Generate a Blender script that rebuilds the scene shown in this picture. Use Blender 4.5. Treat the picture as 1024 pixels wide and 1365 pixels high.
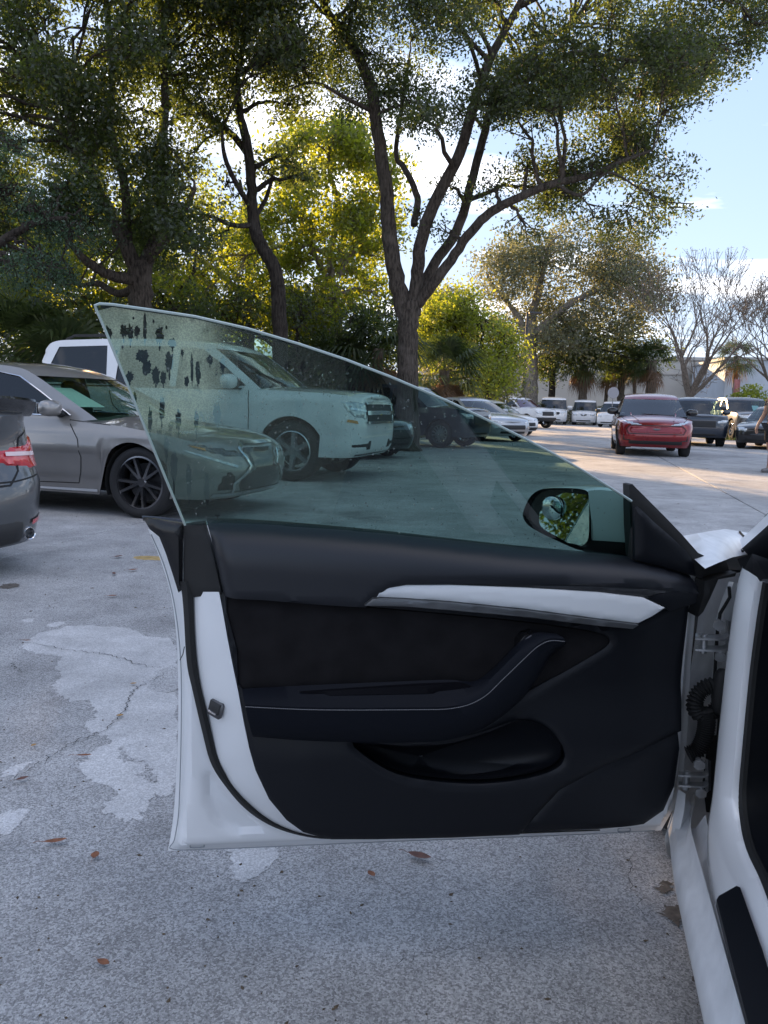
import bpy, bmesh, math, random
import numpy as np
from mathutils import Vector, Matrix
from mathutils.bvhtree import BVHTree
from mathutils.geometry import delaunay_2d_cdt

for _o in list(bpy.data.objects):
    bpy.data.objects.remove(_o)
SC = bpy.context.scene
COL = SC.collection
RAD = math.radians
random.seed(7)
RNG = np.random.default_rng(7)

# ------------------------------------------------------------------ camera
CAM_H, PITCH, ROLL, FPX = 1.12, RAD(7.9), RAD(1.5), 1025.0
cam_data = bpy.data.cameras.new('camera')
cam = bpy.data.objects.new('camera', cam_data)
COL.objects.link(cam)
cam_data.sensor_fit = 'VERTICAL'
cam_data.sensor_height = 36.0
cam_data.lens = 36.0 * FPX / 1365.0
cam_data.clip_start, cam_data.clip_end = 0.05, 3000.0
C_F = Vector((0, math.cos(PITCH), -math.sin(PITCH)))
_u = Vector((0, math.sin(PITCH), math.cos(PITCH)))
_r = Vector((1, 0, 0))
C_R = _r * math.cos(ROLL) + _u * math.sin(ROLL)
C_U = _u * math.cos(ROLL) - _r * math.sin(ROLL)
C_O = Vector((0, 0, CAM_H))
cam.matrix_world = Matrix(((C_R.x, C_U.x, -C_F.x, 0), (C_R.y, C_U.y, -C_F.y, 0), (C_R.z, C_U.z, -C_F.z, CAM_H), (0, 0, 0, 1)))
SC.camera = cam

# ------------------------------------------------------------------ sky, sun, exposure
SUN_AZ, SUN_EL = RAD(-18), RAD(12.5)          # azimuth from +Y (the view direction), negative to the left
world = bpy.data.worlds.new('World')
SC.world = world
world.use_nodes = True
def build_sky():
    nt = world.node_tree
    nt.nodes.clear()
    N = nt.nodes.new
    L = nt.links.new
    out = N('ShaderNodeOutputWorld'); bg = N('ShaderNodeBackground'); sky = N('ShaderNodeTexSky')
    sky.sky_type = 'NISHITA'; sky.sun_disc = False
    sky.sun_elevation = SUN_EL; sky.sun_rotation = SUN_AZ
    sky.air_density = 0.75; sky.dust_density = 0.05; sky.ozone_density = 2.0
    # soft shoulder on the very bright horizon glow
    den = N('ShaderNodeVectorMath'); den.operation = 'MULTIPLY_ADD'; den.inputs[1].default_value = (0.27,) * 3; den.inputs[2].default_value = (1, 1, 1); L(sky.outputs[0], den.inputs[0])
    soft = N('ShaderNodeVectorMath'); soft.operation = 'DIVIDE'; L(sky.outputs[0], soft.inputs[0]); L(den.outputs[0], soft.inputs[1])
    # thin streaky clouds over the whole sky
    tc = N('ShaderNodeTexCoord'); sep = N('ShaderNodeSeparateXYZ'); L(tc.outputs['Generated'], sep.inputs[0])
    mz = N('ShaderNodeMath'); mz.operation = 'ADD'; L(sep.outputs[2], mz.inputs[0]); mz.inputs[1].default_value = 0.09
    mx = N('ShaderNodeMath'); mx.operation = 'DIVIDE'; L(sep.outputs[0], mx.inputs[0]); L(mz.outputs[0], mx.inputs[1])
    my = N('ShaderNodeMath'); my.operation = 'DIVIDE'; L(sep.outputs[1], my.inputs[0]); L(mz.outputs[0], my.inputs[1])
    cmb = N('ShaderNodeCombineXYZ'); L(mx.outputs[0], cmb.inputs[0]); L(my.outputs[0], cmb.inputs[1])
    mp = N('ShaderNodeMapping'); mp.inputs['Scale'].default_value = (0.55, 0.95, 1); mp.inputs['Location'].default_value = (15.1, 3.7, 0); L(cmb.outputs[0], mp.inputs[0])
    no = N('ShaderNodeTexNoise'); no.inputs['Scale'].default_value = 1.3; no.inputs['Detail'].default_value = 7; no.inputs['Roughness'].default_value = 0.55
    L(mp.outputs[0], no.inputs['Vector'])
    rp = N('ShaderNodeValToRGB'); rp.color_ramp.elements[0].position = 0.52; rp.color_ramp.elements[1].position = 0.70
    rp.color_ramp.elements[1].color = (0.85, 0.85, 0.85, 1); L(no.outputs[0], rp.inputs[0])
    mixn = N('ShaderNodeMix'); mixn.data_type = 'RGBA'; L(rp.outputs[0], mixn.inputs['Factor'])
    # a thin even veil of high cloud
    veil = N('ShaderNodeMix'); veil.data_type = 'RGBA'; veil.blend_type = 'ADD'; veil.inputs['Factor'].default_value = 1.0
    L(soft.outputs[0], veil.inputs['A']); veil.inputs['B'].default_value = (1.0, 1.2, 1.85, 1); L(veil.outputs['Result'], mixn.inputs['A'])
    br = N('ShaderNodeMix'); br.data_type = 'RGBA'; br.blend_type = 'ADD'; br.inputs['Factor'].default_value = 1.0
    L(soft.outputs[0], br.inputs['A']); br.inputs['B'].default_value = (9.0, 8.3, 8.0, 1)
    L(br.outputs['Result'], mixn.inputs['B'])
    L(mixn.outputs['Result'], bg.inputs[0])
    bg.inputs[1].default_value = 0.1
    L(bg.outputs[0], out.inputs[0])
build_sky()
sun_data = bpy.data.lights.new('sun', 'SUN')
sun_data.energy = 5.0; sun_data.angle = RAD(0.5); sun_data.color = (1.0, 0.64, 0.32)
sun = bpy.data.objects.new('sun', sun_data); COL.objects.link(sun)
SUN_DIR = Vector((math.sin(SUN_AZ) * math.cos(SUN_EL), math.cos(SUN_AZ) * math.cos(SUN_EL), math.sin(SUN_EL)))
sun.rotation_euler = SUN_DIR.to_track_quat('Z', 'Y').to_euler()
SC.view_settings.view_transform = 'Standard'
SC.view_settings.look = 'None'
SC.view_settings.gamma = 1.0
SC.view_settings.exposure = 1.66
SC.view_settings.use_curve_mapping = False
SC.render.engine = 'CYCLES'
SC.cycles.use_denoising = True
SC.cycles.max_bounces = 10
SC.cycles.transparent_max_bounces = 16
SC.cycles.sample_clamp_indirect = 6.0
SC.cycles.caustics_reflective = False
SC.cycles.caustics_refractive = False

# ------------------------------------------------------------------ helpers
def ray(x, y):
    return C_F + C_R * ((x - 512) / FPX) + C_U * ((682.5 - y) / FPX)
def gp(x, y, z=0.0):
    d = ray(x, y); return C_O + d * ((z - CAM_H) / d.z)
def aty(x, y, Y):
    d = ray(x, y); return C_O + d * (Y / d.y)

def link(o, parent=None, label=None, cat=None, group=None, kind=None):
    COL.objects.link(o)
    if parent is not None: o.parent = parent
    if label: o['label'] = label
    if cat: o['category'] = cat
    if group: o['group'] = group
    if kind: o['kind'] = kind
    return o
def empty(name, loc, rz=0.0, scale=1.0, **k):
    o = bpy.data.objects.new(name, None)
    o.empty_display_size = 0.1
    o.location = loc; o.rotation_euler = (0, 0, rz); o.scale = (scale,) * 3
    return link(o, **k)
def mesh(name, verts, faces, mat=None, parent=None, smooth=True, angle=40, **k):
    me = bpy.data.meshes.new(name)
    me.from_pydata([tuple(v) for v in verts], [], faces)
    if mat is not None: me.materials.append(mat)
    if smooth and len(me.polygons):
        me.polygons.foreach_set('use_smooth', [True] * len(me.polygons))
        if angle: me.set_sharp_from_angle(angle=RAD(angle))
    me.update()
    return link(bpy.data.objects.new(name, me), parent, **k)
class MB:
    """collects shapes that become ONE mesh"""
    def __init__(s): s.v = []; s.f = []
    def add(s, v, f):
        n = len(s.v); s.v += [tuple(p) for p in v]; s.f += [tuple(i + n for i in q) for q in f]; return s
    def build(s, name, mat, parent=None, **k): return mesh(name, s.v, s.f, mat, parent, **k)
    def box(s, c, d, rz=0, ch=0.0, M=None):
        x, y, z = (d[0] / 2, d[1] / 2, d[2] / 2)
        if ch <= 0:
            v = [Vector((a * x, b * y, e * z)) for e in (-1, 1) for a, b in ((-1, -1), (1, -1), (1, 1), (-1, 1))]
            f = [(3, 2, 1, 0), (4, 5, 6, 7)] + [(i, (i + 1) % 4, 4 + (i + 1) % 4, 4 + i) for i in range(4)]
        else:
            pl = [(-x, -y + ch), (-x + ch, -y), (x - ch, -y), (x, -y + ch), (x, y - ch), (x - ch, y), (-x + ch, y), (-x, y - ch)]
            def ins(q): return (q[0] - math.copysign(min(ch, abs(q[0])), q[0]), q[1] - math.copysign(min(ch, abs(q[1])), q[1]))
            pi = [ins(q) for q in pl]
            lv = [(pi, -z), (pl, -z + ch), (pl, z - ch), (pi, z)]
            v = [Vector((a, b, zz)) for p, zz in lv for a, b in p]
            f = [tuple(range(7, -1, -1)), tuple(range(24, 32))]
            for l in range(3):
                f += [(l * 8 + i, l * 8 + (i + 1) % 8, l * 8 + 8 + (i + 1) % 8, l * 8 + 8 + i) for i in range(8)]
        m = Matrix.Translation(c) @ Matrix.Rotation(rz, 4, 'Z')
        if M is not None: m = M @ m
        return s.add([m @ p for p in v], f)
    def tube(s, pts, rad, n=8, cap=True):
        pts = [Vector(p) for p in pts]
        if not hasattr(rad, '__len__'): rad = [rad] * len(pts)
        V = []; ref = None
        for i, p in enumerate(pts):
            t = (pts[min(i + 1, len(pts) - 1)] - pts[max(i - 1, 0)]).normalized()
            if ref is None: ref = t.orthogonal().normalized()
            ref = (ref - t * ref.dot(t)).normalized()
            b = t.cross(ref)
            V += [p + (ref * math.cos(2 * math.pi * k / n) + b * math.sin(2 * math.pi * k / n)) * rad[i] for k in range(n)]
        F_ = [(i * n + k, i * n + (k + 1) % n, (i + 1) * n + (k + 1) % n, (i + 1) * n + k) for i in range(len(pts) - 1) for k in range(n)]
        if cap: F_ += [tuple(range(n - 1, -1, -1)), tuple((len(pts) - 1) * n + k for k in range(n))]
        return s.add(V, F_)
    def lathe(s, prof, n=24, M=None, arc=(0, 2 * math.pi)):
        """prof (r, z) turned round z"""
        full = abs(arc[1] - arc[0] - 2 * math.pi) < 1e-6
        cols = n if full else n + 1
        V = []
        for k in range(cols):
            a = arc[0] + (arc[1] - arc[0]) * k / n
            V += [Vector((r * math.cos(a), r * math.sin(a), z)) for r, z in prof]
        m = len(prof)
        F_ = [(k * m + j, ((k + 1) % cols) * m + j, ((k + 1) % cols) * m + j + 1, k * m + j + 1) for k in range(n) for j in range(m - 1)]
        if M is not None: V = [M @ p for p in V]
        return s.add(V, F_)
    def grid(s, rows, close=False):
        """rows: list of equally long point lists"""
        m = len(rows[0]); V = [p for r in rows for p in r]
        F_ = [(i * m + j, i * m + j + 1, (i + 1) * m + j + 1, (i + 1) * m + j) for i in range(len(rows) - 1) for j in range(m - 1)]
        if close: F_ += [(i * m + m - 1, i * m, (i + 1) * m, (i + 1) * m + m - 1) for i in range(len(rows) - 1)]
        return s.add(V, F_)
    def ellipsoid(s, c, r, n=12, m=8, p=1.0, M=None):
        rows = []
        def sp(v): return math.copysign(abs(v) ** p, v)
        for j in range(m + 1):
            b = -math.pi / 2 + math.pi * j / m
            rows.append([Vector((c[0] + r[0] * sp(math.cos(b)) * sp(math.cos(2 * math.pi * k / n)), c[1] + r[1] * sp(math.cos(b)) * sp(math.sin(2 * math.pi * k / n)), c[2] + r[2] * sp(math.sin(b)))) for k in range(n)])
        if M is not None: rows = [[M @ q for q in rr] for rr in rows]
        return s.grid(rows, close=True)

def lerp(a, b, t): return a + (b - a) * t
def interp(x, tab):
    """smooth piecewise interpolation in a table [(x, y), ...]"""
    if x <= tab[0][0]: return tab[0][1]
    for (x0, y0), (x1, y1) in zip(tab, tab[1:]):
        if x <= x1:
            return lerp(y0, y1, (x - x0) / (x1 - x0))
    return tab[-1][1]
def catmull(pts, n=6, closed=False):
    pts = [np.array(p, float) for p in pts]; out = []
    m = len(pts); rng = range(m) if closed else range(m - 1)
    for i in rng:
        if closed: p0, p1, p2, p3 = pts[i - 1], pts[i], pts[(i + 1) % m], pts[(i + 2) % m]
        else: p0, p1, p2, p3 = pts[max(i - 1, 0)], pts[i], pts[i + 1], pts[min(i + 2, m - 1)]
        for k in range(n):
            t = k / n
            out.append(0.5 * (2 * p1 + (p2 - p0) * t + (2 * p0 - 5 * p1 + 4 * p2 - p3) * t * t + (3 * p1 - p0 - 3 * p2 + p3) * t ** 3))
    if not closed: out.append(pts[-1])
    return out
def resample(pts, n):
    p = np.array([tuple(q) for q in pts], float)
    d = np.r_[0, np.cumsum(np.linalg.norm(np.diff(p, axis=0), axis=1))]
    t = np.linspace(0, d[-1], n)
    return [Vector([np.interp(a, d, p[:, k]) for k in range(p.shape[1])]) for a in t]
def seg_dist(P, loop):
    """distance of each point of P (n,2) to a closed loop"""
    A = np.array(loop, float); B = np.roll(A, -1, 0); D = np.full(len(P), 1e9)
    for a, b in zip(A, B):
        ab = b - a; l2 = (ab @ ab) or 1e-12
        t = np.clip(((P - a) @ ab) / l2, 0, 1)
        D = np.minimum(D, np.linalg.norm(P - a - t[:, None] * ab, axis=1))
    return D
def inside(P, loop):
    A = np.array(loop, float); B = np.roll(A, -1, 0); c = np.zeros(len(P), bool)
    for (x0, y0), (x1, y1) in zip(A, B):
        if y0 == y1: continue
        m = ((y0 > P[:, 1]) != (y1 > P[:, 1])) & (P[:, 0] < (x1 - x0) * (P[:, 1] - y0) / (y1 - y0) + x0)
        c ^= m
    return c
def fill2d(loop, holes=(), step=0.03):
    """triangulated fill of a 2D outline with holes; returns points, triangles, distance to the boundary"""
    def dens(lp):
        o = []
        for a, b in zip(lp, list(lp[1:]) + [lp[0]]):
            k = max(1, int(math.hypot(b[0] - a[0], b[1] - a[1]) / step))
            o += [(a[0] + (b[0] - a[0]) * i / k, a[1] + (b[1] - a[1]) * i / k) for i in range(k)]
        return o
    loops = [dens([tuple(p) for p in loop])] + [dens([tuple(p) for p in h]) for h in holes]
    pts = []; edges = []
    for lp in loops:
        n = len(pts); pts += lp; edges += [(n + i, n + (i + 1) % len(lp)) for i in range(len(lp))]
    A = np.array(loops[0]); lo, hi = A.min(0), A.max(0)
    gx, gy = np.meshgrid(np.arange(lo[0] + step / 2, hi[0], step), np.arange(lo[1] + step / 2, hi[1], step))
    G = np.c_[gx.ravel(), gy.ravel()]
    if len(G):
        k = inside(G, loops[0])
        for h in loops[1:]: k &= ~inside(G, h)
        G = G[k]
    if len(G):
        d = np.min([seg_dist(G, lp) for lp in loops], axis=0); G = G[d > step * 0.4]
    allp = [Vector(p) for p in pts] + [Vector(p) for p in G]
    r = delaunay_2d_cdt(allp, edges, [], 1, 1e-7)
    P = np.array([(p.x, p.y) for p in r[0]])
    FF = [tuple(f) for f in r[2]]
    if holes:
        cen = np.array([P[list(f)].mean(0) for f in FF]); keep = np.ones(len(FF), bool)
        for h in loops[1:]: keep &= ~inside(cen, h)
        FF = [f for f, k in zip(FF, keep) if k]
    D = np.min([seg_dist(P, lp) for lp in loops], axis=0)
    return P, FF, D

# ------------------------------------------------------------------ materials
MATS = {}
def mat(name, col=(0.5, 0.5, 0.5), rough=0.5, metal=0.0, spec=0.5, coat=0.0, coat_rough=0.03, var=0.0, scale=8.0, bump=0.0, bscale=60.0, emit=None, alpha=None, flakes=0.0, dirt=0.0):
    if name in MATS: return MATS[name]
    m = bpy.data.materials.new(name); m.use_nodes = True; nt = m.node_tree; b = nt.nodes['Principled BSDF']
    N = nt.nodes.new; L = nt.links.new
    b.inputs['Base Color'].default_value = (*col, 1); b.inputs['Roughness'].default_value = rough; b.inputs['Metallic'].default_value = metal
    b.inputs['Specular IOR Level'].default_value = spec; b.inputs['Coat Weight'].default_value = coat; b.inputs['Coat Roughness'].default_value = coat_rough
    tc = N('ShaderNodeTexCoord')
    if var or dirt:
        no = N('ShaderNodeTexNoise'); no.inputs['Scale'].default_value = scale; no.inputs['Detail'].default_value = 5; L(tc.outputs['Object'], no.inputs['Vector'])
        mx = N('ShaderNodeMix'); mx.data_type = 'RGBA'
        a = max(var, dirt)
        mx.inputs['A'].default_value = (*[c * (1 - a) for c in col], 1); mx.inputs['B'].default_value = (*[min(1, c * (1 + var)) for c in col], 1)
        rp = N('ShaderNodeMapRange'); rp.inputs[1].default_value = 0.3; rp.inputs[2].default_value = 0.7; L(no.outputs[0], rp.inputs[0])
        L(rp.outputs[0], mx.inputs['Factor']); L(mx.outputs['Result'], b.inputs['Base Color'])
        mr = N('ShaderNodeMapRange'); mr.inputs[3].default_value = max(0, rough - 0.08); mr.inputs[4].default_value = min(1, rough + 0.12); L(no.outputs[0], mr.inputs[0]); L(mr.outputs[0], b.inputs['Roughness'])
    if bump:
        n2 = N('ShaderNodeTexNoise'); n2.inputs['Scale'].default_value = bscale; n2.inputs['Detail'].default_value = 4; L(tc.outputs['Object'], n2.inputs['Vector'])
        bp = N('ShaderNodeBump'); bp.inputs['Strength'].default_value = bump; bp.inputs['Distance'].default_value = 0.01; L(n2.outputs[0], bp.inputs['Height']); L(bp.outputs[0], b.inputs['Normal'])
    if emit:
        b.inputs['Emission Color'].default_value = (*emit[0], 1); b.inputs['Emission Strength'].default_value = emit[1]
    MATS[name] = m
    return m
def paint(name, col, metal=0.0, rough=0.35):
    return mat('paint_' + name, col, rough, metal, coat=1.0, coat_rough=0.04, dirt=0.12, scale=3.0)
def schlick(nt, refl=1.0):
    N = nt.nodes.new; L = nt.links.new
    f = N('ShaderNodeLayerWeight'); f.inputs[0].default_value = 0.5
    p = N('ShaderNodeMath'); p.operation = 'POWER'; p.inputs[1].default_value = 4.5; L(f.outputs['Facing'], p.inputs[0])
    a = N('ShaderNodeMath'); a.operation = 'MULTIPLY_ADD'; a.inputs[1].default_value = 0.92 * min(refl, 1.0); a.inputs[2].default_value = 0.075 * refl; a.use_clamp = True
    L(p.outputs[0], a.inputs[0])
    return a
def thin_glass(name, tint, refl=1.0, rough=0.0):
    """a pane: tinted see-through plus mirror reflection by angle"""
    if name in MATS: return MATS[name]
    m = bpy.data.materials.new(name); m.use_nodes = True; nt = m.node_tree; nt.nodes.clear(); N = nt.nodes.new; L = nt.links.new
    o = N('ShaderNodeOutputMaterial'); t = N('ShaderNodeBsdfTransparent'); g = N('ShaderNodeBsdfGlossy'); mx = N('ShaderNodeMixShader')
    t.inputs[0].default_value = (*tint, 1); g.inputs['Roughness'].default_value = rough
    ml = schlick(nt, refl)
    L(ml.outputs[0], mx.inputs[0]); L(t.outputs[0], mx.inputs[1]); L(g.outputs[0], mx.inputs[2]); L(mx.outputs[0], o.inputs[0])
    MATS[name] = m
    return m
# ------------------------------------------------------------------ ground
def concrete_mat(name, tone, speck=1.0, warm=0.0):
    m = bpy.data.materials.new(name); m.use_nodes = True; nt = m.node_tree; b = nt.nodes['Principled BSDF']; N = nt.nodes.new; L = nt.links.new
    geo = N('ShaderNodeNewGeometry')
    def noise(sc, det=4, rough=0.6):
        n = N('ShaderNodeTexNoise'); n.inputs['Scale'].default_value = sc; n.inputs['Detail'].default_value = det; n.inputs['Roughness'].default_value = rough
        L(geo.outputs['Position'], n.inputs['Vector']); return n
    def ramp(src, lo, hi, c0, c1):
        r = N('ShaderNodeValToRGB'); r.color_ramp.elements[0].position = lo; r.color_ramp.elements[1].position = hi
        r.color_ramp.elements[0].color = (c0, c0, c0, 1); r.color_ramp.elements[1].color = (c1, c1, c1, 1); L(src, r.inputs[0]); return r
    def mul(a, bb, fac=1.0):
        x = N('ShaderNodeMix'); x.data_type = 'RGBA'; x.blend_type = 'MULTIPLY'; x.inputs['Factor'].default_value = fac; L(a, x.inputs['A']); L(bb, x.inputs['B']); return x.outputs['Result']
    base = N('ShaderNodeRGB'); base.outputs[0].default_value = (tone * (1 + warm), tone, tone * (1 - warm), 1)
    big = ramp(noise(0.55, 6).outputs[0], 0.32, 0.70, 0.66, 1.18)
    mid = ramp(noise(3.2, 7, 0.7).outputs[0], 0.3, 0.7, 0.74, 1.16)
    # exposed aggregate: pale and dark grains of a few millimetres
    v = N('ShaderNodeTexVoronoi'); v.inputs['Scale'].default_value = 250; L(geo.outputs['Position'], v.inputs['Vector'])
    grain = N('ShaderNodeSeparateColor'); L(v.outputs['Color'], grain.inputs[0])
    g1 = ramp(grain.outputs[0], 0.08, 0.95, 1 - 0.50 * speck, 1 + 0.38 * speck)
    fine = ramp(noise(430, 3, 0.75).outputs[0], 0.33, 0.66, 1 - 0.42 * speck, 1 + 0.30 * speck)
    pits = ramp(noise(70, 3, 0.6).outputs[0], 0.27, 0.40, 1 - 0.45 * speck, 1.0)
    stain = ramp(noise(1.1, 3).outputs[0], 0.28, 0.40, 0.72, 1.0)
    c = base.outputs[0]
    for r in (big, mid, g1, fine, pits, stain): c = mul(c, r.outputs[0])
    L(c, b.inputs['Base Color'])
    b.inputs['Roughness'].default_value = 0.85; b.inputs['Specular IOR Level'].default_value = 0.35
    bp = N('ShaderNodeBump'); bp.inputs['Strength'].default_value = 0.55 * speck; bp.inputs['Distance'].default_value = 0.003
    L(fine.outputs[0], bp.inputs['Height']); L(bp.outputs[0], b.inputs['Normal'])
    return m
M_CONC = concrete_mat('aged_concrete', 0.455, 0.85)
M_SKIM = concrete_mat('smooth_concrete_skim', 0.60, 0.45)
M_SKIM2 = concrete_mat('worn_concrete_skim', 0.51, 0.7)
M_DIRT = mat('dark_joint_dirt', (0.09, 0.085, 0.08), 0.95, var=0.3, scale=2)
M_CRACK = mat('crack_dark', (0.035, 0.033, 0.03), 0.95)  # plain dark tone of the crack strips
CAR_DIR = RAD(13.5)                               # the slabs and the open car share this direction
ground = mesh('ground', [(-600, -600, -0.014), (600, -600, -0.014), (600, 600, -0.014), (-600, 600, -0.014)], [(0, 1, 2, 3)], concrete_mat('far_pavement', 0.45, 0.6), kind='structure')
ground['label'] = 'grey concrete parking lot with joints, cracks and stains'
def slab_xy(a, b):
    return Vector((a * math.cos(CAR_DIR) + b * math.sin(CAR_DIR), -a * math.sin(CAR_DIR) + b * math.cos(CAR_DIR), 0))
def make_slabs():
    sw, sl, g = 6.0, 7.0, 0.009
    x, y = sw / 2 - g, sl / 2 - g
    e = 0.008
    v = []
    for zz, i in ((-0.02, 0), (-0.006, 0), (0.0, e)):
        v += [(-x + i, -y + i, zz), (x - i, -y + i, zz), (x - i, y - i, zz), (-x + i, y - i, zz)]
    f = [(8, 9, 10, 11)]
    for l in (0, 4): f += [(l + i, l + (i + 1) % 4, l + 4 + (i + 1) % 4, l + 4 + i) for i in range(4)]
    first = None
    for i in range(-3, 6):
        for j in range(-1, 12):
            c = slab_xy(-3.8 + sw * (i + 0.5), 0.3 + sl * (j + 0.5))
            if first is None:
                first = mesh('slab', v, f, M_CONC, ground, smooth=False); o = first
            else:
                o = first.copy(); COL.objects.link(o)
            o.location = c; o.rotation_euler = (0, 0, -CAR_DIR)
make_slabs()
def flat_patch(name, px, matl, z, jag=0.012, seed=1, n=10):
    rn = random.Random(seed)
    pts = [gp(*p) for p in px]
    lp = []
    for q in catmull([(p.x, p.y) for p in pts], n, True):
        lp.append((q[0] + rn.gauss(0, jag), q[1] + rn.gauss(0, jag)))
    P, F_, D = fill2d(lp, step=0.2)
    zz = [z if d > 1e-6 else z - 0.003 for d in D]
    return mesh(name, [(p[0], p[1], w) for p, w in zip(P, zz)], F_, matl, ground, smooth=False)
flat_patch('concrete_patch', [(30, 858), (62, 842), (110, 834), (165, 836), (196, 848), (233, 856), (236, 905), (236, 1040), (205, 1062), (188, 1086), (160, 1092), (140, 1078), (155, 1056), (118, 1040), (110, 1018), (125, 1000), (148, 985), (115, 972), (128, 952), (118, 936), (88, 932), (70, 918), (82, 900), (75, 888), (82, 876), (45, 870)], M_SKIM, 0.004, 0.009, 3)
flat_patch('concrete_patch', [(-10, 1092), (20, 1080), (38, 1079), (30, 1095), (5, 1112), (-10, 1114)], M_SKIM, 0.0042, 0.006, 4)
flat_patch('concrete_patch', [(5, 1028), (22, 1020), (42, 1014), (30, 1026), (10, 1036)], M_SKIM, 0.0042, 0.006, 5)
flat_patch('concrete_patch', [(305, 1140), (320, 1130), (372, 1133), (360, 1155), (338, 1168), (322, 1178), (310, 1162)], M_SKIM, 0.0042, 0.006, 6)
flat_patch('concrete_patch', [(62, 833), (82, 829), (86, 832), (72, 836)], M_SKIM, 0.0042, 0.004, 7)
flat_patch('concrete_patch', [(30, 826), (44, 825), (42, 829), (32, 829)], M_SKIM, 0.0042, 0.004, 8)
flat_patch('concrete_patch', [(160, 998), (176, 1012), (196, 1020), (206, 1034), (206, 1044), (186, 1036), (166, 1022)], M_CONC, 0.0062, 0.006, 9)
flat_patch('concrete_patch', [(194, 912), (212, 894), (236, 890), (236, 920), (208, 922)], M_SKIM2, 0.0062, 0.006, 10)
flat_patch('paint_mark', [(178, 743), (196, 741), (240, 745), (240, 749), (206, 747), (186, 746)], mat('worn_yellow_paint', (0.42, 0.30, 0.12), 0.8, var=0.3, scale=20), 0.004, 0.006, 11)
def crack(px, w, seed, z=0.007):
    rn = random.Random(seed)
    pts = [gp(*p) for p in px]
    pts = resample([Vector((q[0], q[1], 0)) for q in catmull([(p.x, p.y) for p in pts], 6)], max(12, len(px) * 9))
    A, B = [], []
    for i, p in enumerate(pts):
        t = (pts[min(i + 1, len(pts) - 1)] - pts[max(i - 1, 0)]).normalized(); nrm = Vector((-t.y, t.x, 0))
        p = p + nrm * rn.gauss(0, 0.007)
        ww = w * rn.uniform(0.35, 1.0) * min(1, 6 * min(i + 1, len(pts) - i) / len(pts))
        A.append((p + nrm * ww / 2) + Vector((0, 0, z))); B.append((p - nrm * ww / 2) + Vector((0, 0, z)))
    mb = MB(); mb.grid([A, B]); mb.build('crack', M_CRACK, ground, smooth=False)
crack([(40, 858), (88, 868), (130, 872), (165, 880), (190, 888), (222, 893)], 0.0045, 1)
crack([(232, 893), (200, 910), (178, 924), (166, 950), (150, 962), (135, 978), (105, 988), (80, 1002), (60, 1016), (10, 1044), (-10, 1052)], 0.005, 2)
crack([(14, 885), (26, 895), (34, 898)], 0.005, 3)
crack([(500, 1310), (560, 1275), (640, 1262), (690, 1240)], 0.0015, 4)
crack([(845, 1130), (840, 1180), (862, 1235)], 0.0018, 5)
# dark blots under the parked cars' engines and by the sill
for k, px in enumerate([[(0, 782), (14, 778), (26, 780), (18, 784), (4, 785)], [(884, 1212), (905, 1208), (915, 1218), (905, 1230), (888, 1226)], [(925, 1300), (940, 1298), (944, 1312), (930, 1316)], [(878, 1180), (892, 1176), (896, 1186), (884, 1190)]]):
    flat_patch('oil_stain', px, mat('oil_stain', (0.13, 0.115, 0.10), 0.9, var=0.4, scale=60), 0.005 + 0.0002 * k, 0.006, 20 + k)

# fallen leaves
M_LEAFB = mat('dry_leaf', (0.22, 0.085, 0.04), 0.7, var=0.35, scale=90)
M_LEAFY = mat('dry_yellow_leaf', (0.34, 0.20, 0.07), 0.7, var=0.35, scale=90)
def dry_leaf(x, y, ln, wd, ang, label, m=M_LEAFB, curl=0.25, stem=True):
    p = gp(x, y); n = 9; rows = []
    for i in range(n):
        t = i / (n - 1); a = (t - 0.5) * ln; h = wd * 0.5 * math.sin(math.pi * min(1, t * 0.96 + 0.02)) ** 0.8
        rows.append([Vector((a, -h, 0.006 + curl * h + 0.25 * (a * a) / ln)), Vector((a, 0, 0.006 + 0.25 * (a * a) / ln)), Vector((a, h, 0.006 + curl * h + 0.25 * (a * a) / ln))])
    mb = MB(); mb.grid(rows)
    if stem: mb.tube([(-ln / 2, 0, 0.008), (-ln * 0.7, 0.01 * ln, 0.012), (-ln * 0.95, 0.1 * ln, 0.006)], ln * 0.012, 4)
    o = mb.build('fallen_leaf', m, label=label, cat='leaf', group='dead leaves on the concrete')
    o.location = (p.x, p.y, 0.006); o.rotation_euler = (0, 0, ang)
dry_leaf(74, 1127, 0.055, 0.018, 0.3, 'curled brown leaf with long stem, left of the two below the pale patch')
dry_leaf(127, 1146, 0.030, 0.020, 1.7, 'small pointed brown leaf beside the long-stemmed leaf near the white door corner')
dry_leaf(559, 1147, 0.060, 0.026, -0.35, 'broad dark brown leaf lying just below the middle of the open door', mat('dark_leaf', (0.13, 0.06, 0.045), 0.7, var=0.3, scale=80))
dry_leaf(495, 1171, 0.026, 0.016, -0.9, 'tiny brown leaf left of and below the broad dark leaf', stem=False)
dry_leaf(138, 1290, 0.030, 0.016, -0.4, 'reddish leaf scrap alone on the concrete at lower left')
dry_leaf(112, 1012, 0.050, 0.012, 0.15, 'thin brown leaf at the edge of the big pale patch', curl=0.5)
dry_leaf(30, 1043, 0.035, 0.018, 0.7, 'dark leaf on the crack at the far left', mat('dark_leaf', (0.13, 0.06, 0.045), 0.7))
dry_leaf(160, 958, 0.026, 0.018, 0.5, 'small olive leaf caught in the crack of the pale patch', M_LEAFY, stem=False)
dry_leaf(36, 857, 0.04, 0.012, 0.0, 'rusty leaf at the far tip of the pale patch')
dry_leaf(178, 915, 0.026, 0.014, 0.3, 'small dark leaf above the crack beside the white door edge', M_LEAFY, stem=False)
dry_leaf(45, 998, 0.02, 0.014, 1.2, 'yellow leaf crumb on dark concrete left of the patch', M_LEAFY, stem=False)
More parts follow.
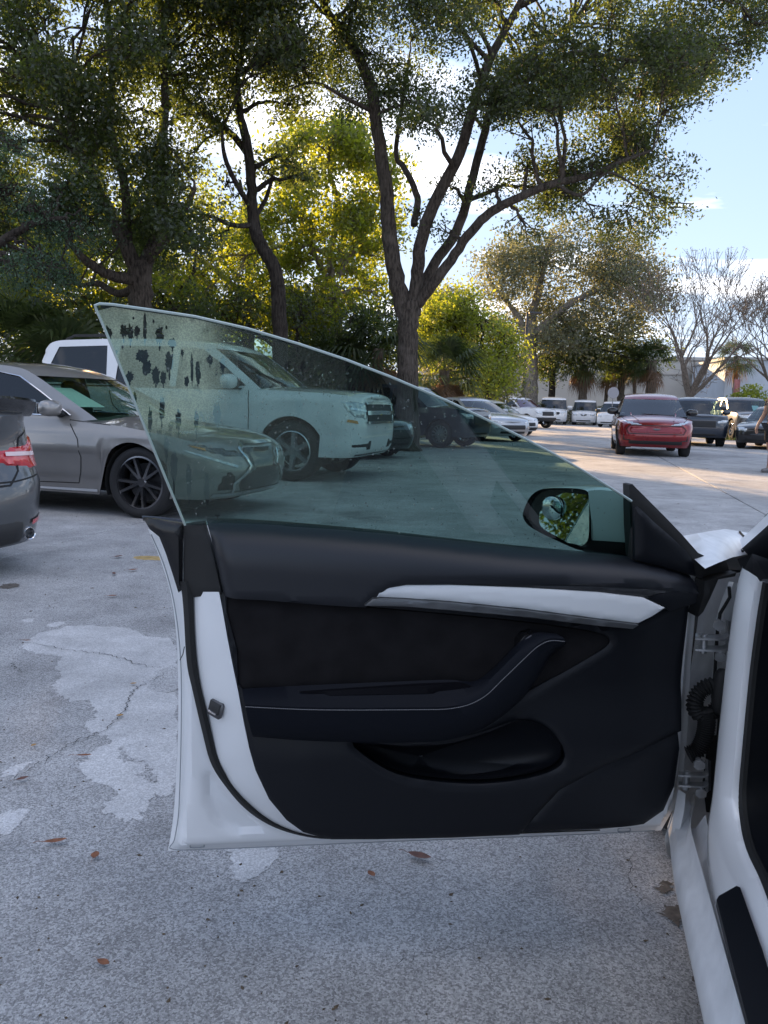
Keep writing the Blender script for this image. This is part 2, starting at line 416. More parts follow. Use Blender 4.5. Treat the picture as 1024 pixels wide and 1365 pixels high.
dry_leaf(150, 797, 0.05, 0.025, 0.2, 'orange brown leaf on the concrete above the pale patch')
dry_leaf(178, 762, 0.06, 0.03, 0.6, 'brown leaf on the concrete below the grey sedan front wheel')
dry_leaf(152, 767, 0.06, 0.025, 2.0, 'dark brown leaf left of another below the grey sedan', mat('dark_leaf', (0.13, 0.06, 0.045), 0.7))
dry_leaf(158, 744, 0.07, 0.035, 1.0, 'dark leaf beside the worn yellow paint mark', mat('dark_leaf', (0.13, 0.06, 0.045), 0.7))

# scattered crumbs and grit (uncountable)
def grit():
    n = 1500; mb_v = []; mb_f = []
    rn = random.Random(5)
    for i in range(n):
        b = 0.9 + 24 * rn.random() ** 2.4; a = rn.uniform(-0.55, 0.62) * (b + 1)
        s = rn.uniform(0.0012, 0.0042) * (1 + b / 7); c = Vector((a, b, 0.002)); k = len(mb_v)
        an = rn.uniform(0, 6.28)
        for q in range(4):
            r = s * rn.uniform(0.5, 1.2) * (2.2 if q % 2 and rn.random() < 0.4 else 1)
            mb_v.append((c.x + r * math.cos(an + q * 1.57), c.y + r * math.sin(an + q * 1.57), 0.001))
        mb_v.append((c.x, c.y, 0.002 + s * 0.5))
        mb_f += [(k + q, k + (q + 1) % 4, k + 4) for q in range(4)]
    mesh('grit', mb_v, mb_f, mat('dark_grit', (0.10, 0.075, 0.05), 0.9, var=0.4, scale=40), kind='stuff', smooth=False, label='dark crumbs of leaf and grit scattered over the concrete', cat='grit')
grit()

# ------------------------------------------------------------------ building behind the lot
def make_building():
    wm = mat('pale_stucco', (0.58, 0.55, 0.50), 0.85, var=0.07, scale=0.5, bump=0.1, bscale=8)
    root = empty('warehouse', (22, 84, 0), RAD(-4), label='long low pale stucco building behind the row of white vans', cat='building')
    def wall(name, x0, x1, z1, y, m=wm, holes=()):
        P, F_, D = fill2d([(x0, 0), (x1, 0), (x1, z1), (x0, z1)], holes, 6.0)
        return mesh(name, [(p[0], y, p[1]) for p in P], F_, m, root, smooth=False)
    wins = [(14 + 2.4 * i, 14 + 2.4 * i + 1.8, 3.4, 4.7) for i in range(8)]
    w = wall('front_wall', -19, 34, 6.6, 0, holes=[[(a, z0), (b, z0), (b, z1), (a, z1)] for a, b, z0, z1 in wins])
    gm = thin_glass('far_glass', (0.1, 0.12, 0.14), 2.0); fm = mat('dull_alu', (0.5, 0.5, 0.5), 0.4, 0.6)
    for a, b, z0, z1 in wins:
        g = mesh('window', [(a, 0.12, z0), (b, 0.12, z0), (b, 0.12, z1), (a, 0.12, z1)], [(0, 1, 2, 3)], mat('far_window_glass', (0.12, 0.16, 0.2), 0.08, spec=0.8), root, smooth=False)
        mb = MB()
        for q in ((a + 0.03, z0, z1), ((a + b) / 2, z0, z1), (b - 0.03, z0, z1)): mb.box((q[0], 0.06, (q[1] + q[2]) / 2), (0.07, 0.08, q[2] - q[1]))
        mb.box(((a + b) / 2, 0.05, z0 - 0.03), (b - a + 0.1, 0.2, 0.07)); mb.build('window_frame', fm, g, smooth=False)
    mb = MB(); mb.box((7.5, 8, 6.55), (53.0, 15.9, 0.25)); mb.box((7.5, 0.0, 6.85), (53.6, 0.4, 0.36), ch=0.04)
    mb.build('roof', mat('roof_trim', (0.45, 0.44, 0.42), 0.8), root, smooth=False)
    for xx in (-19, 34):
        mesh('side_wall', [(xx, 0.02, 0), (xx, 16, 0), (xx, 16, 6.4), (xx, 0.02, 6.4)], [(0, 1, 2, 3)], wm, root, smooth=False)
    mb = MB()
    for i in range(10): mb.box((-18 + i * 5.6, -0.06, 3.2), (0.35, 0.14, 6.4), ch=0.02)
    mb.box((7.5, -0.05, 5.2), (53, 0.1, 0.18), ch=0.02)
    mb.build('pilaster', mat('stucco_band', (0.50, 0.47, 0.43), 0.85), root, smooth=False)
    # second block with a roller door at the right
    r2 = empty('loading_hall', (36, 70, 0), RAD(-8), label='tall pale blue loading hall with roller shutter behind the bare tree', cat='building')
    mb = MB(); mb.box((0, 6, 3.0), (11, 12, 6.0), ch=0.03); mb.build('wall', mat('pale_blue_render', (0.55, 0.60, 0.66), 0.8, var=0.06, scale=1), r2, smooth=False)
    d = MB()
    for i in range(16): d.box((1.2, -0.03, 0.15 + i * 0.27), (4.2, 0.06, 0.25), ch=0.02)
    d.build('roller_shutter', mat('shutter_blue', (0.42, 0.52, 0.62), 0.5, 0.3), r2, smooth=False)
    mb = MB(); mb.box((0, 6, 6.12), (11.4, 12.4, 0.25), ch=0.03); mb.build('roof', mat('roof_trim'), r2, smooth=False)
make_building()
def make_lamp_post():
    root = empty('lamp_post', aty(697, 545, 50) * 1, label='thin dark lamp post behind the white pickup', cat='lamp post'); root.location.z = 0
    m = mat('dark_post', (0.06, 0.06, 0.06), 0.5, 0.5)
    MB().tube([(0, 0, 0), (0, 0, 3), (0, 0, 7.2)], [0.14, 0.11, 0.08], 10).build('pole', m, root)
    MB().lathe([(0.0, 0.0), (0.28, 0), (0.28, 0.5), (0.18, 0.56), (0.0, 0.56)], 12).build('base', mat('dark_post'), root)
    MB().box((0.5, 0, 7.15), (0.8, 0.3, 0.14), ch=0.04).build('lamp_head', m, root)
make_lamp_post()
def make_signpost():
    p = aty(816, 545, 55); root = empty('round_sign', (p.x, p.y, 0), label='small round grey sign on a post by the palms', cat='sign')
    MB().tube([(0, 0, 0), (0, 0, 2.6)], 0.035, 8).build('pole', mat('grey_steel', (0.3, 0.3, 0.3), 0.5, 0.6), root)
    M = Matrix.Translation((0, -0.05, 2.4)) @ Matrix.Rotation(RAD(90), 4, 'X')
    MB().lathe([(0, -0.02), (0.38, -0.02), (0.40, 0), (0.38, 0.02), (0, 0.02)], 20, M).build('sign_plate', mat('sign_grey', (0.33, 0.33, 0.36), 0.5), root)
make_signpost()
def make_banner():
    p = aty(978, 510, 60); root = empty('feather_banner', (p.x, p.y, 0), label='faded red banner on a pole beside the yellow shrub', cat='banner')
    MB().tube([(0, 0, 0), (0, 0, 3.0), (0.1, 0, 3.9)], [0.04, 0.03, 0.015], 8).build('pole', mat('grey_steel'), root)
    rows = []
    for i in range(10):
        z = 1.7 + 2.1 * i / 9; rows.append([Vector((0.03 + 0.6 * j / 6 * (1 - 0.25 * (i / 9)), 0.06 * math.sin(j * 1.1 + i * 0.4), z)) for j in range(7)])
    MB().grid(rows).build('cloth', mat('faded_red_cloth', (0.50, 0.20, 0.20), 0.8, var=0.15, scale=6), root)
make_banner()
# fence at the far left
def make_fence():
    root = empty('chain_fence', (0, 0, 0), label='low grey rail fence in front of the palms at the far left', cat='fence')
    a, b = aty(-40, 470, 18), aty(70, 470, 17)
    m = mat('grey_steel')
    d = (b - a); d.z = 0
    for i in range(5):
        p = a + d * (i / 4); MB().tube([(p.x, p.y, 0), (p.x, p.y, 2.05)], 0.03, 8).build('post', m, root)
    for z in (0.3, 1.2, 2.0): MB().tube([(a.x, a.y, z), (b.x, b.y, z)], 0.022, 8).build('rail', m, root)
make_fence()
# grass verge under the parked pickup at the right
def grass(name, corners, n, hgt, label, seed):
    rn = np.random.default_rng(seed); A, B, C_, D_ = [np.array(c[:2]) for c in corners]
    s, t = rn.random((2, n)); P = (A[None] * ((1 - s) * (1 - t))[:, None] + B[None] * (s * (1 - t))[:, None] + C_[None] * (s * t)[:, None] + D_[None] * ((1 - s) * t)[:, None])
    an = rn.random(n) * 6.28; h = hgt * (0.5 + rn.random(n)); w = 0.02 + 0.02 * rn.random(n); ln = rn.normal(0, 0.05, (n, 2))
    V = np.zeros((n, 3, 3)); dx = np.c_[np.cos(an), np.sin(an)] * w[:, None]
    V[:, 0, :2] = P - dx; V[:, 1, :2] = P + dx; V[:, 2, :2] = P + ln; V[:, 2, 2] = h
    V = V.reshape(-1, 3)
    mesh(name, V.tolist(), [(3 * i, 3 * i + 1, 3 * i + 2) for i in range(n)], mat('grass_blades', (0.12, 0.16, 0.03), 0.7, var=0.3, scale=3), smooth=False, kind='stuff', label=label, cat='grass')
    z = 0.02
    o = mesh('verge', [(*A, z), (*B, z), (*C_, z), (*D_, z)], [(0, 1, 2, 3)], mat('verge_soil', (0.10, 0.10, 0.04), 0.95, var=0.3, scale=2), smooth=False, kind='structure')
grass('grass', [(14.2, 33.5), (26, 31.5), (34, 46), (16, 46)], 9000, 0.14, 'sunlit yellow green grass verge under the dark pickup truck', 3)
grass('grass', [(-26, 14.6), (-1.5, 20.5), (3, 32), (-26, 32)], 12000, 0.3, 'dark rough grass under the trees behind the parked cars', 4)
# ------------------------------------------------------------------ cars
M_TYRE = mat('tyre_rubber', (0.022, 0.022, 0.023), 0.8, bump=0.2, bscale=90)
M_BLK = mat('black_plastic', (0.018, 0.018, 0.019), 0.55)
M_GLOSSBLK = mat('gloss_black', (0.012, 0.012, 0.013), 0.12, coat=0.6)
M_CHROME = mat('chrome', (0.75, 0.75, 0.77), 0.12, 1.0)
M_RIMD = mat('dark_rim', (0.24, 0.24, 0.25), 0.22, 0.95)
M_RIML = mat('silver_rim', (0.55, 0.56, 0.58), 0.25, 0.9)
M_GLASS = thin_glass('car_glass', (0.20, 0.26, 0.25), 1.0)
M_GLASSD = thin_glass('privacy_glass', (0.03, 0.035, 0.035), 1.0)
M_WSH = thin_glass('windscreen_glass', (0.42, 0.56, 0.52), 1.0)
M_INT = mat('cabin_dark', (0.03, 0.03, 0.032), 0.8)
M_SEAT = mat('seat_fabric', (0.07, 0.07, 0.075), 0.8)
M_LAMP = mat('lamp_lens', (0.55, 0.58, 0.60), 0.08, 0.35, coat=1.0, var=0.35, scale=26)
M_LAMPD = mat('dark_lamp', (0.06, 0.065, 0.07), 0.06, 0.4, coat=1.0, var=0.6, scale=30)
M_RED = mat('red_lens', (0.55, 0.012, 0.02), 0.12, coat=1.0, var=0.3, scale=14)
M_AMBER = mat('amber_lens', (0.55, 0.22, 0.03), 0.2, coat=1.0)
M_DARKMETAL = mat('dark_metal', (0.12, 0.12, 0.125), 0.35, 0.8)

def ring_half(n, ex, ey, xf, xr, W, s_ratio=None):
    """half plan outline from front centre (a=1,b=0) over the side (b=1) to rear centre (a=-1,b=0), as unit pairs"""
    ph = np.linspace(0, math.pi, 1600)
    a = np.sign(np.cos(ph)) * np.abs(np.cos(ph)) ** (2 / ex); b = np.abs(np.sin(ph)) ** (2 / ey)
    x = np.where(a > 0, a * xf, a * xr); y = b * W
    d = np.r_[0, np.cumsum(np.hypot(np.diff(x), np.diff(y)))]
    t = np.linspace(0, d[-1], n)
    return np.interp(t, d, a), np.interp(t, d, b)

class Car:
    def __init__(s, name, sp, loc, heading, label, cat='car', group='cars parked around the lot', scale=1.0, colour=None, parts=True):
        s.sp = sp
        s.root = empty(name, loc, heading, scale, label=label, cat=cat, group=group)
        s.paint = colour
        s.V = []; s.F = []
        s.shell(); s.house()
        s.bvh = BVHTree.FromPolygons([Vector(v) for v in s.V], s.F)
        s.wheels()
    def keep(s, v, f):
        n = len(s.V); s.V += [tuple(p) for p in v]; s.F += [tuple(i + n for i in q) for q in f]
    def zb(s, x): return interp(x, s.sp['belt_s'])
    def zlow(s, x):
        z = s.sp['z0']
        for xw in s.sp['wx']:
            R = s.sp['arch']; dx = abs(x - xw)
            if dx < R: z = max(z, s.sp['R'] + math.sqrt(R * R - dx * dx) * s.sp.get('archf', 1.0))
        return z
    def shell(s):
        sp = s.sp
        sp['belt_s'] = [tuple(p) for p in catmull(sp['belt'], 5)]
        n, M = sp.get('n', 90), 14
        A, B = ring_half(n, sp.get('ex', 12), sp.get('ey', 3.4), sp['xf'], sp['xr'], sp['W'])
        half = []
        for a, b in zip(A, B):
            xm = a * (sp['xf'] if a > 0 else sp['xr'])
            lo = s.zlow(xm) if b > 0.8 else sp['z0'] + sp.get('lift', 0.0) * (1 - b / 0.8)
            hi = s.zb(xm)
            colm = []
            for j in range(M):
                t = j / (M - 1); z = lo + (hi - lo) * t
                k = interp(z, sp['wz'])
                xe = (sp['xf'] - interp(z, sp['front'])) if a > 0 else (sp['xr'] - interp(z, sp['rear']))
                x = a * xe
                y = b * sp['W'] * k
                if sp.get('crease'):
                    for zc, amp, wd in sp['crease']: y += b * amp * math.exp(-((z - zc) / wd) ** 2)
                colm.append(Vector((x, y, z)))
            half.append(colm)
        s.half = half
        rows = half + [[Vector((p.x, -p.y, p.z)) for p in c] for c in half[-2:0:-1]]
        skip = sp.get('cut')
        m = M; V = [p for r in rows for p in r]; N_ = len(rows); F_ = []
        for i in range(N_):
            for j in range(m - 1):
                q = (i * m + j, i * m + j + 1, ((i + 1) % N_) * m + j + 1, ((i + 1) % N_) * m + j)
                if skip and skip(sum((V[k] for k in q), Vector()) / 4): continue
                F_.append(q)
        # hood and boot decks
        cowl, rb = sp['side'][0][0], sp['side'][-1][0]
        K = 9
        def deck(cond, crown):
            rws = []
            for c in half:
                e = c[-1]
                if cond(e.x):
                    rws.append([Vector((e.x + 0.03 * (1 - (u * u)) * (1 if e.x > 0 else -1), e.y * u, e.z + crown * (1 - abs(u) ** 2.2) * min(1, e.y / (0.75 * sp['W'])))) for u in np.linspace(1, -1, K)])
            return rws
        for cond, cr in ((lambda x: x > cowl - 0.14, sp.get('crown', 0.06)), (lambda x: x < rb + 0.12, 0.035)):
            rws = deck(cond, cr)
            if len(rws) > 1:
                k = len(V); V += [p for r in rws for p in r]
                F_ += [q for q in ((k + i * K + j, k + i * K + j + 1, k + (i + 1) * K + j + 1, k + (i + 1) * K + j) for i in range(len(rws) - 1) for j in range(K - 1)) if not (skip and skip(sum((V[e] for e in q), Vector()) / 4))]
        s.body = mesh('body', V, F_, s.paint, s.root, angle=35)
        bm = bmesh.new(); bm.from_mesh(s.body.data); bmesh.ops.remove_doubles(bm, verts=bm.verts, dist=0.0015); bmesh.ops.recalc_face_normals(bm, faces=bm.faces); bm.to_mesh(s.body.data); bm.free()
        s.body.data.set_sharp_from_angle(angle=RAD(35))
        s.keep(V, F_)
        # cabin tub and underbody
        tub = []
        for c in half:
            e = c[-1]
            if rb < e.x < cowl: tub.append([Vector((e.x, e.y * u * 0.97, e.z - (0.03 if abs(u) > 0.9 else 0.32))) for u in (1, 0.92, 0, -0.92, -1)])
        mb = MB()
        if len(tub) > 1 and not sp.get('no_tub'): mb.grid(tub)
        if sp.get('seats', True):
            for sx in sp.get('seat_x', (-0.15, -1.0)):
                for sy in (0.36, -0.36):
                    zz = s.zb(sx)
                    mb.ellipsoid((sx - 0.12, sy, zz + 0.02), (0.10, 0.24, 0.34), 10, 8, 0.7); mb.ellipsoid((sx - 0.18, sy, zz + 0.28), (0.06, 0.13, 0.09), 10, 6, 0.7)
            mb.box((cowl - 0.32, 0, s.zb(cowl) - 0.05), (0.4, sp['W'] * 1.6, 0.16), ch=0.05)
        if mb.v: mb.build('cabin', M_INT, s.root)
        mb = MB(); mb.box((0, 0, sp['z0'] + 0.06), (sp['xf'] + sp['xr'] - 0.5, sp['W'] * 1.3, 0.12), ch=0.03)
        for xw in sp['wx']:
            for sd in (1, -1):
                rws = []
                for k in range(17):
                    an = math.pi * (-0.12 + 1.24 * k / 16); R = sp['arch'] - 0.004
                    c = (xw + R * math.cos(an), sp['R'] + R * math.sin(an) * sp.get('archf', 1.0))
                    rws.append([Vector((c[0], sd * yy, c[1])) for yy in (sp['W'] * 0.955, sp['W'] * 0.955 - 0.34)] + [Vector((xw, sd * (sp['W'] * 0.955 - 0.34), sp['R']))])
                mb.grid(rws)
        mb.build('underbody', mat('underbody_black', (0.012, 0.012, 0.012), 0.9), s.root)
    def yb(s, x):
        best = min(s.half, key=lambda c: abs(c[-1].x - x)); return best[-1].y
    def gy(s, x, z):
        sp = s.sp; zb = s.zb(x)
        xm = 0.5 * (sp['side'][0][0] + sp['side'][-1][0])
        return min(s.yb(x), sp['W'] * 0.985) - 0.012 - sp.get('ginset', 0.0) - sp['tumble'] * max(0, z - zb) - sp.get('gtaper', 0.02) * ((x - xm) / 1.5) ** 2
    def house(s):
        sp = s.sp
        side = sp['side']; iw, ir = sp['iw'], sp['ir']
        n = 6
        pts = catmull(side, n); iW, iR = iw * n, ir * n
        K = 11
        rows = []
        for i, p in enumerate(pts):
            x, z = p; y = s.gy(x, z)
            if i <= iW: bow = sp.get('wbow', 0.14); cz = 0.0
            elif i >= iR: bow = -sp.get('rbow', 0.10); cz = 0.0
            else:
                t = (i - iW) / (iR - iW); bow = lerp(sp.get('wbow', 0.14), -sp.get('rbow', 0.10), t); cz = 0.05 * math.sin(math.pi * min(1, max(0, t * 0.9 + 0.05)))
            rows.append([Vector((x + bow * (1 - u * u), y * u, z + cz * (1 - abs(u) ** 2.5))) for u in np.linspace(1, -1, K)])
        mb = MB(); mb.grid(rows[iW:iR + 1]); s.keep(mb.v, mb.f); s.roof = mb.build('roof', sp.get('roof_mat') or s.paint, s.root, angle=60)
        inset = lambda r: [q - Vector((0, 0, 0.006)) for q in r]
        def pane(rws, name, m):
            k = MB(); k.grid([inset(r) for r in rws]); s.keep(k.v, k.f); return k.build(name, m, s.root, angle=0)
        if iW > 0: s.wind = pane(rows[:iW + 1], 'windshield', sp.get('wglass') or M_WSH)
        if iR < len(rows) - 1: s.rearw = pane(rows[iR:], 'rear_window', sp.get('rglass') or M_GLASSD)
        # side frames with window openings
        top = [(p[0], p[1]) for p in pts]
        base = [(x, s.zb(x) - 0.012) for x in np.linspace(top[-1][0], top[0][0], 14)[1:-1]]
        loop = top + base
        P, F_, D = fill2d(loop, sp['windows'], 0.07)
        for sd in (1, -1):
            if sd in sp.get('skip_side', ()): continue
            V = [Vector((p[0], sd * s.gy(p[0], p[1]), p[1])) for p in P]
            s.keep(V, F_); mesh('window_surround', V, F_, sp.get('pillar_mat') or s.paint, s.root, angle=50)
            for wi, w in enumerate(sp['windows']):
                if sp.get('skip_window') and (sd, wi) in sp['skip_window']: continue
                Pw, Fw, Dw = fill2d(w, step=0.12)
                g = mesh('side_window', [Vector((p[0], sd * (s.gy(p[0], p[1]) - 0.010), p[1])) for p in Pw], Fw, (sp.get('sglass') or [M_GLASS] * 9)[wi], s.root, angle=0)
                s.keep([Vector((p[0], sd * (s.gy(p[0], p[1]) - 0.010), p[1])) for p in Pw], Fw)
                if sp.get('bright'):
                    lp = [Vector((p[0], sd * (s.gy(p[0], p[1]) + 0.004), p[1])) for p in w]; lp.append(lp[0])
                    MB().tube(lp, 0.008, 5, False).build('window_trim', M_CHROME, g)
    def wheels(s):
        sp = s.sp; R = sp['R']; w = sp.get('ww', 0.22); rr = R * sp.get('rimf', 0.70)
        tm = MB(); h = w / 2
        M = Matrix.Rotation(RAD(-90), 4, 'X')
        tm.lathe([(rr, -h * 0.8), (rr + 0.02, -h), (R - 0.03, -h), (R - 0.008, -h * 0.85), (R, -h * 0.5), (R, h * 0.5), (R - 0.008, h * 0.85), (R - 0.03, h), (rr + 0.02, h), (rr, h * 0.8)], 36, M)
        rim = MB(); rim.lathe([(rr + 0.004, h * 0.82), (rr - 0.012, h * 0.86), (rr - 0.022, h * 0.6), (rr - 0.035, -h * 0.6), (rr - 0.02, -h * 0.85), (rr, -h * 0.8)], 36, M)
        disc = MB(); disc.lathe([(0.0, 0.0), (rr * 0.72, 0.0), (rr * 0.72, -0.02), (0, -0.02)], 24, M)
        ns = sp.get('spokes', 5); tw = sp.get('twin', True)
        rim.lathe([(0.0, h * 0.62), (rr * 0.16, h * 0.62), (rr * 0.20, h * 0.5), (rr * 0.2, h * 0.1), (0, h * 0.1)], 16, M)
        for k in range(ns):
            for off in ((-0.16, 0.16) if tw else (0,)):
                a0 = 2 * math.pi * k / ns + off * 0.5; a1 = 2 * math.pi * k / ns + off * (1.5 if ns < 8 else 0.9)
                wd = sp.get('spw', 0.030)
                p0, p1 = Vector((rr * 0.14 * math.cos(a0), rr * 0.14 * math.sin(a0), 0)), Vector((rr * 0.97 * math.cos(a1), rr * 0.97 * math.sin(a1), 0))
                t = (p1 - p0).normalized(); q = Vector((-t.y, t.x, 0))
                v = []
                for p, ww_, zt, zl in ((p0, wd * 1.15, h * 0.58, h * 0.25), (p1, wd * 0.9, h * 0.80, h * 0.45)):
                    v += [p - q * ww_ + Vector((0, 0, zl)), p + q * ww_ + Vector((0, 0, zl)), p + q * ww_ * 0.55 + Vector((0, 0, zt)), p - q * ww_ * 0.55 + Vector((0, 0, zt))]
                rim.add([M @ x for x in v], [(0, 1, 5, 4), (1, 2, 6, 5), (2, 3, 7, 6), (3, 0, 4, 7)])
        first = None
        for i, xw in enumerate(sp['wx']):
            for sd in (1, -1):
                rot = 0 if sd > 0 else math.pi
                if first is None:
                    o = tm.build('wheel', M_TYRE, s.root, angle=50)
                    r_ = rim.build('rim', sp.get('rim_mat') or M_RIML, o, angle=30); d_ = disc.build('brake_disc', M_DARKMETAL, o, angle=30); first = (o, r_, d_)
                else:
                    o = first[0].copy(); COL.objects.link(o)
                    for c in first[1:]:
                        cc = c.copy(); COL.objects.link(cc); cc.parent = o
                o.location = (xw, sd * (sp['W'] * 0.965 - h), R)
                st = sp.get('steer', 0) if i == 0 else 0
                o.rotation_euler = (0, RAD(random.uniform(0, 70)), rot + st)
    def decal(s, name, axis, poly, m, off=0.006, step=0.05, parent=None, smooth_n=0, both=False, label=None, rim=True):
        """a panel that follows the body where the outline poly is projected onto it"""
        res = None
        for sd in ((1, -1) if both else (1,)):
            lp = [tuple(p) for p in (catmull(poly, smooth_n, True) if smooth_n else poly)]
            P, F_, D = fill2d(lp, step=step)
            V = []; ok = []
            rim_ = rim and D.max() > 0.02
            if axis == 'left': d = Vector((0, -1, 0)); f = lambda h, z: Vector((h, 4, z))
            elif axis == 'right': d = Vector((0, 1, 0)); f = lambda h, z: Vector((h, -4, z))
            elif axis == 'front': d = Vector((-1, 0, 0)); f = lambda h, z: Vector((6, h, z))
            elif axis == 'rear': d = Vector((1, 0, 0)); f = lambda h, z: Vector((-6, h, z))
            elif axis == 'top': d = Vector((0, 0, -1)); f = lambda h, z: Vector((h, z, 5))
            else:
                # a corner seen at an angle: h counts from the corner, positive towards the flank
                A = RAD(axis); d = Vector((-math.cos(A), -math.sin(A), 0)); sv = Vector((-math.sin(A), math.cos(A), 0)); sy = 1 if math.sin(A) > 0 else -1
                if sv.y * sy < 0: sv = -sv
                hr = sv.dot(Vector((s.sp['xf'] if math.cos(A) > 0 else -s.sp['xr'], sy * 0.9 * s.sp['W'], 0)))
                f = lambda h, z: sv * (h + hr) + Vector((0, 0, z)) - d * 6
            for p, dd in zip(P, D):
                hit = s.bvh.ray_cast(f(p[0], p[1]), d)
                if hit[0] is None: V.append(Vector()); ok.append(False); continue
                o_ = off if (dd > 1e-5 or not rim_) else -0.012
                V.append(hit[0] - d * o_); ok.append(True)
            F2 = [q for q in F_ if all(ok[i] for i in q)]
            # leave out slivers that jump across a gap
            F2 = [q for q in F2 if max((V[q[0]] - V[q[1]]).length, (V[q[1]] - V[q[2]]).length, (V[q[2]] - V[q[0]]).length) < 0.45]
            if not F2: continue
            if sd < 0: V = [Vector((v.x, -v.y, v.z)) for v in V]; F2 = [q[::-1] for q in F2]
            res = mesh(name, V, F2, m, parent or s.root, angle=45)
            if label: res['label'] = label
        return res
    def line(s, name, axis, pts, w=0.008, m=None, both=False, off=0.003):
        """a thin shut line or strip laid on the body"""
        pts = [np.array(p, float) for p in pts]
        fine = []
        for p, q in zip(pts, pts[1:]):
            k = max(1, int(np.linalg.norm(q - p) / 0.05)); fine += [p + (q - p) * i / k for i in range(k)]
        fine.append(pts[-1])
        d, f = {'left': (Vector((0, -1, 0)), lambda h, z, y=4: Vector((h, 4, z))), 'right': (Vector((0, 1, 0)), lambda h, z: Vector((h, -4, z))), 'front': (Vector((-1, 0, 0)), lambda h, z: Vector((6, h, z))),
                'rear': (Vector((1, 0, 0)), lambda h, z: Vector((-6, h, z))), 'top': (Vector((0, 0, -1)), lambda h, z: Vector((h, z, 5)))}[axis]
        rows = []
        for i, p in enumerate(fine):
            t = fine[min(i + 1, len(fine) - 1)] - fine[max(i - 1, 0)]; t = t / (np.linalg.norm(t) or 1); q = np.array([-t[1], t[0]]) * w / 2
            r = []
            nn = 2 if w < 0.1 else 8
            for e in np.linspace(-1, 1, nn):
                hit = s.bvh.ray_cast(f(*(p + q * e)), d)
                if hit[0] is None: r = None; break
                r.append(hit[0] - d * off)
            if r: rows.append(r)
        if len(rows) < 2: return None
        return MB().grid(rows).build(name, m or mat('shut_line', (0.01, 0.01, 0.01), 0.8), s.root)
    def mirror(s, x, z, m, both=True, size=1.0):
        for sd in ((1, -1) if both else (1,)):
            y = s.gy(x, z) if z > s.zb(x) else s.sp['W'] * 0.95
            mb = MB(); mb.ellipsoid((0, 0, 0), (0.075 * size, 0.125 * size, 0.078 * size), 14, 8, 0.75)
            o = mb.build('mirror', m, s.root, angle=60); o.location = (x - 0.02, sd * (y + 0.15 * size), z + 0.03)
            k = MB(); k.tube([(0.03, -sd * 0.17 * size, -0.06), (0.01, -sd * 0.10, -0.05), (0.0, -sd * 0.04, -0.04)], [0.035, 0.03, 0.025], 8); k.build('mirror_stalk', M_BLK, o)
            g = MB(); g.box((-0.074 * size, 0, 0), (0.006, 0.19 * size, 0.105 * size), ch=0.002); g.build('mirror_glass', M_CHROME, o)
    def handle(s, xs, z, m, both=True):
        for x in xs:
            for sd in ((1, -1) if both else (1,)):
                hit = s.bvh.ray_cast(Vector((x, sd * 4, z)), Vector((0, -sd, 0)))
                if hit[0] is None: continue
                mb = MB(); mb.tube([(-0.10, 0, 0), (-0.085, sd * 0.03, 0), (0, sd * 0.036, 0.002), (0.085, sd * 0.03, 0), (0.10, 0, 0)], [0.008, 0.012, 0.013, 0.012, 0.008], 6)
                o = mb.build('door_handle', m, s.root); o.location = hit[0]

# --- outlines of each kind (metres, x forward from mid wheelbase, z up)
def sedan_spec(**k):
    d = dict(xf=2.27, xr=2.40, W=0.905, R=0.335, arch=0.375, z0=0.20, wx=(1.40, -1.40), ww=0.235, rimf=0.74, spokes=5, n=100,
        belt=[(-2.40, 0.99), (-2.1, 1.03), (-1.6, 1.00), (-0.8, 0.955), (0, 0.915), (0.8, 0.885), (1.3, 0.855), (1.8, 0.79), (2.1, 0.72), (2.27, 0.64)],
        wz=[(0.15, 0.925), (0.30, 0.955), (0.45, 0.985), (0.62, 1.0), (0.75, 0.985), (0.86, 0.945), (1.0, 0.895), (1.1, 0.87)],
        front=[(0.15, 0.16), (0.28, 0.05), (0.45, 0.0), (0.58, 0.03), (0.70, 0.10), (0.85, 0.2)],
        rear=[(0.15, 0.16), (0.3, 0.05), (0.5, 0.0), (0.65, 0.03), (0.85, 0.10), (1.05, 0.06)],
        side=[(0.92, 0.905), (0.55, 1.09), (0.10, 1.31), (-0.15, 1.39), (-0.6, 1.42), (-1.05, 1.385), (-1.35, 1.31), (-1.75, 1.14), (-2.05, 1.025)], iw=2, ir=6, tumble=0.42, crown=0.07,
        windows=[[(0.42, 0.93), (0.62, 0.935), (0.22, 1.15), (-0.08, 1.30), (-0.36, 1.345), (-0.38, 0.945)], [(-0.46, 0.95), (-0.45, 1.345), (-0.75, 1.345), (-1.08, 1.285), (-1.30, 1.17), (-1.36, 1.06), (-1.28, 0.98)]])
    d.update(k); return d
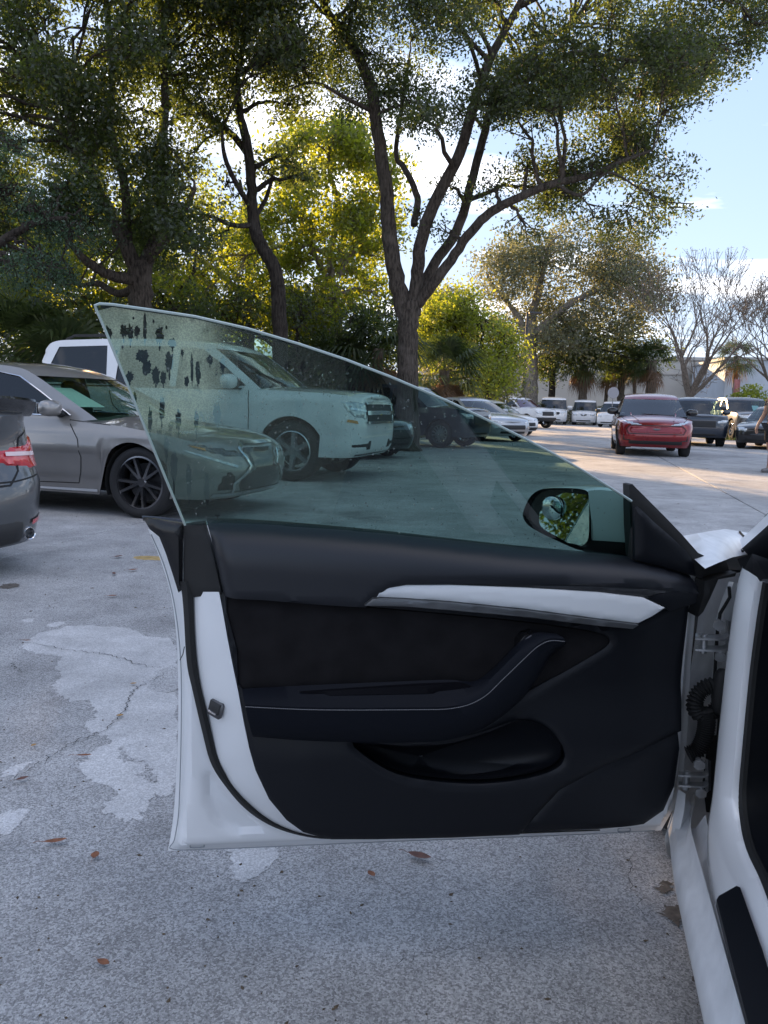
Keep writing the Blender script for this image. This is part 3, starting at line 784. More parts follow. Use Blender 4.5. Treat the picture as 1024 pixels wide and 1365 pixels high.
def suv_spec(**k):
    d = dict(xf=2.42, xr=2.72, W=1.02, R=0.405, arch=0.47, archf=0.98, z0=0.34, wx=(1.475, -1.475), ww=0.27, rimf=0.66, spokes=6, n=104, ex=24, ey=5.0, crown=0.06,
        belt=[(-2.72, 1.16), (-2.3, 1.20), (-1, 1.19), (0.4, 1.19), (1.0, 1.20), (1.5, 1.19), (2.0, 1.17), (2.3, 1.145), (2.42, 1.11)],
        wz=[(0.3, 0.955), (0.5, 0.985), (0.75, 1.0), (1.0, 0.99), (1.15, 0.965), (1.25, 0.955)],
        front=[(0.3, 0.16), (0.42, 0.03), (0.6, 0.0), (0.75, 0.0), (0.95, 0.015), (1.15, 0.06)],
        rear=[(0.3, 0.1), (0.5, 0.0), (0.8, 0.0), (1.2, 0.05)],
        side=[(1.02, 1.21), (0.72, 1.44), (0.30, 1.74), (0.0, 1.83), (-0.8, 1.87), (-1.8, 1.86), (-2.35, 1.82), (-2.52, 1.62), (-2.64, 1.22)], iw=2, ir=6, tumble=0.20, wbow=0.13, rbow=0.05,
        windows=[[(0.55, 1.23), (0.80, 1.25), (0.45, 1.52), (0.12, 1.73), (-0.22, 1.76), (-0.25, 1.22)], [(-0.35, 1.22), (-0.33, 1.765), (-1.18, 1.775), (-1.22, 1.22)], [(-1.36, 1.23), (-1.40, 1.775), (-2.22, 1.755), (-2.48, 1.25)]])
    d.update(k); return d
def hatch_spec(**k):
    d = dict(xf=2.33, xr=2.38, W=0.94, R=0.365, arch=0.42, z0=0.24, wx=(1.49, -1.49), ww=0.235, rimf=0.70, spokes=5, n=100, crown=0.09,
        belt=[(-2.38, 1.02), (-2.1, 1.08), (-1.4, 1.06), (-0.5, 1.00), (0.5, 0.98), (1.2, 0.97), (1.7, 0.93), (2.1, 0.85), (2.33, 0.74)],
        wz=[(0.2, 0.925), (0.36, 0.955), (0.55, 0.985), (0.75, 1.0), (0.9, 0.975), (1.02, 0.94), (1.15, 0.92)],
        front=[(0.2, 0.2), (0.34, 0.06), (0.5, 0.0), (0.65, 0.02), (0.8, 0.07), (1.0, 0.2)],
        rear=[(0.2, 0.16), (0.4, 0.03), (0.7, 0.0), (1.1, 0.08)],
        side=[(1.12, 1.02), (0.70, 1.24), (0.25, 1.47), (-0.05, 1.56), (-0.6, 1.605), (-1.2, 1.58), (-1.6, 1.50), (-2.0, 1.30), (-2.25, 1.10)], iw=2, ir=6, tumble=0.36,
        windows=[[(0.62, 1.04), (0.85, 1.05), (0.35, 1.34), (0.0, 1.47), (-0.30, 1.51), (-0.32, 1.05)], [(-0.42, 1.06), (-0.40, 1.52), (-0.85, 1.52), (-1.3, 1.45), (-1.65, 1.28), (-1.7, 1.15), (-1.5, 1.10)]])
    d.update(k); return d
def van_spec(**k):
    d = dict(xf=2.20, xr=2.20, W=0.92, R=0.325, arch=0.365, z0=0.22, wx=(1.35, -1.40), ww=0.21, rimf=0.62, spokes=6, n=80, ex=18, ey=4.0, crown=0.08,
        belt=[(-2.2, 1.08), (-1, 1.08), (0.6, 1.06), (1.2, 1.05), (1.7, 1.0), (2.0, 0.93), (2.2, 0.83)],
        wz=[(0.2, 0.94), (0.4, 0.985), (0.7, 1.0), (1.0, 0.985), (1.2, 0.97)],
        front=[(0.2, 0.14), (0.35, 0.02), (0.55, 0.0), (0.8, 0.03), (1.0, 0.1)], rear=[(0.2, 0.05), (0.5, 0.0), (1.2, 0.03)],
        side=[(1.55, 1.06), (1.15, 1.36), (0.80, 1.66), (0.5, 1.78), (-0.5, 1.83), (-1.5, 1.82), (-2.05, 1.80), (-2.12, 1.5), (-2.16, 1.1)], iw=2, ir=6, tumble=0.13, wbow=0.16, rbow=0.03,
        windows=[[(0.95, 1.10), (1.28, 1.12), (0.85, 1.48), (0.62, 1.66), (0.1, 1.68), (0.1, 1.10)]])
    d.update(k); return d
def pickup_spec(**k):
    d = dict(xf=2.45, xr=2.85, W=0.95, R=0.39, arch=0.455, z0=0.40, wx=(1.60, -1.65), ww=0.25, rimf=0.62, spokes=6, twin=False, spw=0.05, n=100, ex=20, ey=4.2, crown=0.07,
        belt=[(-2.85, 1.17), (-2, 1.18), (-0.9, 1.18), (0, 1.17), (0.9, 1.17), (1.5, 1.16), (2.1, 1.12), (2.45, 1.02)],
        wz=[(0.3, 0.95), (0.55, 0.985), (0.8, 1.0), (1.0, 0.985), (1.2, 0.95)],
        front=[(0.3, 0.16), (0.5, 0.03), (0.7, 0.0), (0.9, 0.02), (1.1, 0.09)], rear=[(0.3, 0.06), (0.6, 0.0), (1.2, 0.02)],
        side=[(1.0, 1.19), (0.68, 1.43), (0.35, 1.66), (0.1, 1.74), (-0.4, 1.77), (-0.8, 1.76), (-1.05, 1.72), (-1.18, 1.5), (-1.25, 1.19)], iw=2, ir=6, tumble=0.24, wbow=0.13, rbow=0.03,
        windows=[[(0.60, 1.22), (0.78, 1.23), (0.42, 1.50), (0.18, 1.65), (-0.22, 1.68), (-0.24, 1.22)], [(-0.34, 1.22), (-0.32, 1.68), (-0.85, 1.67), (-1.04, 1.24)]])
    d.update(k); return d

P_WHITE = paint('white', (0.78, 0.79, 0.80)); P_GREY = paint('warm_grey', (0.31, 0.295, 0.28), 0.45, 0.3); P_DGREY = paint('dark_grey', (0.075, 0.08, 0.085), 0.35, 0.3)
P_RED = paint('candy_red', (0.25, 0.005, 0.010), 0.35, 0.28); P_BLACK = paint('black', (0.012, 0.012, 0.014)); P_BLUE = paint('dark_blue', (0.02, 0.03, 0.05), 0.3); P_SILV = paint('silver', (0.45, 0.47, 0.49), 0.6)

# --- grey sedan seen through the pane's rear edge
def make_grey_sedan():
    fw = Vector((-2.286, 7.245, 0)); f = Vector((math.cos(RAD(-17)), math.sin(RAD(-17)), 0)); l = Vector((-f.y, f.x, 0))
    c = fw + l * 0.80 - f * 1.40 * 1.01
    car = Car('parked_sedan', sedan_spec(rim_mat=M_RIMD, bright=True, spokes=5, spw=0.022, steer=RAD(0), crease=[(0.62, 0.014, 0.05), (0.42, -0.018, 0.07)],
        wglass=thin_glass('green_windscreen', (0.50, 0.72, 0.62), 1.0), roof_mat=P_GREY), (c.x, c.y, 0), RAD(-17), 'warm grey sedan with dark ten-spoke wheels behind the open door', scale=1.01, colour=P_GREY)
    R = car
    for A, sgn in ((-38, 1), (38, -1)):
        R.decal('headlight', A, [(h, z) for h, z in ((-0.34, 0.565), (-0.10, 0.59), (0.15, 0.645), (0.36, 0.735), (0.10, 0.715), (-0.20, 0.665), (-0.36, 0.62))], M_LAMPD, 0.010, 0.03)
        R.decal('running_light', A, [(h, z) for h, z in ((-0.22, 0.49), (0.02, 0.56), (0.28, 0.65), (0.29, 0.665), (0.02, 0.585), (-0.23, 0.515))], M_LAMP, 0.012, 0.03)
        R.decal('air_intake', A, [(h, z) for h, z in ((-0.22, 0.27), (0.02, 0.27), (-0.02, 0.43), (-0.12, 0.48), (-0.24, 0.45))], M_BLK, 0.006, 0.04)
        R.decal('corner_lamp', A, [(h, z) for h, z in ((0.10, 0.655), (0.22, 0.69), (0.24, 0.705), (0.11, 0.68))], M_AMBER, 0.014, 0.03)
    R.decal('grille', 'front', [(-0.42, 0.24), (0.42, 0.24), (0.50, 0.34), (0.27, 0.50), (0.38, 0.66), (0.30, 0.70), (-0.30, 0.70), (-0.38, 0.66), (-0.27, 0.50), (-0.50, 0.34)], M_GLOSSBLK, 0.008)
    R.line('grille_trim', 'front', [(0.50, 0.24), (0.53, 0.34), (0.29, 0.50), (0.41, 0.67), (0.31, 0.72), (-0.31, 0.72), (-0.41, 0.67), (-0.29, 0.50), (-0.53, 0.34), (-0.50, 0.24)], 0.03, M_CHROME, off=0.014)
    R.line('front_lip', 'front', [(-0.7, 0.235), (0.7, 0.235)], 0.03, M_CHROME, off=0.014)
    for sd in ('left', 'right'):
        R.line('door_seam', sd, [(0.62, 0.90), (0.76, 0.72), (0.80, 0.55), (0.74, 0.30)])
        R.line('door_seam', sd, [(-0.40, 0.93), (-0.42, 0.7), (-0.40, 0.30)])
        R.line('door_seam', sd, [(-1.30, 0.97), (-1.12, 0.72), (-0.95, 0.45), (-0.92, 0.30)])
        R.line('door_seam', sd, [(0.74, 0.30), (0, 0.285), (-0.92, 0.30)])
        R.line('hood_seam', sd, [(0.62, 0.895), (1.1, 0.86)], 0.006)
        R.decal('side_skirt', sd, [(-0.98, 0.20), (0.98, 0.20), (0.98, 0.27), (0, 0.255), (-0.98, 0.27)], P_GREY, 0.014)
    R.decal('tail_light', 150, [(-0.30, 0.78), (0.10, 0.80), (0.16, 0.93), (-0.25, 0.95)], M_RED, 0.008); R.decal('tail_light', -150, [(-0.30, 0.78), (0.10, 0.80), (0.16, 0.93), (-0.25, 0.95)], M_RED, 0.008)
    R.mirror(0.52, 0.97, P_GREY); R.handle((-0.25, -1.12), 0.80, P_GREY)
    # sheet of paper behind the windscreen
    mb = MB(); mb.grid([[Vector((0.55, y, 1.015)) for y in (-0.62, -0.20)], [Vector((0.16, y, 1.20)) for y in (-0.55, -0.22)]])
    mb.build('paper_sheet', mat('paper', (0.75, 0.78, 0.76), 0.7), R.root)
    R.line('roof_rack_seam', 'top', [(-0.25, 0.0), (-0.7, 0.0)], 0.7, mat('sunroof_glass', (0.02, 0.02, 0.022), 0.1, coat=1), off=0.004)
make_grey_sedan()

# --- white full-size SUV
def make_white_suv():
    al = RAD(-16); f = Vector((math.cos(al), math.sin(al), 0)); l = Vector((-f.y, f.x, 0))
    c = Vector((-1.30, 11.2, 0)) + l * 0.86 - f * 1.475 * 1.08
    car = Car('parked_suv', suv_spec(sglass=[M_GLASS, M_GLASSD, M_GLASSD], rim_mat=M_RIML, spw=0.045, twin=False, crease=[(1.08, 0.012, 0.05), (0.62, -0.012, 0.09)]), (c.x, c.y, 0), al, 'big white SUV with roof rails behind the tinted window glass', scale=1.08, colour=P_WHITE)
    R = car
    for A, sgn in ((-36, 1), (36, -1)):
        R.decal('headlight', A, [(h, z) for h, z in ((-0.24, 0.84), (-0.24, 1.07), (0.0, 1.08), (0.24, 1.09), (0.14, 0.93), (0.02, 0.85))], M_LAMP, 0.012, 0.03)
        R.decal('headlight_bar', A, [(h, z) for h, z in ((-0.22, 0.94), (-0.22, 0.965), (0.12, 1.0), (0.10, 0.97))], M_CHROME, 0.018, 0.03)
        R.decal('corner_lamp', A, [(h, z) for h, z in ((-0.02, 0.785), (0.16, 0.81), (0.14, 0.845), (0.0, 0.825))], M_AMBER, 0.012, 0.03)
        R.decal('bumper_vent', A, [(h, z) for h, z in ((-0.42, 0.42), (0.10, 0.44), (0.08, 0.55), (-0.42, 0.57))], M_BLK, 0.008, 0.05)
    R.decal('grille', 'front', [(-0.60, 0.78), (0.60, 0.78), (0.64, 0.92), (0.60, 1.08), (-0.60, 1.08), (-0.64, 0.92)], M_BLK, 0.012)
    for z in (0.80, 0.93, 1.06): R.line('grille_bar', 'front', [(-0.62, z), (0, z + 0.005), (0.62, z)], 0.055 if z == 0.93 else 0.035, M_CHROME, off=0.026)
    R.decal('badge', 'front', [(-0.13, 0.905), (-0.05, 0.905), (-0.05, 0.885), (0.06, 0.885), (0.05, 0.905), (0.13, 0.905), (0.12, 0.955), (0.05, 0.955), (0.05, 0.975), (-0.06, 0.975), (-0.05, 0.955), (-0.14, 0.955)], mat('gold_badge', (0.6, 0.45, 0.12), 0.25, 1.0), 0.034, 0.05)
    R.decal('skid_plate', 'front', [(-0.85, 0.34), (0.85, 0.34), (0.8, 0.42), (-0.8, 0.42)], M_DARKMETAL, 0.01)
    for sd in ('left', 'right'):
        R.line('door_seam', sd, [(0.86, 1.19), (0.88, 0.9), (0.86, 0.48)], 0.012)
        R.line('door_seam', sd, [(-0.30, 1.20), (-0.30, 0.48)], 0.012)
        R.line('door_seam', sd, [(-1.30, 1.20), (-1.22, 0.95), (-1.00, 0.75), (-0.95, 0.48)], 0.012)
        R.line('door_seam', sd, [(0.86, 0.48), (-0.95, 0.48)], 0.012)
        R.line('side_moulding', sd, [(0.82, 0.60), (-0.92, 0.60)], 0.05, P_WHITE, off=0.014)
        R.decal('running_board', sd, [(-0.95, 0.34), (0.95, 0.34), (0.95, 0.41), (-0.95, 0.41)], M_BLK, 0.03)
        R.line('window_trim', sd, [(0.75, 1.205), (-2.5, 1.21)], 0.022, M_BLK, off=0.006)
    R.mirror(0.66, 1.27, P_WHITE, size=1.25); R.handle((-0.12, -1.1), 1.04, P_WHITE)
    for sd in (1, -1):
        MB().tube([(-0.05, sd * 0.66, 1.87), (-0.15, sd * 0.66, 1.93), (-2.1, sd * 0.64, 1.93), (-2.25, sd * 0.64, 1.87)], 0.02, 6).build('roof_rail', M_BLK, R.root)
        R.decal('tail_light', 'rear', [(sd * 0.80, 0.75), (sd * 0.97, 0.75), (sd * 0.97, 1.15), (sd * 0.82, 1.15)], M_RED, 0.008)
    R.decal('rear_plate', 'rear', [(-0.25, 0.8), (0.25, 0.8), (0.25, 0.95), (-0.25, 0.95)], mat('plate_white', (0.7, 0.7, 0.7), 0.5), 0.01)
    for k, (x, y0, y1) in enumerate(((0.86, -0.75, 0.05), (0.84, 0.05, 0.75))):
        MB().tube([(x + 0.2, y0, 1.24), (x + 0.13, (y0 + y1) / 2, 1.29), (x + 0.11, y1, 1.31)], 0.012, 5).build('wiper', M_BLK, R.root)
make_white_suv()

# --- dark grey sedan, tail at the far left
def make_dark_sedan():
    al = RAD(152); f = Vector((math.cos(al), math.sin(al), 0)); l = Vector((-f.y, f.x, 0))
    corner = Vector((-2.06, 5.02, 0))
    c = corner + l * 0.84 + f * 2.36
    car = Car('parked_saloon', sedan_spec(rim_mat=M_RIMD, crease=[(0.80, 0.010, 0.04), (0.42, -0.015, 0.06)], rear=[(0.15, 0.10), (0.24, 0.03), (0.42, 0.0), (0.60, 0.02), (0.66, 0.07), (0.8, 0.10), (0.97, 0.08), (1.05, 0.02)], ex=9, ey=3.2), (c.x, c.y, 0), al, 'dark grey saloon tail with boot lip and round exhaust at the left edge', colour=P_DGREY)
    R = car
    for sg in (1, -1):
        A = 180 + sg * 30
        R.decal('tail_light', A, [(h, z) for h, z in ((-0.36, 0.70), (-0.08, 0.66), (0.06, 0.66), (0.16, 0.70), (0.20, 0.82), (0.10, 0.88), (-0.06, 0.82), (-0.36, 0.80))], M_RED, 0.014, 0.03)
        R.decal('light_bar', A, [(h, z) for h, z in ((-0.30, 0.755), (0.0, 0.745), (0.0, 0.77), (-0.30, 0.78))], mat('pale_lens', (0.75, 0.55, 0.55), 0.1, coat=1), 0.022, 0.03)
        R.decal('reflector', A, [(h, z) for h, z in ((-0.16, 0.315), (0.20, 0.345), (0.20, 0.37), (-0.16, 0.345))], M_RED, 0.010, 0.03)
        R.decal('bumper_vent', A, [(h, z) for h, z in ((-0.10, 0.22), (0.25, 0.27), (0.30, 0.40), (0.34, 0.46), (0.36, 0.30), (0.30, 0.21))], M_BLK, 0.006, 0.04)
        y = sg * 0.55
        o = MB(); Mx = Matrix.Translation((-2.27, y, 0.262)) @ Matrix.Rotation(RAD(-90), 4, 'Y')
        o.lathe([(0.034, -0.15), (0.040, -0.15), (0.043, 0.05), (0.039, 0.055), (0.034, 0.05), (0.031, -0.10), (0.0, -0.10)], 24, Mx); o.build('exhaust_tip', M_CHROME, R.root)
    R.decal('diffuser', 'rear', [(-0.55, 0.20), (0.55, 0.20), (0.50, 0.36), (0.42, 0.38), (-0.42, 0.38), (-0.50, 0.36)], M_BLK, 0.012)
    R.line('boot_seam', 'rear', [(0.80, 0.95), (0.56, 0.86), (0.50, 0.66), (0.40, 0.58), (-0.40, 0.58), (-0.50, 0.66), (-0.56, 0.86), (-0.80, 0.95)], 0.012)
    R.line('bumper_seam', 'rear', [(-0.7, 0.62), (-0.45, 0.60), (0.45, 0.60), (0.7, 0.62)], 0.01)
    rows = []
    for t in np.linspace(-1, 1, 25):
        y = 0.72 * t; xx = -2.30 + 0.14 * abs(t) ** 2.5; h = 0.045 * (1 - 0.5 * abs(t) ** 4)
        rows.append([Vector((xx + 0.16, y, 1.045)), Vector((xx + 0.05, y, 1.06 + h * 0.4)), Vector((xx - 0.035, y, 1.075 + h)), Vector((xx - 0.045, y, 1.06 + h)), Vector((xx - 0.02, y, 1.02)), Vector((xx + 0.02, y, 0.99))])
    MB().grid(rows).build('boot_spoiler', M_GLOSSBLK, R.root)
    R.mirror(0.52, 0.97, P_DGREY); R.handle((-0.25, -1.12), 0.80, P_DGREY)
    for sd in ('left', 'right'):
        R.line('door_seam', sd, [(0.62, 0.90), (0.78, 0.6), (0.74, 0.30)]); R.line('door_seam', sd, [(-0.40, 0.93), (-0.40, 0.30)]); R.line('door_seam', sd, [(-1.30, 0.97), (-0.95, 0.45), (-0.92, 0.30)])
    for A in (-35, 35): R.decal('headlight', A, [(-0.3, 0.58), (0.25, 0.62), (0.3, 0.72), (-0.3, 0.70)], M_LAMP, 0.01)
make_dark_sedan()

# --- red crossover facing the camera
def make_red():
    bd = RAD(14); f = Vector((-math.sin(bd), -math.cos(bd), 0)); al = math.atan2(f.y, f.x)
    mid = Vector((6.97, 20.2, 0)); c = mid - f * 1.49
    R = Car('red_crossover', hatch_spec(rim_mat=M_RIMD, roof_mat=P_RED, wglass=thin_glass('sky_windscreen', (0.30, 0.34, 0.36), 1.6), pillar_mat=P_BLACK, crease=[(0.95, 0.015, 0.05)]), (c.x, c.y, 0), al, 'red crossover with wet hood driving toward the open door', group='cars in the lane', colour=P_RED)
    for A, sg in ((-30, 1), (30, -1)):
        R.decal('headlight', A, [(h, z) for h, z in ((-0.40, 0.76), (-0.10, 0.80), (0.24, 0.90), (0.22, 0.93), (-0.10, 0.885), (-0.42, 0.82))], M_LAMP, 0.012, 0.03)
        R.decal('lower_duct', A, [(h, z) for h, z in ((-0.30, 0.36), (0.06, 0.40), (0.04, 0.56), (-0.02, 0.56), (-0.04, 0.45), (-0.30, 0.42))], M_BLK, 0.008, 0.04)
    R.decal('nose_panel', 'front', [(-0.62, 0.60), (0.62, 0.60), (0.68, 0.70), (0.60, 0.77), (-0.60, 0.77), (-0.68, 0.70)], P_RED, 0.012)
    R.line('nose_trim', 'front', [(0.66, 0.58), (0.72, 0.70), (0.62, 0.79), (-0.62, 0.79), (-0.72, 0.70), (-0.66, 0.58), (0.66, 0.58)], 0.02, M_BLK, off=0.01)
    R.decal('lower_grille', 'front', [(-0.70, 0.30), (0.70, 0.30), (0.64, 0.44), (-0.64, 0.44)], M_BLK, 0.01)
    R.decal('badge', 'front', [(-0.10, 0.70), (-0.02, 0.675), (0.06, 0.675), (0.11, 0.71), (0.04, 0.715), (-0.03, 0.72)], M_DARKMETAL, 0.03, 0.03)
    for y in (0.30, -0.30): R.line('hood_crease', 'top', [(1.05, y * 1.9), (1.6, y * 1.7), (2.1, y * 1.4)], 0.03, P_RED, off=0.012)
    R.line('hood_seam', 'top', [(1.1, 0.80), (1.7, 0.78), (2.1, 0.66), (2.2, 0.4)], 0.012); R.line('hood_seam', 'top', [(1.1, -0.80), (1.7, -0.78), (2.1, -0.66), (2.2, -0.4)], 0.012)
    R.mirror(0.72, 1.10, M_GLOSSBLK, size=1.2)
    for sd in ('left', 'right'):
        R.line('door_seam', sd, [(0.80, 1.0), (0.86, 0.6), (0.8, 0.34)]); R.line('door_seam', sd, [(-0.36, 1.0), (-0.36, 0.34)])
        R.decal('sill_trim', sd, [(-1.0, 0.24), (1.0, 0.24), (1.0, 0.34), (-1.0, 0.34)], M_BLK, 0.01)
        for xw in (1.49, -1.49):
            arc = [(xw + 0.452 * math.cos(t), 0.365 + 0.452 * math.sin(t)) for t in np.linspace(0.25, math.pi - 0.25, 15)]
            R.line('arch_trim', sd, arc, 0.055, M_BLK, off=0.008)
    MB().tube([(1.15, 0.6, 1.03), (1.2, 0.1, 1.06), (1.22, -0.3, 1.07)], 0.012, 5).build('wiper', M_BLK, R.root)
make_red()

def simple_front(R, z=(0.62, 0.80), gr=None, grm=None, lamp=M_LAMP, A0=32, seams=True, zb=0.95):
    W = R.sp['W']
    for A, sg in ((-A0, 1), (A0, -1)):
        R.decal('headlight', A, [(h, zz) for h, zz in ((-0.28, z[0]), (0.02, z[0] + 0.02), (0.20, z[1] - 0.04), (0.18, z[1]), (-0.08, z[1] - 0.01), (-0.30, z[1] - 0.05))], lamp, 0.012, 0.04)
    if gr: R.decal('grille', 'front', gr, grm or M_BLK, 0.014)
    z0 = R.sp['z0']
    R.decal('lower_grille', 'front', [(-0.55, z0 + 0.06), (0.55, z0 + 0.06), (0.50, z0 + 0.17), (-0.50, z0 + 0.17)], M_BLK, 0.01)
    if seams:
        for sd in ('left', 'right'):
            w0 = R.sp['windows'][0]; xa = max(p[0] for p in w0); xb = min(p[0] for p in w0) - 0.03
            R.line('door_seam', sd, [(xa, zb), (xa + 0.06, 0.7), (xa + 0.02, z0 + 0.12)], 0.012); R.line('door_seam', sd, [(xb, zb), (xb, z0 + 0.12)], 0.012)
def heading_to(dx, dy): return math.atan2(dy, dx)

def make_vans():
    a = aty(738, 550, 61); al = heading_to(-0.22, -1)
    R = Car('white_van', van_spec(wglass=thin_glass('van_windscreen', (0.16, 0.30, 0.30), 1.3)), (a.x, a.y, 0), al, 'white van with dark oval grille, nose out by the hedge', 'van', scale=1.13, colour=P_WHITE, group='white vehicles across the lot')
    simple_front(R, (0.74, 0.98), [(-0.36, 0.66), (0.36, 0.66), (0.46, 0.76), (0.40, 0.88), (-0.40, 0.88), (-0.46, 0.76)], zb=1.05); R.mirror(1.15, 1.15, P_WHITE, size=1.4)
    R.decal('badge', 'front', [(0.11 * math.cos(t), 0.775 + 0.045 * math.sin(t)) for t in np.linspace(0, 6.0, 14)], mat('badge_blue', (0.05, 0.1, 0.3), 0.3), 0.03, 0.05)
    a = aty(780, 550, 61); al = heading_to(-0.30, -1)
    R = Car('white_minivan', van_spec(W=0.87, belt=[(-2.2, 1.02), (-1, 1.02), (0.6, 1.02), (1.2, 1.02), (1.7, 0.98), (2.0, 0.90), (2.2, 0.80)], wglass=thin_glass('van_windscreen', (0.16, 0.30, 0.30), 1.3)), (a.x, a.y, 0), al, 'small white van with winged chrome nose beside the taller van', 'van', scale=1.06, colour=P_WHITE, group='white vehicles across the lot')
    simple_front(R, (0.66, 0.90), [(-0.26, 0.72), (0, 0.62), (0.26, 0.72), (0.22, 0.80), (-0.22, 0.80)], zb=1.0); R.mirror(1.15, 1.12, P_WHITE, size=1.4)
    R.decal('badge', 'front', [(0.08 * math.cos(t), 0.74 + 0.08 * math.sin(t)) for t in np.linspace(0, 6.0, 14)], M_CHROME, 0.03, 0.05)
    a = aty(822, 550, 56); al = heading_to(-0.62, -1)
    R = Car('white_wagon', van_spec(W=0.86, wglass=thin_glass('van_windscreen', (0.16, 0.30, 0.30), 1.3)), (a.x, a.y, 0), al, 'white van half hidden behind the red crossover', 'van', scale=1.0, colour=P_WHITE, group='white vehicles across the lot')
    simple_front(R, (0.66, 0.90), zb=1.0); R.mirror(1.15, 1.12, M_BLK, size=1.4)
make_vans()
def make_white_pickup():
    a = aty(690, 550, 48); al = heading_to(0.75, -1)
    R = Car('white_pickup', pickup_spec(wglass=mat('maroon_screen', (0.05, 0.012, 0.03), 0.08, coat=1.0), rim_mat=M_RIML), (a.x, a.y, 0), al, 'white pickup truck with dark maroon windscreen near the lamp post', 'pickup truck', scale=1.02, colour=P_WHITE, group='white vehicles across the lot')
    simple_front(R, (0.80, 1.02), [(-0.5, 0.72), (0.5, 0.72), (0.5, 1.0), (-0.5, 1.0)], zb=1.15); R.mirror(0.72, 1.26, M_BLK, size=1.2)
    R.decal('front_bumper', 'front', [(-0.9, 0.42), (0.9, 0.42), (0.9, 0.66), (-0.9, 0.66)], M_BLK, 0.03)
    a = aty(655, 560, 34); al = heading_to(0.62, -1)
    R = Car('white_coupe', sedan_spec(rim_mat=M_RIMD), (a.x, a.y, 0), al, 'white sedan with black front bumper in the row beyond the glass', scale=1.02, colour=P_WHITE, group='white vehicles across the lot')
    simple_front(R, (0.60, 0.74), [(-0.5, 0.40), (0.5, 0.40), (0.55, 0.58), (-0.55, 0.58)], zb=0.9); R.mirror(0.52, 0.97, P_WHITE)
    R.decal('front_bumper', 'front', [(-0.8, 0.22), (0.8, 0.22), (0.8, 0.38), (-0.8, 0.38)], M_BLK, 0.012)
    a = aty(632, 560, 28); al = heading_to(0.55, -1)
    R = Car('silver_sedan', sedan_spec(rim_mat=M_RIML), (a.x, a.y, 0), al, 'pale silver sedan just behind the sloping top edge of the glass', scale=1.03, colour=P_SILV, group='white vehicles across the lot')
    simple_front(R, (0.60, 0.74), [(-0.5, 0.40), (0.5, 0.40), (0.55, 0.58), (-0.55, 0.58)], zb=0.9); R.mirror(0.52, 0.97, P_SILV)
make_white_pickup()
def make_dark_row():
    a = Vector((0.75, 22.6, 0)); al = RAD(-32)
    R = Car('dark_suv', suv_spec(W=0.97, rim_mat=M_RIML, spokes=7, wglass=M_GLASS), (a.x, a.y, 0), al, 'black SUV with silver wheels seen through the clear part of the glass', scale=0.92, colour=P_BLUE, group='dark cars beyond the glass')
    simple_front(R, (0.86, 1.06), [(-0.5, 0.72), (0.5, 0.72), (0.5, 1.0), (-0.5, 1.0)], zb=1.15); R.mirror(0.66, 1.27, P_BLUE)
    a = Vector((-1.60, 17.6, 0)); al = RAD(-40)
    R = Car('black_sedan', sedan_spec(rim_mat=M_RIML), (a.x, a.y, 0), al, 'black sedan nose poking out beyond the white SUV bumper', scale=1.05, colour=P_BLACK, group='dark cars beyond the glass')
    simple_front(R, (0.58, 0.74), [(-0.5, 0.40), (0.5, 0.40), (0.55, 0.60), (-0.55, 0.60)], zb=0.9); R.mirror(0.52, 0.97, P_BLACK)
make_dark_row()
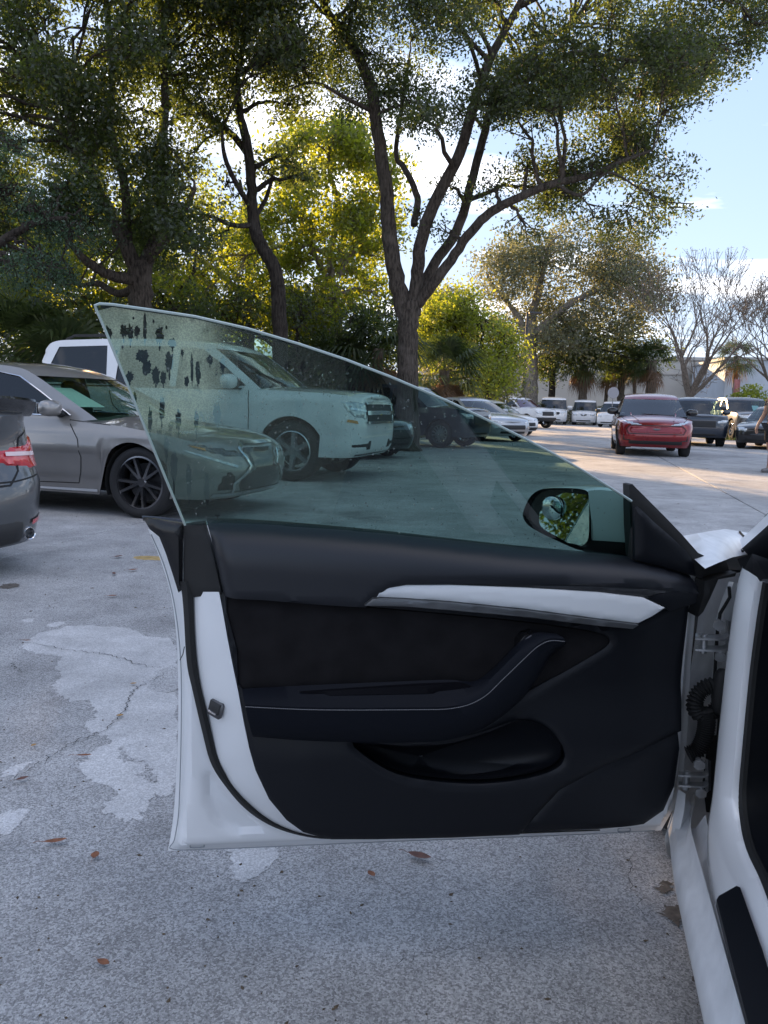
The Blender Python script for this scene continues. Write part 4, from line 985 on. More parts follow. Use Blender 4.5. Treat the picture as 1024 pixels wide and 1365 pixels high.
def make_right_row():
    a = aty(926, 570, 28.5); al = heading_to(-0.28, -1)
    R = Car('dark_blue_suv', suv_spec(W=0.97, wglass=thin_glass('teal_windscreen', (0.45, 0.66, 0.66), 1.2), rim_mat=M_RIMD), (a.x, a.y, 0), al, 'dark blue SUV close behind the red crossover', scale=0.90, colour=P_BLUE, group='cars in the lane')
    simple_front(R, (0.86, 1.04), [(-0.5, 0.72), (0.5, 0.72), (0.5, 1.0), (-0.5, 1.0)], zb=1.15); R.mirror(0.66, 1.27, P_BLUE, size=1.2)
    a = aty(951, 560, 46); al = heading_to(0.30, 1)
    R = Car('white_wagon_suv', suv_spec(rglass=M_GLASSD), (a.x, a.y, 0), al, 'white SUV with dark rear glass under the bare tree', scale=0.95, colour=P_WHITE, group='cars in the lane')
    for sd in (1, -1): R.decal('tail_light', 'rear', [(sd * 0.80, 0.75), (sd * 0.97, 0.75), (sd * 0.97, 1.15), (sd * 0.82, 1.15)], M_RED, 0.008)
    a = aty(987, 570, 36); al = heading_to(-0.10, -1)
    TG = paint('dark_taupe', (0.10, 0.09, 0.085), 0.4, 0.3)
    R = Car('dark_pickup', pickup_spec(wglass=thin_glass('teal_windscreen', (0.45, 0.66, 0.66), 1.2), rim_mat=M_RIMD, R=0.42, arch=0.49), (a.x, a.y, 0), al, 'dark taupe pickup truck parked on the grass verge', 'pickup truck', scale=1.06, colour=TG, group='cars in the lane')
    simple_front(R, (0.88, 1.08), [(-0.55, 0.70), (0.55, 0.70), (0.60, 0.88), (0.5, 1.08), (-0.5, 1.08), (-0.60, 0.88)], zb=1.15); R.mirror(0.72, 1.26, M_BLK, size=1.2)
    R.line('grille_trim', 'front', [(0.5, 0.86), (0.58, 0.92), (0.48, 1.06), (-0.48, 1.06), (-0.58, 0.92), (-0.5, 0.86), (0.5, 0.86)], 0.035, M_CHROME, off=0.03)
    R.line('grille_bar', 'front', [(0.5, 0.97), (-0.5, 0.97)], 0.03, M_CHROME, off=0.03)
    R.decal('front_bumper', 'front', [(-0.9, 0.42), (0.9, 0.42), (0.9, 0.68), (-0.9, 0.68)], M_BLK, 0.03)
    # white sheet behind its screen
    MB().grid([[Vector((0.98, 0.42, 1.25)), Vector((0.98, 0.12, 1.25))], [Vector((0.70, 0.40, 1.45)), Vector((0.70, 0.14, 1.45))]]).build('paper_sheet', mat('paper'), R.root)
    a = aty(1032, 590, 27); al = heading_to(-0.75, -1)
    R = Car('black_coupe', sedan_spec(rim_mat=M_RIMD), (a.x, a.y, 0), al, 'black car nose beside the person at the right edge', scale=1.0, colour=P_BLACK, group='cars in the lane')
    simple_front(R, (0.56, 0.74), zb=0.9)
make_right_row()
# ------------------------------------------------------------------ the white electric car with its open door
D_O = gp(225, 1137, 0.24); _dr = gp(885, 1109, 0.24)
D_U = (_dr - D_O).normalized(); D_W = D_U.cross(Vector((0, 0, 1))); D_Z = Vector((0, 0, 1))
HINGE = Vector((0.611, 1.523, 0))
FWD = Vector((math.sin(CAR_DIR), math.cos(CAR_DIR), 0)); LEFT = Vector((-FWD.y, FWD.x, 0))
HX, HY = 0.90, 0.905                              # the hinge in the car's own frame
EV_HEAD = math.pi / 2 - CAR_DIR
EV_LOC = HINGE - FWD * HX - LEFT * HY
M_WHITE = paint('door_white', (0.90, 0.905, 0.91), 0.0, 0.3)
EV = Car('white_car', sedan_spec(xf=2.30, xr=2.38, W=0.925, wx=(1.44, -1.44), R=0.335, arch=0.375, rim_mat=M_RIMD, crown=0.03, z0=0.20,
        belt=[(-2.38, 1.02), (-2.0, 1.03), (-1.2, 0.985), (-0.3, 0.94), (0.6, 0.895), (1.0, 0.865), (1.4, 0.79), (1.8, 0.68), (2.1, 0.59), (2.30, 0.52)],
        side=[(1.14, 0.90), (0.72, 1.10), (0.25, 1.33), (-0.05, 1.41), (-0.5, 1.44), (-1.0, 1.40), (-1.35, 1.32), (-1.8, 1.14), (-2.1, 1.04)],
        windows=[[(0.55, 0.94), (0.90, 0.93), (0.42, 1.17), (0.12, 1.32), (-0.28, 1.365), (-0.30, 0.965)], [(-0.38, 0.97), (-0.37, 1.365), (-0.75, 1.35), (-1.10, 1.29), (-1.40, 1.14), (-1.30, 1.01)]],
        skip_side=(1,), no_tub=True, roof_mat=thin_glass('roof_glass', (0.03, 0.03, 0.035), 1.0), seats=False,
        ginset=0.11, wglass=thin_glass('clear_windscreen', (0.72, 0.78, 0.76), 1.0),
        cut=lambda c: (c.y > 0.5 and -0.26 < c.x < 1.02 and c.z > 0.20) or (c.y > 0.58 and 0.9 < c.x < 1.42 and c.z > 0.66)), (EV_LOC.x, EV_LOC.y, 0), EV_HEAD,
        'white car with its front door wide open in the foreground', group=None, colour=M_WHITE)
ER = EV.root
EV_M = Matrix.Translation(EV_LOC) @ Matrix.Rotation(EV_HEAD, 4, 'Z'); EV_I = EV_M.inverted()
def cl(p): return EV_I @ Vector(p)
def cyp(x, y, yc):
    """point of the photograph on the lengthwise plane yc inside the body side, in the car's frame"""
    d = ray(x, y); t = (yc - (C_O - HINGE).dot(LEFT)) / d.dot(LEFT); return cl(C_O + d * t)
def cay(x, y, Y): return cl(aty(x, y, Y))
door_m = Matrix(((D_U.x, 0, D_W.x, D_O.x), (D_U.y, 0, D_W.y, D_O.y), (0, 1, 0, D_O.z), (0, 0, 0, 1)))
DOOR_LOCAL = EV_I @ door_m                        # door frame: x along the door to the hinge, y up, z towards the cabin
def dp(x, y, w=0.0, k=0.0, v0=0.0):
    """point of the photograph on the door's plane z = w + k (y - v0), in the door's frame"""
    d = ray(x, y); o = C_O - D_O
    dw, dv = d.dot(D_W), d.z; ow, ov = o.dot(D_W), o.z
    t = (w + k * (ov - v0) - ow) / (dw - k * dv)
    p = o + d * t
    return Vector((p.dot(D_U), p.z, p.dot(D_W)))
door = None
def dmesh(name, V, F_, m, parent='door', **k):
    o = mesh(name, V, F_, m, None, **k)
    if parent == 'door': o.parent = door
    elif parent is None: o.parent = ER; o.matrix_local = DOOR_LOCAL
    else: o.parent = parent
    return o
def dpanel(name, px, w, m, wf=None, holes=(), step=0.012, edge=0.004, rnd=0.006, skirt=0.02, smooth_n=0, parent='door', angle=40):
    """a door panel traced at nominal depth w; wf(u, v) adds relief; its rim is rounded off and turned back"""
    def cv(P): return [tuple(dp(*p, w).xy) for p in (catmull(P, smooth_n, True) if smooth_n else P)]
    lp = cv(px); hl = [cv(h) for h in holes]
    P, F_, D = fill2d(lp, hl, step)
    ww = np.array([wf(p[0], p[1]) if wf else w for p in P]) - edge * np.clip(1 - D / rnd, 0, 1) ** 2
    V = [Vector((p[0], p[1], z)) for p, z in zip(P, ww)]
    F2 = list(F_)
    # turn the normals towards the cabin and add the return edge
    def nz(q): a, b, c = (V[i] for i in q[:3]); return (b - a).cross(c - a).z
    F2 = [q if nz(q) > 0 else q[::-1] for q in F2]
    cnt = {}
    for q in F2:
        for a, b in zip(q, q[1:] + q[:1]): cnt[(a, b)] = 1
    bd = [(a, b) for a, b in cnt if (b, a) not in cnt]
    mp = {}
    for a, b in bd:
        for i in (a, b):
            if i not in mp: mp[i] = len(V); V.append(Vector((V[i].x, V[i].y, V[i].z - skirt)))
    F2 += [(b, a, mp[a], mp[b]) for a, b in bd]
    return dmesh(name, V, F2, m, parent, angle=angle)
def dloft(name, cons, m, n=60, smooth=True, parent='door', close=False):
    rows = []
    for px, w in cons:
        pts = [dp(*q, w) for q in (catmull(px, 8) if smooth else px)]
        rows.append(resample(pts, n))
    mb = MB(); mb.grid(rows)
    o = dmesh(name, mb.v, mb.f, m, parent, angle=50)
    return o
def sst(a, b, x):
    t = min(1, max(0, (x - a) / (b - a))); return t * t * (3 - 2 * t)

M_LEATH = mat('black_leatherette', (0.011, 0.0125, 0.017), 0.42, bump=0.05, bscale=700, spec=0.5)
M_SUEDE = mat('black_suede', (0.014, 0.013, 0.014), 0.95, var=0.25, scale=22, spec=0.15, bump=0.08, bscale=900)
M_CARD = mat('black_soft_plastic', (0.006, 0.007, 0.010), 0.45, bump=0.06, bscale=800, spec=0.28)
M_RUBBER = mat('rubber_seal', (0.012, 0.012, 0.012), 0.7)
M_PIANO = mat('piano_black', (0.009, 0.009, 0.010), 0.25)
M_STRIP = mat('white_satin_trim', (0.72, 0.74, 0.75), 0.45)
M_SATIN = mat('satin_grey_trim', (0.16, 0.165, 0.17), 0.35, 0.7)
M_THREAD = mat('grey_thread', (0.20, 0.20, 0.21), 0.8)
M_STEEL = mat('zinc_steel', (0.48, 0.49, 0.50), 0.38, 0.75, dirt=0.3, scale=40)
M_JAMB = mat('painted_jamb', (0.82, 0.83, 0.84), 0.42, dirt=0.22, scale=18, coat=0.4, coat_rough=0.2)

# shell
C0 = [(196, 706), (212, 745), (226, 790), (233, 835), (236, 880), (237, 960), (234, 1040), (231, 1085), (227, 1115), (223, 1138)]
C0b = [(300, 1135), (460, 1128), (560, 1124), (700, 1119), (800, 1115), (884, 1110)]
C0r = [(900, 1082), (912, 1040), (919, 980), (923, 900), (927, 850), (932, 795), (935, 765)]
shell_px = [tuple(p) for p in catmull(C0, 4)] + C0b + [tuple(p) for p in catmull(C0r, 4)] + [(845, 745), (600, 720), (400, 702), (246, 697)]
POCK = [tuple(dp(*p, -0.03).xy) for p in catmull([(272, 1040), (283, 1030), (296, 1050), (320, 1078), (345, 1098), (352, 1108), (320, 1110), (292, 1102), (278, 1080)], 5, True)]
_c0 = [tuple(dp(*p, -0.05).xy) for p in shell_px]
def shell_w(u, v):
    d = float(seg_dist(np.array([(u, v)]), _c0)[0])
    w = -0.056 + 0.026 * sst(0.010, 0.032, d) + 0.003 * sst(0.05, 0.12, d)
    if u < 0.3:
        q = np.array([(u, v)]); dd = float(seg_dist(q, POCK)[0]); ins = bool(inside(q, POCK)[0])
        w -= 0.011 * sst(-0.004, 0.008, dd if ins else -dd)
    return w
door = dpanel('front_door', shell_px, -0.05, M_WHITE, shell_w, step=0.011, edge=0.003, rnd=0.005, skirt=0.012, parent=None)
# outer skin, the side away from the cabin
P_, F_, D_ = fill2d([tuple(dp(*p, -0.055).xy) for p in shell_px], step=0.05)
vm = max(p[1] for p in P_)
dmesh('outer_skin', [Vector((p[0], p[1], -0.070 - 0.075 * math.sin(math.pi * min(1, max(0, 0.05 + p[1] / vm * 0.9))) * min(1, d / 0.06))) for p, d in zip(P_, D_)], [f[::-1] for f in F_], M_WHITE)
# hem line along the rear and bottom lip
hem = [(202, 712), (219, 752), (232, 800), (239, 850), (242, 900), (242, 970), (240, 1050), (238, 1088), (233, 1118), (231, 1131), (300, 1130), (460, 1123), (560, 1119), (700, 1114), (800, 1110), (872, 1106)]
MB().tube([dp(*q, -0.051) + Vector((0, 0, 0.0035)) for q in catmull(hem, 4)], 0.0011, 5).build('hem_sealer', mat('seam_sealer', (0.30, 0.32, 0.34), 0.6), door)
for cx, cy_ in ((263, 1127), (832, 1106)):
    c = dp(cx, cy_, -0.048); mb = MB()
    lp = [Vector((c.x + 0.014 * math.copysign(min(1, abs(1.4 * math.cos(t))), math.cos(t)), c.y + 0.0045 * math.sin(t), -0.0475)) for t in np.linspace(0, 2 * math.pi, 25)]
    mb.tube(lp, 0.0012, 5, False).build('drain_plug', mat('seam_sealer'), door)

# shut face between the seal and the trim, with the latch
S1 = [(257.7, 789), (258.5, 815), (260, 849), (264, 888), (269.7, 924), (279, 957), (288, 1010), (298, 1030), (307, 1047), (329, 1070), (359, 1094), (396, 1110), (434, 1116), (500, 1115)]
TL = [(292, 789), (297, 815), (303, 849), (311, 890), (318, 924), (324, 957), (332, 995), (341, 1025), (350, 1046), (359, 1062), (382, 1088), (404, 1103), (441, 1112), (505, 1113)]
MIDL = [((a[0] + b[0]) / 2 - 2, (a[1] + b[1]) / 2) for a, b in zip(S1, TL)]
dloft('shut_face', [(S1, -0.020), (MIDL, 0.008), (TL, 0.028)], M_WHITE, 70)
S0 = [(238, 775), (241.7, 784), (245, 819), (249, 883), (256.6, 920), (269.7, 976), (281, 1017), (299.6, 1047), (325.7, 1077), (355.6, 1098), (389, 1111), (426, 1118), (464, 1118), (560, 1116.5), (700, 1111.5), (800, 1107.5)]
S2 = [(257, 775), (257.7, 789), (260, 849), (263, 888), (269.7, 924), (284, 985), (292, 1014), (310, 1047), (335, 1074), (362, 1094), (396, 1109), (430, 1115.5), (466, 1116), (560, 1114), (700, 1109), (800, 1105.5)]
S01 = [((a[0] + b[0]) / 2, (a[1] + b[1]) / 2) for a, b in zip(S0, S2)]
dloft('door_seal', [(S0, -0.032), (S0, -0.018), (S01, -0.010), (S2, -0.014), (S2, -0.030)], M_RUBBER, 90)
lt = dp(288, 945, 0.004)
lm = Matrix.Translation(lt) @ Matrix.Rotation(RAD(-14), 4, 'Z') @ Matrix.Rotation(RAD(-38), 4, 'Y')
latch = MB().box((0, 0, 0.0), (0.034, 0.032, 0.012), ch=0.004, M=lm).build('latch', M_DARKMETAL, door)
MB().box((0.001, 0.004, 0.0065), (0.026, 0.022, 0.003), ch=0.001, M=lm).build('latch_mouth', M_BLK, latch)
MB().tube([lm @ Vector((-0.010, -0.006, 0.008)), lm @ Vector((0.010, -0.006, 0.008))], 0.0025, 6).build('latch_claw', M_CHROME, latch)
# scratch by the rear edge
MB().tube([dp(246, 862, -0.028), dp(244, 872, -0.028), dp(240, 880, -0.028)], 0.0012, 4).build('chip_mark', M_BLK, door)

# black pieces at the top rear corner
dpanel('corner_cap', [(190, 691), (205, 692), (245, 698), (244, 720), (243, 786), (238, 790), (229, 762), (221, 738), (212, 716), (199, 706)], -0.022, M_PIANO, lambda u, v: -0.024 + 0.010 * sst(-0.08, 0.05, u), edge=0.006, rnd=0.008, skirt=0.03)
dloft('belt_moulding', [([(189, 690), (215, 693), (246, 698)], -0.050), ([(189, 687), (215, 689), (244, 693)], -0.045), ([(190, 690), (215, 693), (247, 698)], -0.034), ([(191, 694), (215, 697), (248, 702)], -0.030)], M_PIANO, 16)
dpanel('upper_shut_cover', [(244, 703), (256, 700), (272, 697), (280, 722), (288, 750), (297, 789), (278, 793), (258, 798), (243, 786), (243, 740)], 0.0, M_RUBBER, lambda u, v: -0.016 + 0.044 * sst(0.02, 0.12, u), edge=0.005, rnd=0.01, skirt=0.03)

# trim
TOP = [(272, 697), (330, 699), (400, 704), (512, 714), (600, 724), (700, 735), (790, 743), (845, 748), (900, 760), (934, 773)]
top_uv = np.array([tuple(dp(*p, 0.02).xy) for p in catmull(TOP, 5)])
def top_v(u): return float(np.interp(u, top_uv[:, 0], top_uv[:, 1]))
def upper_w(u, v):
    t = max(0.0, min(1.0, (top_v(u) - v) / 0.078)); side = sst(-0.002, 0.045, u - 0.065 - 0.20 * (top_v(u) - v))
    return -0.004 + 0.060 * math.sqrt(max(0, 1 - (1 - t) ** 2)) * (0.45 + 0.55 * side)
dpanel('upper_trim', [tuple(p) for p in catmull(TOP, 3)] + [(932, 792), (905, 788), (860, 783), (800, 779), (700, 777), (600, 776), (540, 777), (518, 781), (500, 793), (486, 807), (420, 803), (350, 797), (299, 795), (290, 755), (281, 720)], 0.035, M_LEATH, upper_w, edge=0.005, rnd=0.006, step=0.010)
INS = [(301, 799), (350, 801), (420, 807), (486, 811), (600, 821), (700, 831), (780, 842), (806, 848), (817, 855), (812, 866), (780, 886), (740, 908), (690, 932), (650, 940), (560, 936), (440, 932), (328, 930), (315, 870)]
PKT = [(470, 985), (540, 990), (600, 986), (650, 973), (690, 960), (722, 966), (742, 983), (749, 1002), (738, 1019), (700, 1032), (640, 1039), (580, 1036), (530, 1027), (495, 1009)]
v_a, v_b = dp(800, 905, 0.05).y, dp(800, 1000, 0.05).y
def card_w(u, v):
    return 0.040 + 0.034 * sst(v_a, v_b, v) * (0.35 + 0.65 * sst(0.05, 0.30, u)) - 0.012 * sst(0.90, 1.02, u)
CARD = [(299, 797), (350, 799), (420, 805), (486, 809), (540, 811), (700, 826), (800, 837), (849, 838), (890, 818), (929, 804), (926, 830), (920, 880), (914, 940), (908, 974), (860, 991), (800, 1016), (742, 1047), (715, 1076), (689, 1106), (600, 1110), (500, 1112), (441, 1112), (404, 1103), (382, 1088), (359, 1062), (341, 1025), (332, 995), (318, 924), (303, 849)]
dpanel('door_card', CARD, 0.05, M_CARD, card_w, holes=[[tuple(p) for p in catmull(INS, 3, True)], [tuple(p) for p in catmull(PKT, 3, True)]], edge=0.006, rnd=0.010, skirt=0.035, step=0.010)
dpanel('insert_panel', [tuple(p) for p in catmull(INS, 3, True)], 0.036, M_SUEDE, lambda u, v: 0.034, edge=0.006, rnd=0.012, skirt=0.01, step=0.016)
dpanel('lower_panel', [(692, 1106), (718, 1077), (744, 1049), (800, 1019), (860, 994), (907, 977), (908, 1000), (901, 1050), (886, 1082), (858, 1098), (800, 1103)], 0.06, M_CARD, lambda u, v: card_w(u, v) - 0.003, edge=0.006, rnd=0.010, skirt=0.03)
# map pocket: a bowl behind the opening
ring0 = [tuple(p) for p in catmull(PKT, 3, True)]; ring0.append(ring0[0])
cxy = (560, 1008)
def shr(k, dy=0): return [(cxy[0] + (p[0] - cxy[0]) * k, cxy[1] + (p[1] - cxy[1]) * k + dy) for p in ring0]
dloft('map_pocket', [(ring0, 0.066), (shr(0.985), 0.052), (shr(0.90, 1), 0.030), (shr(0.72, 2), 0.004), (shr(0.4, 2), -0.008), (shr(0.02), -0.010)], M_CARD, 60, smooth=False)

# armrest with the pull grip
a0 = [(323, 918), (420, 913), (540, 908), (598, 906), (632, 908), (655, 893), (680, 868), (698, 851), (716, 843), (742, 845)]
a1 = [(325, 933), (420, 936), (540, 936), (598, 934), (634, 922), (664, 895), (694, 866), (712, 853), (730, 847), (750, 849)]
a2 = [(327, 939), (420, 943), (540, 943), (604, 941), (642, 928), (673, 900), (702, 872), (718, 858), (734, 851), (753, 852)]
a3 = [(331, 960), (420, 967), (540, 967), (606, 962), (650, 945), (688, 913), (714, 882), (730, 866), (742, 858), (754, 855)]
a4 = [(336, 979), (420, 986), (540, 988), (604, 983), (648, 966), (690, 934), (716, 900), (732, 874), (744, 863), (754, 858)]
a5 = [(339, 984), (420, 991), (540, 993), (606, 988), (650, 970), (691, 938), (716, 905), (732, 878), (744, 867), (753, 861)]
M_ARM = mat('armrest_leatherette', (0.007, 0.0085, 0.013), 0.6, bump=0.05, bscale=700, spec=0.12)
arm = dloft('armrest', [(a0, 0.030), (a0, 0.062), (a1, 0.092), (a2, 0.101), (a3, 0.100), (a4, 0.088), (a5, 0.030)], M_ARM, 70)
# grip cup in the top ledge
dpanel('grip_cup', [(400, 924), (470, 920), (560, 915), (612, 913), (636, 917), (612, 926), (560, 929), (440, 931)], 0.082, mat('cup_black', (0.004, 0.004, 0.006), 0.7, spec=0.1), edge=0.004, rnd=0.008, skirt=0.012, parent=arm)
st = MB(); sp_ = resample([dp(*q, 0.1035) for q in catmull([(p[0], p[1] + 3.0) for p in a2], 8)], 190)
for i in range(0, 189, 1):
    p, q = sp_[i], sp_[i + 1]; st.tube([p + (q - p) * 0.12, p + (q - p) * 0.5 + Vector((0, 0, 0.0006)), p + (q - p) * 0.88], 0.00075, 4)
o = st.build('stitching', M_THREAD, arm); o['kind'] = 'stuff'
sw = dpanel('window_switch', [(692, 858), (700, 848), (712, 844), (716, 848), (704, 862), (692, 874)], 0.066, M_PIANO, edge=0.003, rnd=0.004, skirt=0.03)
MB().tube([dp(698, 856, 0.069), dp(704, 851, 0.070), dp(709, 848, 0.069)], 0.0025, 6).build('switch_key', mat('switch_grey', (0.10, 0.10, 0.11), 0.4), sw)

# decorative strip
strip_px = [(498, 796), (504, 789), (514, 783), (535, 781), (600, 781), (700, 785), (800, 791), (860, 798), (888, 811), (870, 822), (851, 831), (800, 825), (700, 812), (600, 802), (540, 798)]
vs = dp(700, 800, 0.055).y
dpanel('trim_strip', strip_px, 0.056, M_STRIP, lambda u, v: 0.054 - 0.10 * (v - (vs + (0.82 - u) * 0.035 - 0.01)), edge=0.003, rnd=0.004, skirt=0.015, step=0.008)
dpanel('strip_lip', [(486, 807), (497, 798), (540, 800), (600, 804), (700, 814), (800, 827), (851, 833), (843, 838), (800, 834), (700, 822), (600, 813), (540, 808)], 0.064, M_SATIN, lambda u, v: 0.068, edge=0.002, rnd=0.005, skirt=0.02, step=0.008)
dpanel('strip_end_cap', [(864, 796), (905, 789), (932, 793), (929, 805), (894, 816), (889, 811)], 0.05, M_CARD, lambda u, v: 0.048, edge=0.003, rnd=0.004, skirt=0.02)
dpanel('strip_metal_bar', [(520, 780), (540, 778), (600, 777.5), (700, 778), (800, 781), (862, 785), (905, 789), (866, 797), (800, 790), (700, 784), (600, 780)], 0.05, mat('dark_satin', (0.045, 0.046, 0.05), 0.4, 0.3), lambda u, v: 0.046, edge=0.003, rnd=0.003, skirt=0.01, step=0.006)  # dark grey metal line above the white strip

# mirror sail and front end pieces
dpanel('mirror_sail', [(842, 647), (846, 646), (868, 668), (890, 690), (912, 713), (934, 738), (950, 746), (972, 749), (976, 762), (950, 767), (938, 772), (900, 762), (846, 748), (843, 700)], 0.012, M_RUBBER, lambda u, v: 0.006, edge=0.004, rnd=0.008, skirt=0.03)
dpanel('sail_trim', [(848, 676), (853, 676), (875, 697), (900, 719), (918, 736), (927, 750), (930, 768), (895, 759), (849, 747)], 0.022, M_CARD, lambda u, v: 0.022, edge=0.008, rnd=0.014, skirt=0.02)
dpanel('front_end_cover', [(934, 773), (940, 771), (958, 766), (976, 761), (974, 766), (952, 770), (941, 795), (932, 813), (925, 820), (929, 803), (933, 790)], 0.0, M_RUBBER, lambda u, v: 0.02, edge=0.004, rnd=0.006, skirt=0.04)

# glass pane
G_K, G_V0, G_W0 = math.tan(RAD(20)), dp(550, 720, -0.008).y, -0.008
gtop = [(127, 406), (150, 406), (200, 413), (260, 422), (330, 438), (400, 459), (460, 479), (520, 502), (560, 519), (600, 536), (650, 560), (700, 585), (740, 606), (780, 629), (820, 654), (842, 668)]
gpx = [(247, 700), (217, 628), (187, 554), (157, 480), (138, 434), (129, 413)] + [tuple(p) for p in catmull(gtop, 4)] + [(845, 750), (790, 745), (700, 737), (600, 726), (512, 716), (400, 706), (300, 700)]
def gpt(x, y): return dp(x, y, G_W0, G_K, G_V0)
GOFF = Vector((0, -math.sin(RAD(20)), math.cos(RAD(20))))
g3 = [gpt(*p) for p in gpx]
def glass_material():
    m = bpy.data.materials.new('misted_tinted_glass'); m.use_nodes = True; nt = m.node_tree; nt.nodes.clear(); N = nt.nodes.new; L = nt.links.new
    o = N('ShaderNodeOutputMaterial'); tr = N('ShaderNodeBsdfTransparent'); tr.inputs[0].default_value = (0.23, 0.37, 0.335, 1)
    gl = N('ShaderNodeBsdfGlossy'); gl.inputs['Roughness'].default_value = 0.0
    fr = schlick(nt, 0.8); clear = N('ShaderNodeMixShader'); L(fr.outputs[0], clear.inputs[0]); L(tr.outputs[0], clear.inputs[1]); L(gl.outputs[0], clear.inputs[2])
    L(clear.outputs[0], o.inputs[0])
    return m
def mist_material():
    """condensation: fine droplets that scatter light, thickest in the upper rear corner"""
    m = bpy.data.materials.new('condensation'); m.use_nodes = True; nt = m.node_tree; nt.nodes.clear(); N = nt.nodes.new; L = nt.links.new
    o = N('ShaderNodeOutputMaterial'); tr = N('ShaderNodeBsdfTransparent')
    ts = N('ShaderNodeBsdfTranslucent'); ts.inputs[0].default_value = (0.86, 0.92, 0.66, 1); df = N('ShaderNodeBsdfDiffuse'); df.inputs[0].default_value = (0.80, 0.84, 0.62, 1)
    sc = N('ShaderNodeMixShader'); sc.inputs[0].default_value = 0.5; L(ts.outputs[0], sc.inputs[1]); L(df.outputs[0], sc.inputs[2])
    tc = N('ShaderNodeTexCoord'); sep = N('ShaderNodeSeparateXYZ'); L(tc.outputs['Object'], sep.inputs[0])
    def noise(sx, sy, scale, det=3):
        q = N('ShaderNodeMapping'); q.inputs['Scale'].default_value = (sx, sy, 1); L(tc.outputs['Object'], q.inputs[0])
        n = N('ShaderNodeTexNoise'); n.inputs['Scale'].default_value = scale; n.inputs['Detail'].default_value = det; L(q.outputs[0], n.inputs['Vector']); return n.outputs[0]
    def rng(src, a, b, c=0.0, d=1.0):
        r = N('ShaderNodeMapRange'); r.interpolation_type = 'SMOOTHSTEP'; r.inputs[1].default_value = a; r.inputs[2].default_value = b; r.inputs[3].default_value = c; r.inputs[4].default_value = d; L(src, r.inputs[0]); return r.outputs[0]
    def mm(op, a, b):
        x = N('ShaderNodeMath'); x.operation = op; x.use_clamp = True
        for i, q in enumerate((a, b)):
            if isinstance(q, (int, float)): x.inputs[i].default_value = q
            else: L(q, x.inputs[i])
        return x.outputs[0]
    heavy = mm('MULTIPLY', rng(sep.outputs[0], 0.17, 0.01), rng(sep.outputs[1], 0.78, 0.92))
    light = mm('MULTIPLY', mm('MULTIPLY', rng(sep.outputs[0], 0.60, 0.0), rng(sep.outputs[1], 0.60, 0.80)), 0.10)
    blot = rng(noise(1, 0.45, 13, 4), 0.36, 0.62, 0.55, 1.0)
    fine = rng(noise(1, 1, 420, 2), 0.40, 0.62, 0.70, 1.0)
    edge = rng(noise(1, 0.6, 60, 4), 0.30, 0.55, 0.15, 1.0)
    hv = mm('MULTIPLY', mm('MULTIPLY', rng(mm('MULTIPLY', heavy, mm('ADD', edge, 0.35)), 0.03, 0.55), blot), 0.93)
    fac = mm('MULTIPLY', mm('ADD', hv, light), fine)
    mix = N('ShaderNodeMixShader'); L(fac, mix.inputs[0]); L(tr.outputs[0], mix.inputs[1]); L(sc.outputs[0], mix.inputs[2]); L(mix.outputs[0], o.inputs[0])
    return m
gm = MB(); Pg, Fg, Dg = fill2d([p.xy for p in g3], step=0.06)
gV = [Vector((p[0], p[1], G_W0 + G_K * (p[1] - G_V0))) for p in Pg]
def up(q): a, b, c = (gV[i] for i in q[:3]); return (b - a).cross(c - a).z > 0
glass = dmesh('window_glass', gV, [q if up(q) else q[::-1] for q in Fg], glass_material(), smooth=False)
def drip_shape(x, y, w, h, tail, rn):
    """a wiped blob with a running tail, in photograph columns and rows"""
    n = 30; lp = []
    for i in range(n):
        t = 2 * math.pi * i / n; r = 1 + 0.26 * rn.uniform(-1, 1); lp.append((x + 0.5 * w * math.cos(t) * r, y + 0.5 * h * math.sin(t) * r))
        if i == n // 4: lp += [(x + 0.14 * w, y + h * 0.5 + tail * 0.4), (x + 0.05 * w, y + h * 0.5 + tail), (x - 0.05 * w, y + h * 0.5 + tail * 0.95), (x - 0.12 * w, y + h * 0.5 + tail * 0.4)] if tail else []
    return lp
_rn = random.Random(77)
DRIPS = [(144, 445, 11, 22, 4), (165, 441, 9, 16, 9), (174, 443, 9, 22, 10), (183, 441, 8, 16, 5), (193.5, 439, 4.5, 40, 0), (213, 447, 11, 24, 9), (230, 458, 10, 14, 4), (190, 474, 17, 18, 0), (196, 490, 11, 22, 0), (208, 500, 11, 24, 5), (218, 503, 8, 18, 5), (226, 482, 11, 26, 12), (173, 502, 11, 14, 6), (256, 492, 3.6, 42, 0), (264, 497, 7, 30, 4), (249, 508, 7, 13, 0), (297, 485, 8, 19, 8), (280, 479, 7, 14, 4), (243, 470, 4, 10, 6), (322, 474, 8, 16, 8), (345, 500, 7, 15, 8), (322, 518, 7, 10, 6), (383, 490, 7, 16, 9), (404, 488, 6, 14, 8), (216, 545, 7, 34, 10), (200, 560, 6, 30, 12), (238, 560, 7, 26, 12), (262, 560, 6, 30, 10), (180, 530, 5, 16, 10), (290, 552, 10, 26, 8), (398, 540, 10, 24, 12), (232, 620, 9, 40, 16), (252, 640, 8, 44, 10), (276, 650, 7, 40, 6), (222, 596, 6, 30, 8), (155, 470, 4, 9, 3), (205, 428, 3, 5, 2), (164, 462, 3, 5, 2), (178, 424, 3, 4, 0), (222, 436, 3, 5, 0)]
mist_px = [(250, 699), (219, 628), (189, 554), (159, 480), (140, 434), (131, 414), (150, 409), (200, 416), (260, 425), (330, 441), (400, 462), (460, 482), (470, 600), (440, 700), (330, 698)]
Pm, Fm, Dm = fill2d([gpt(*p).xy for p in mist_px], [[gpt(*q).xy for q in drip_shape(*d, _rn)] for d in DRIPS], 0.03)
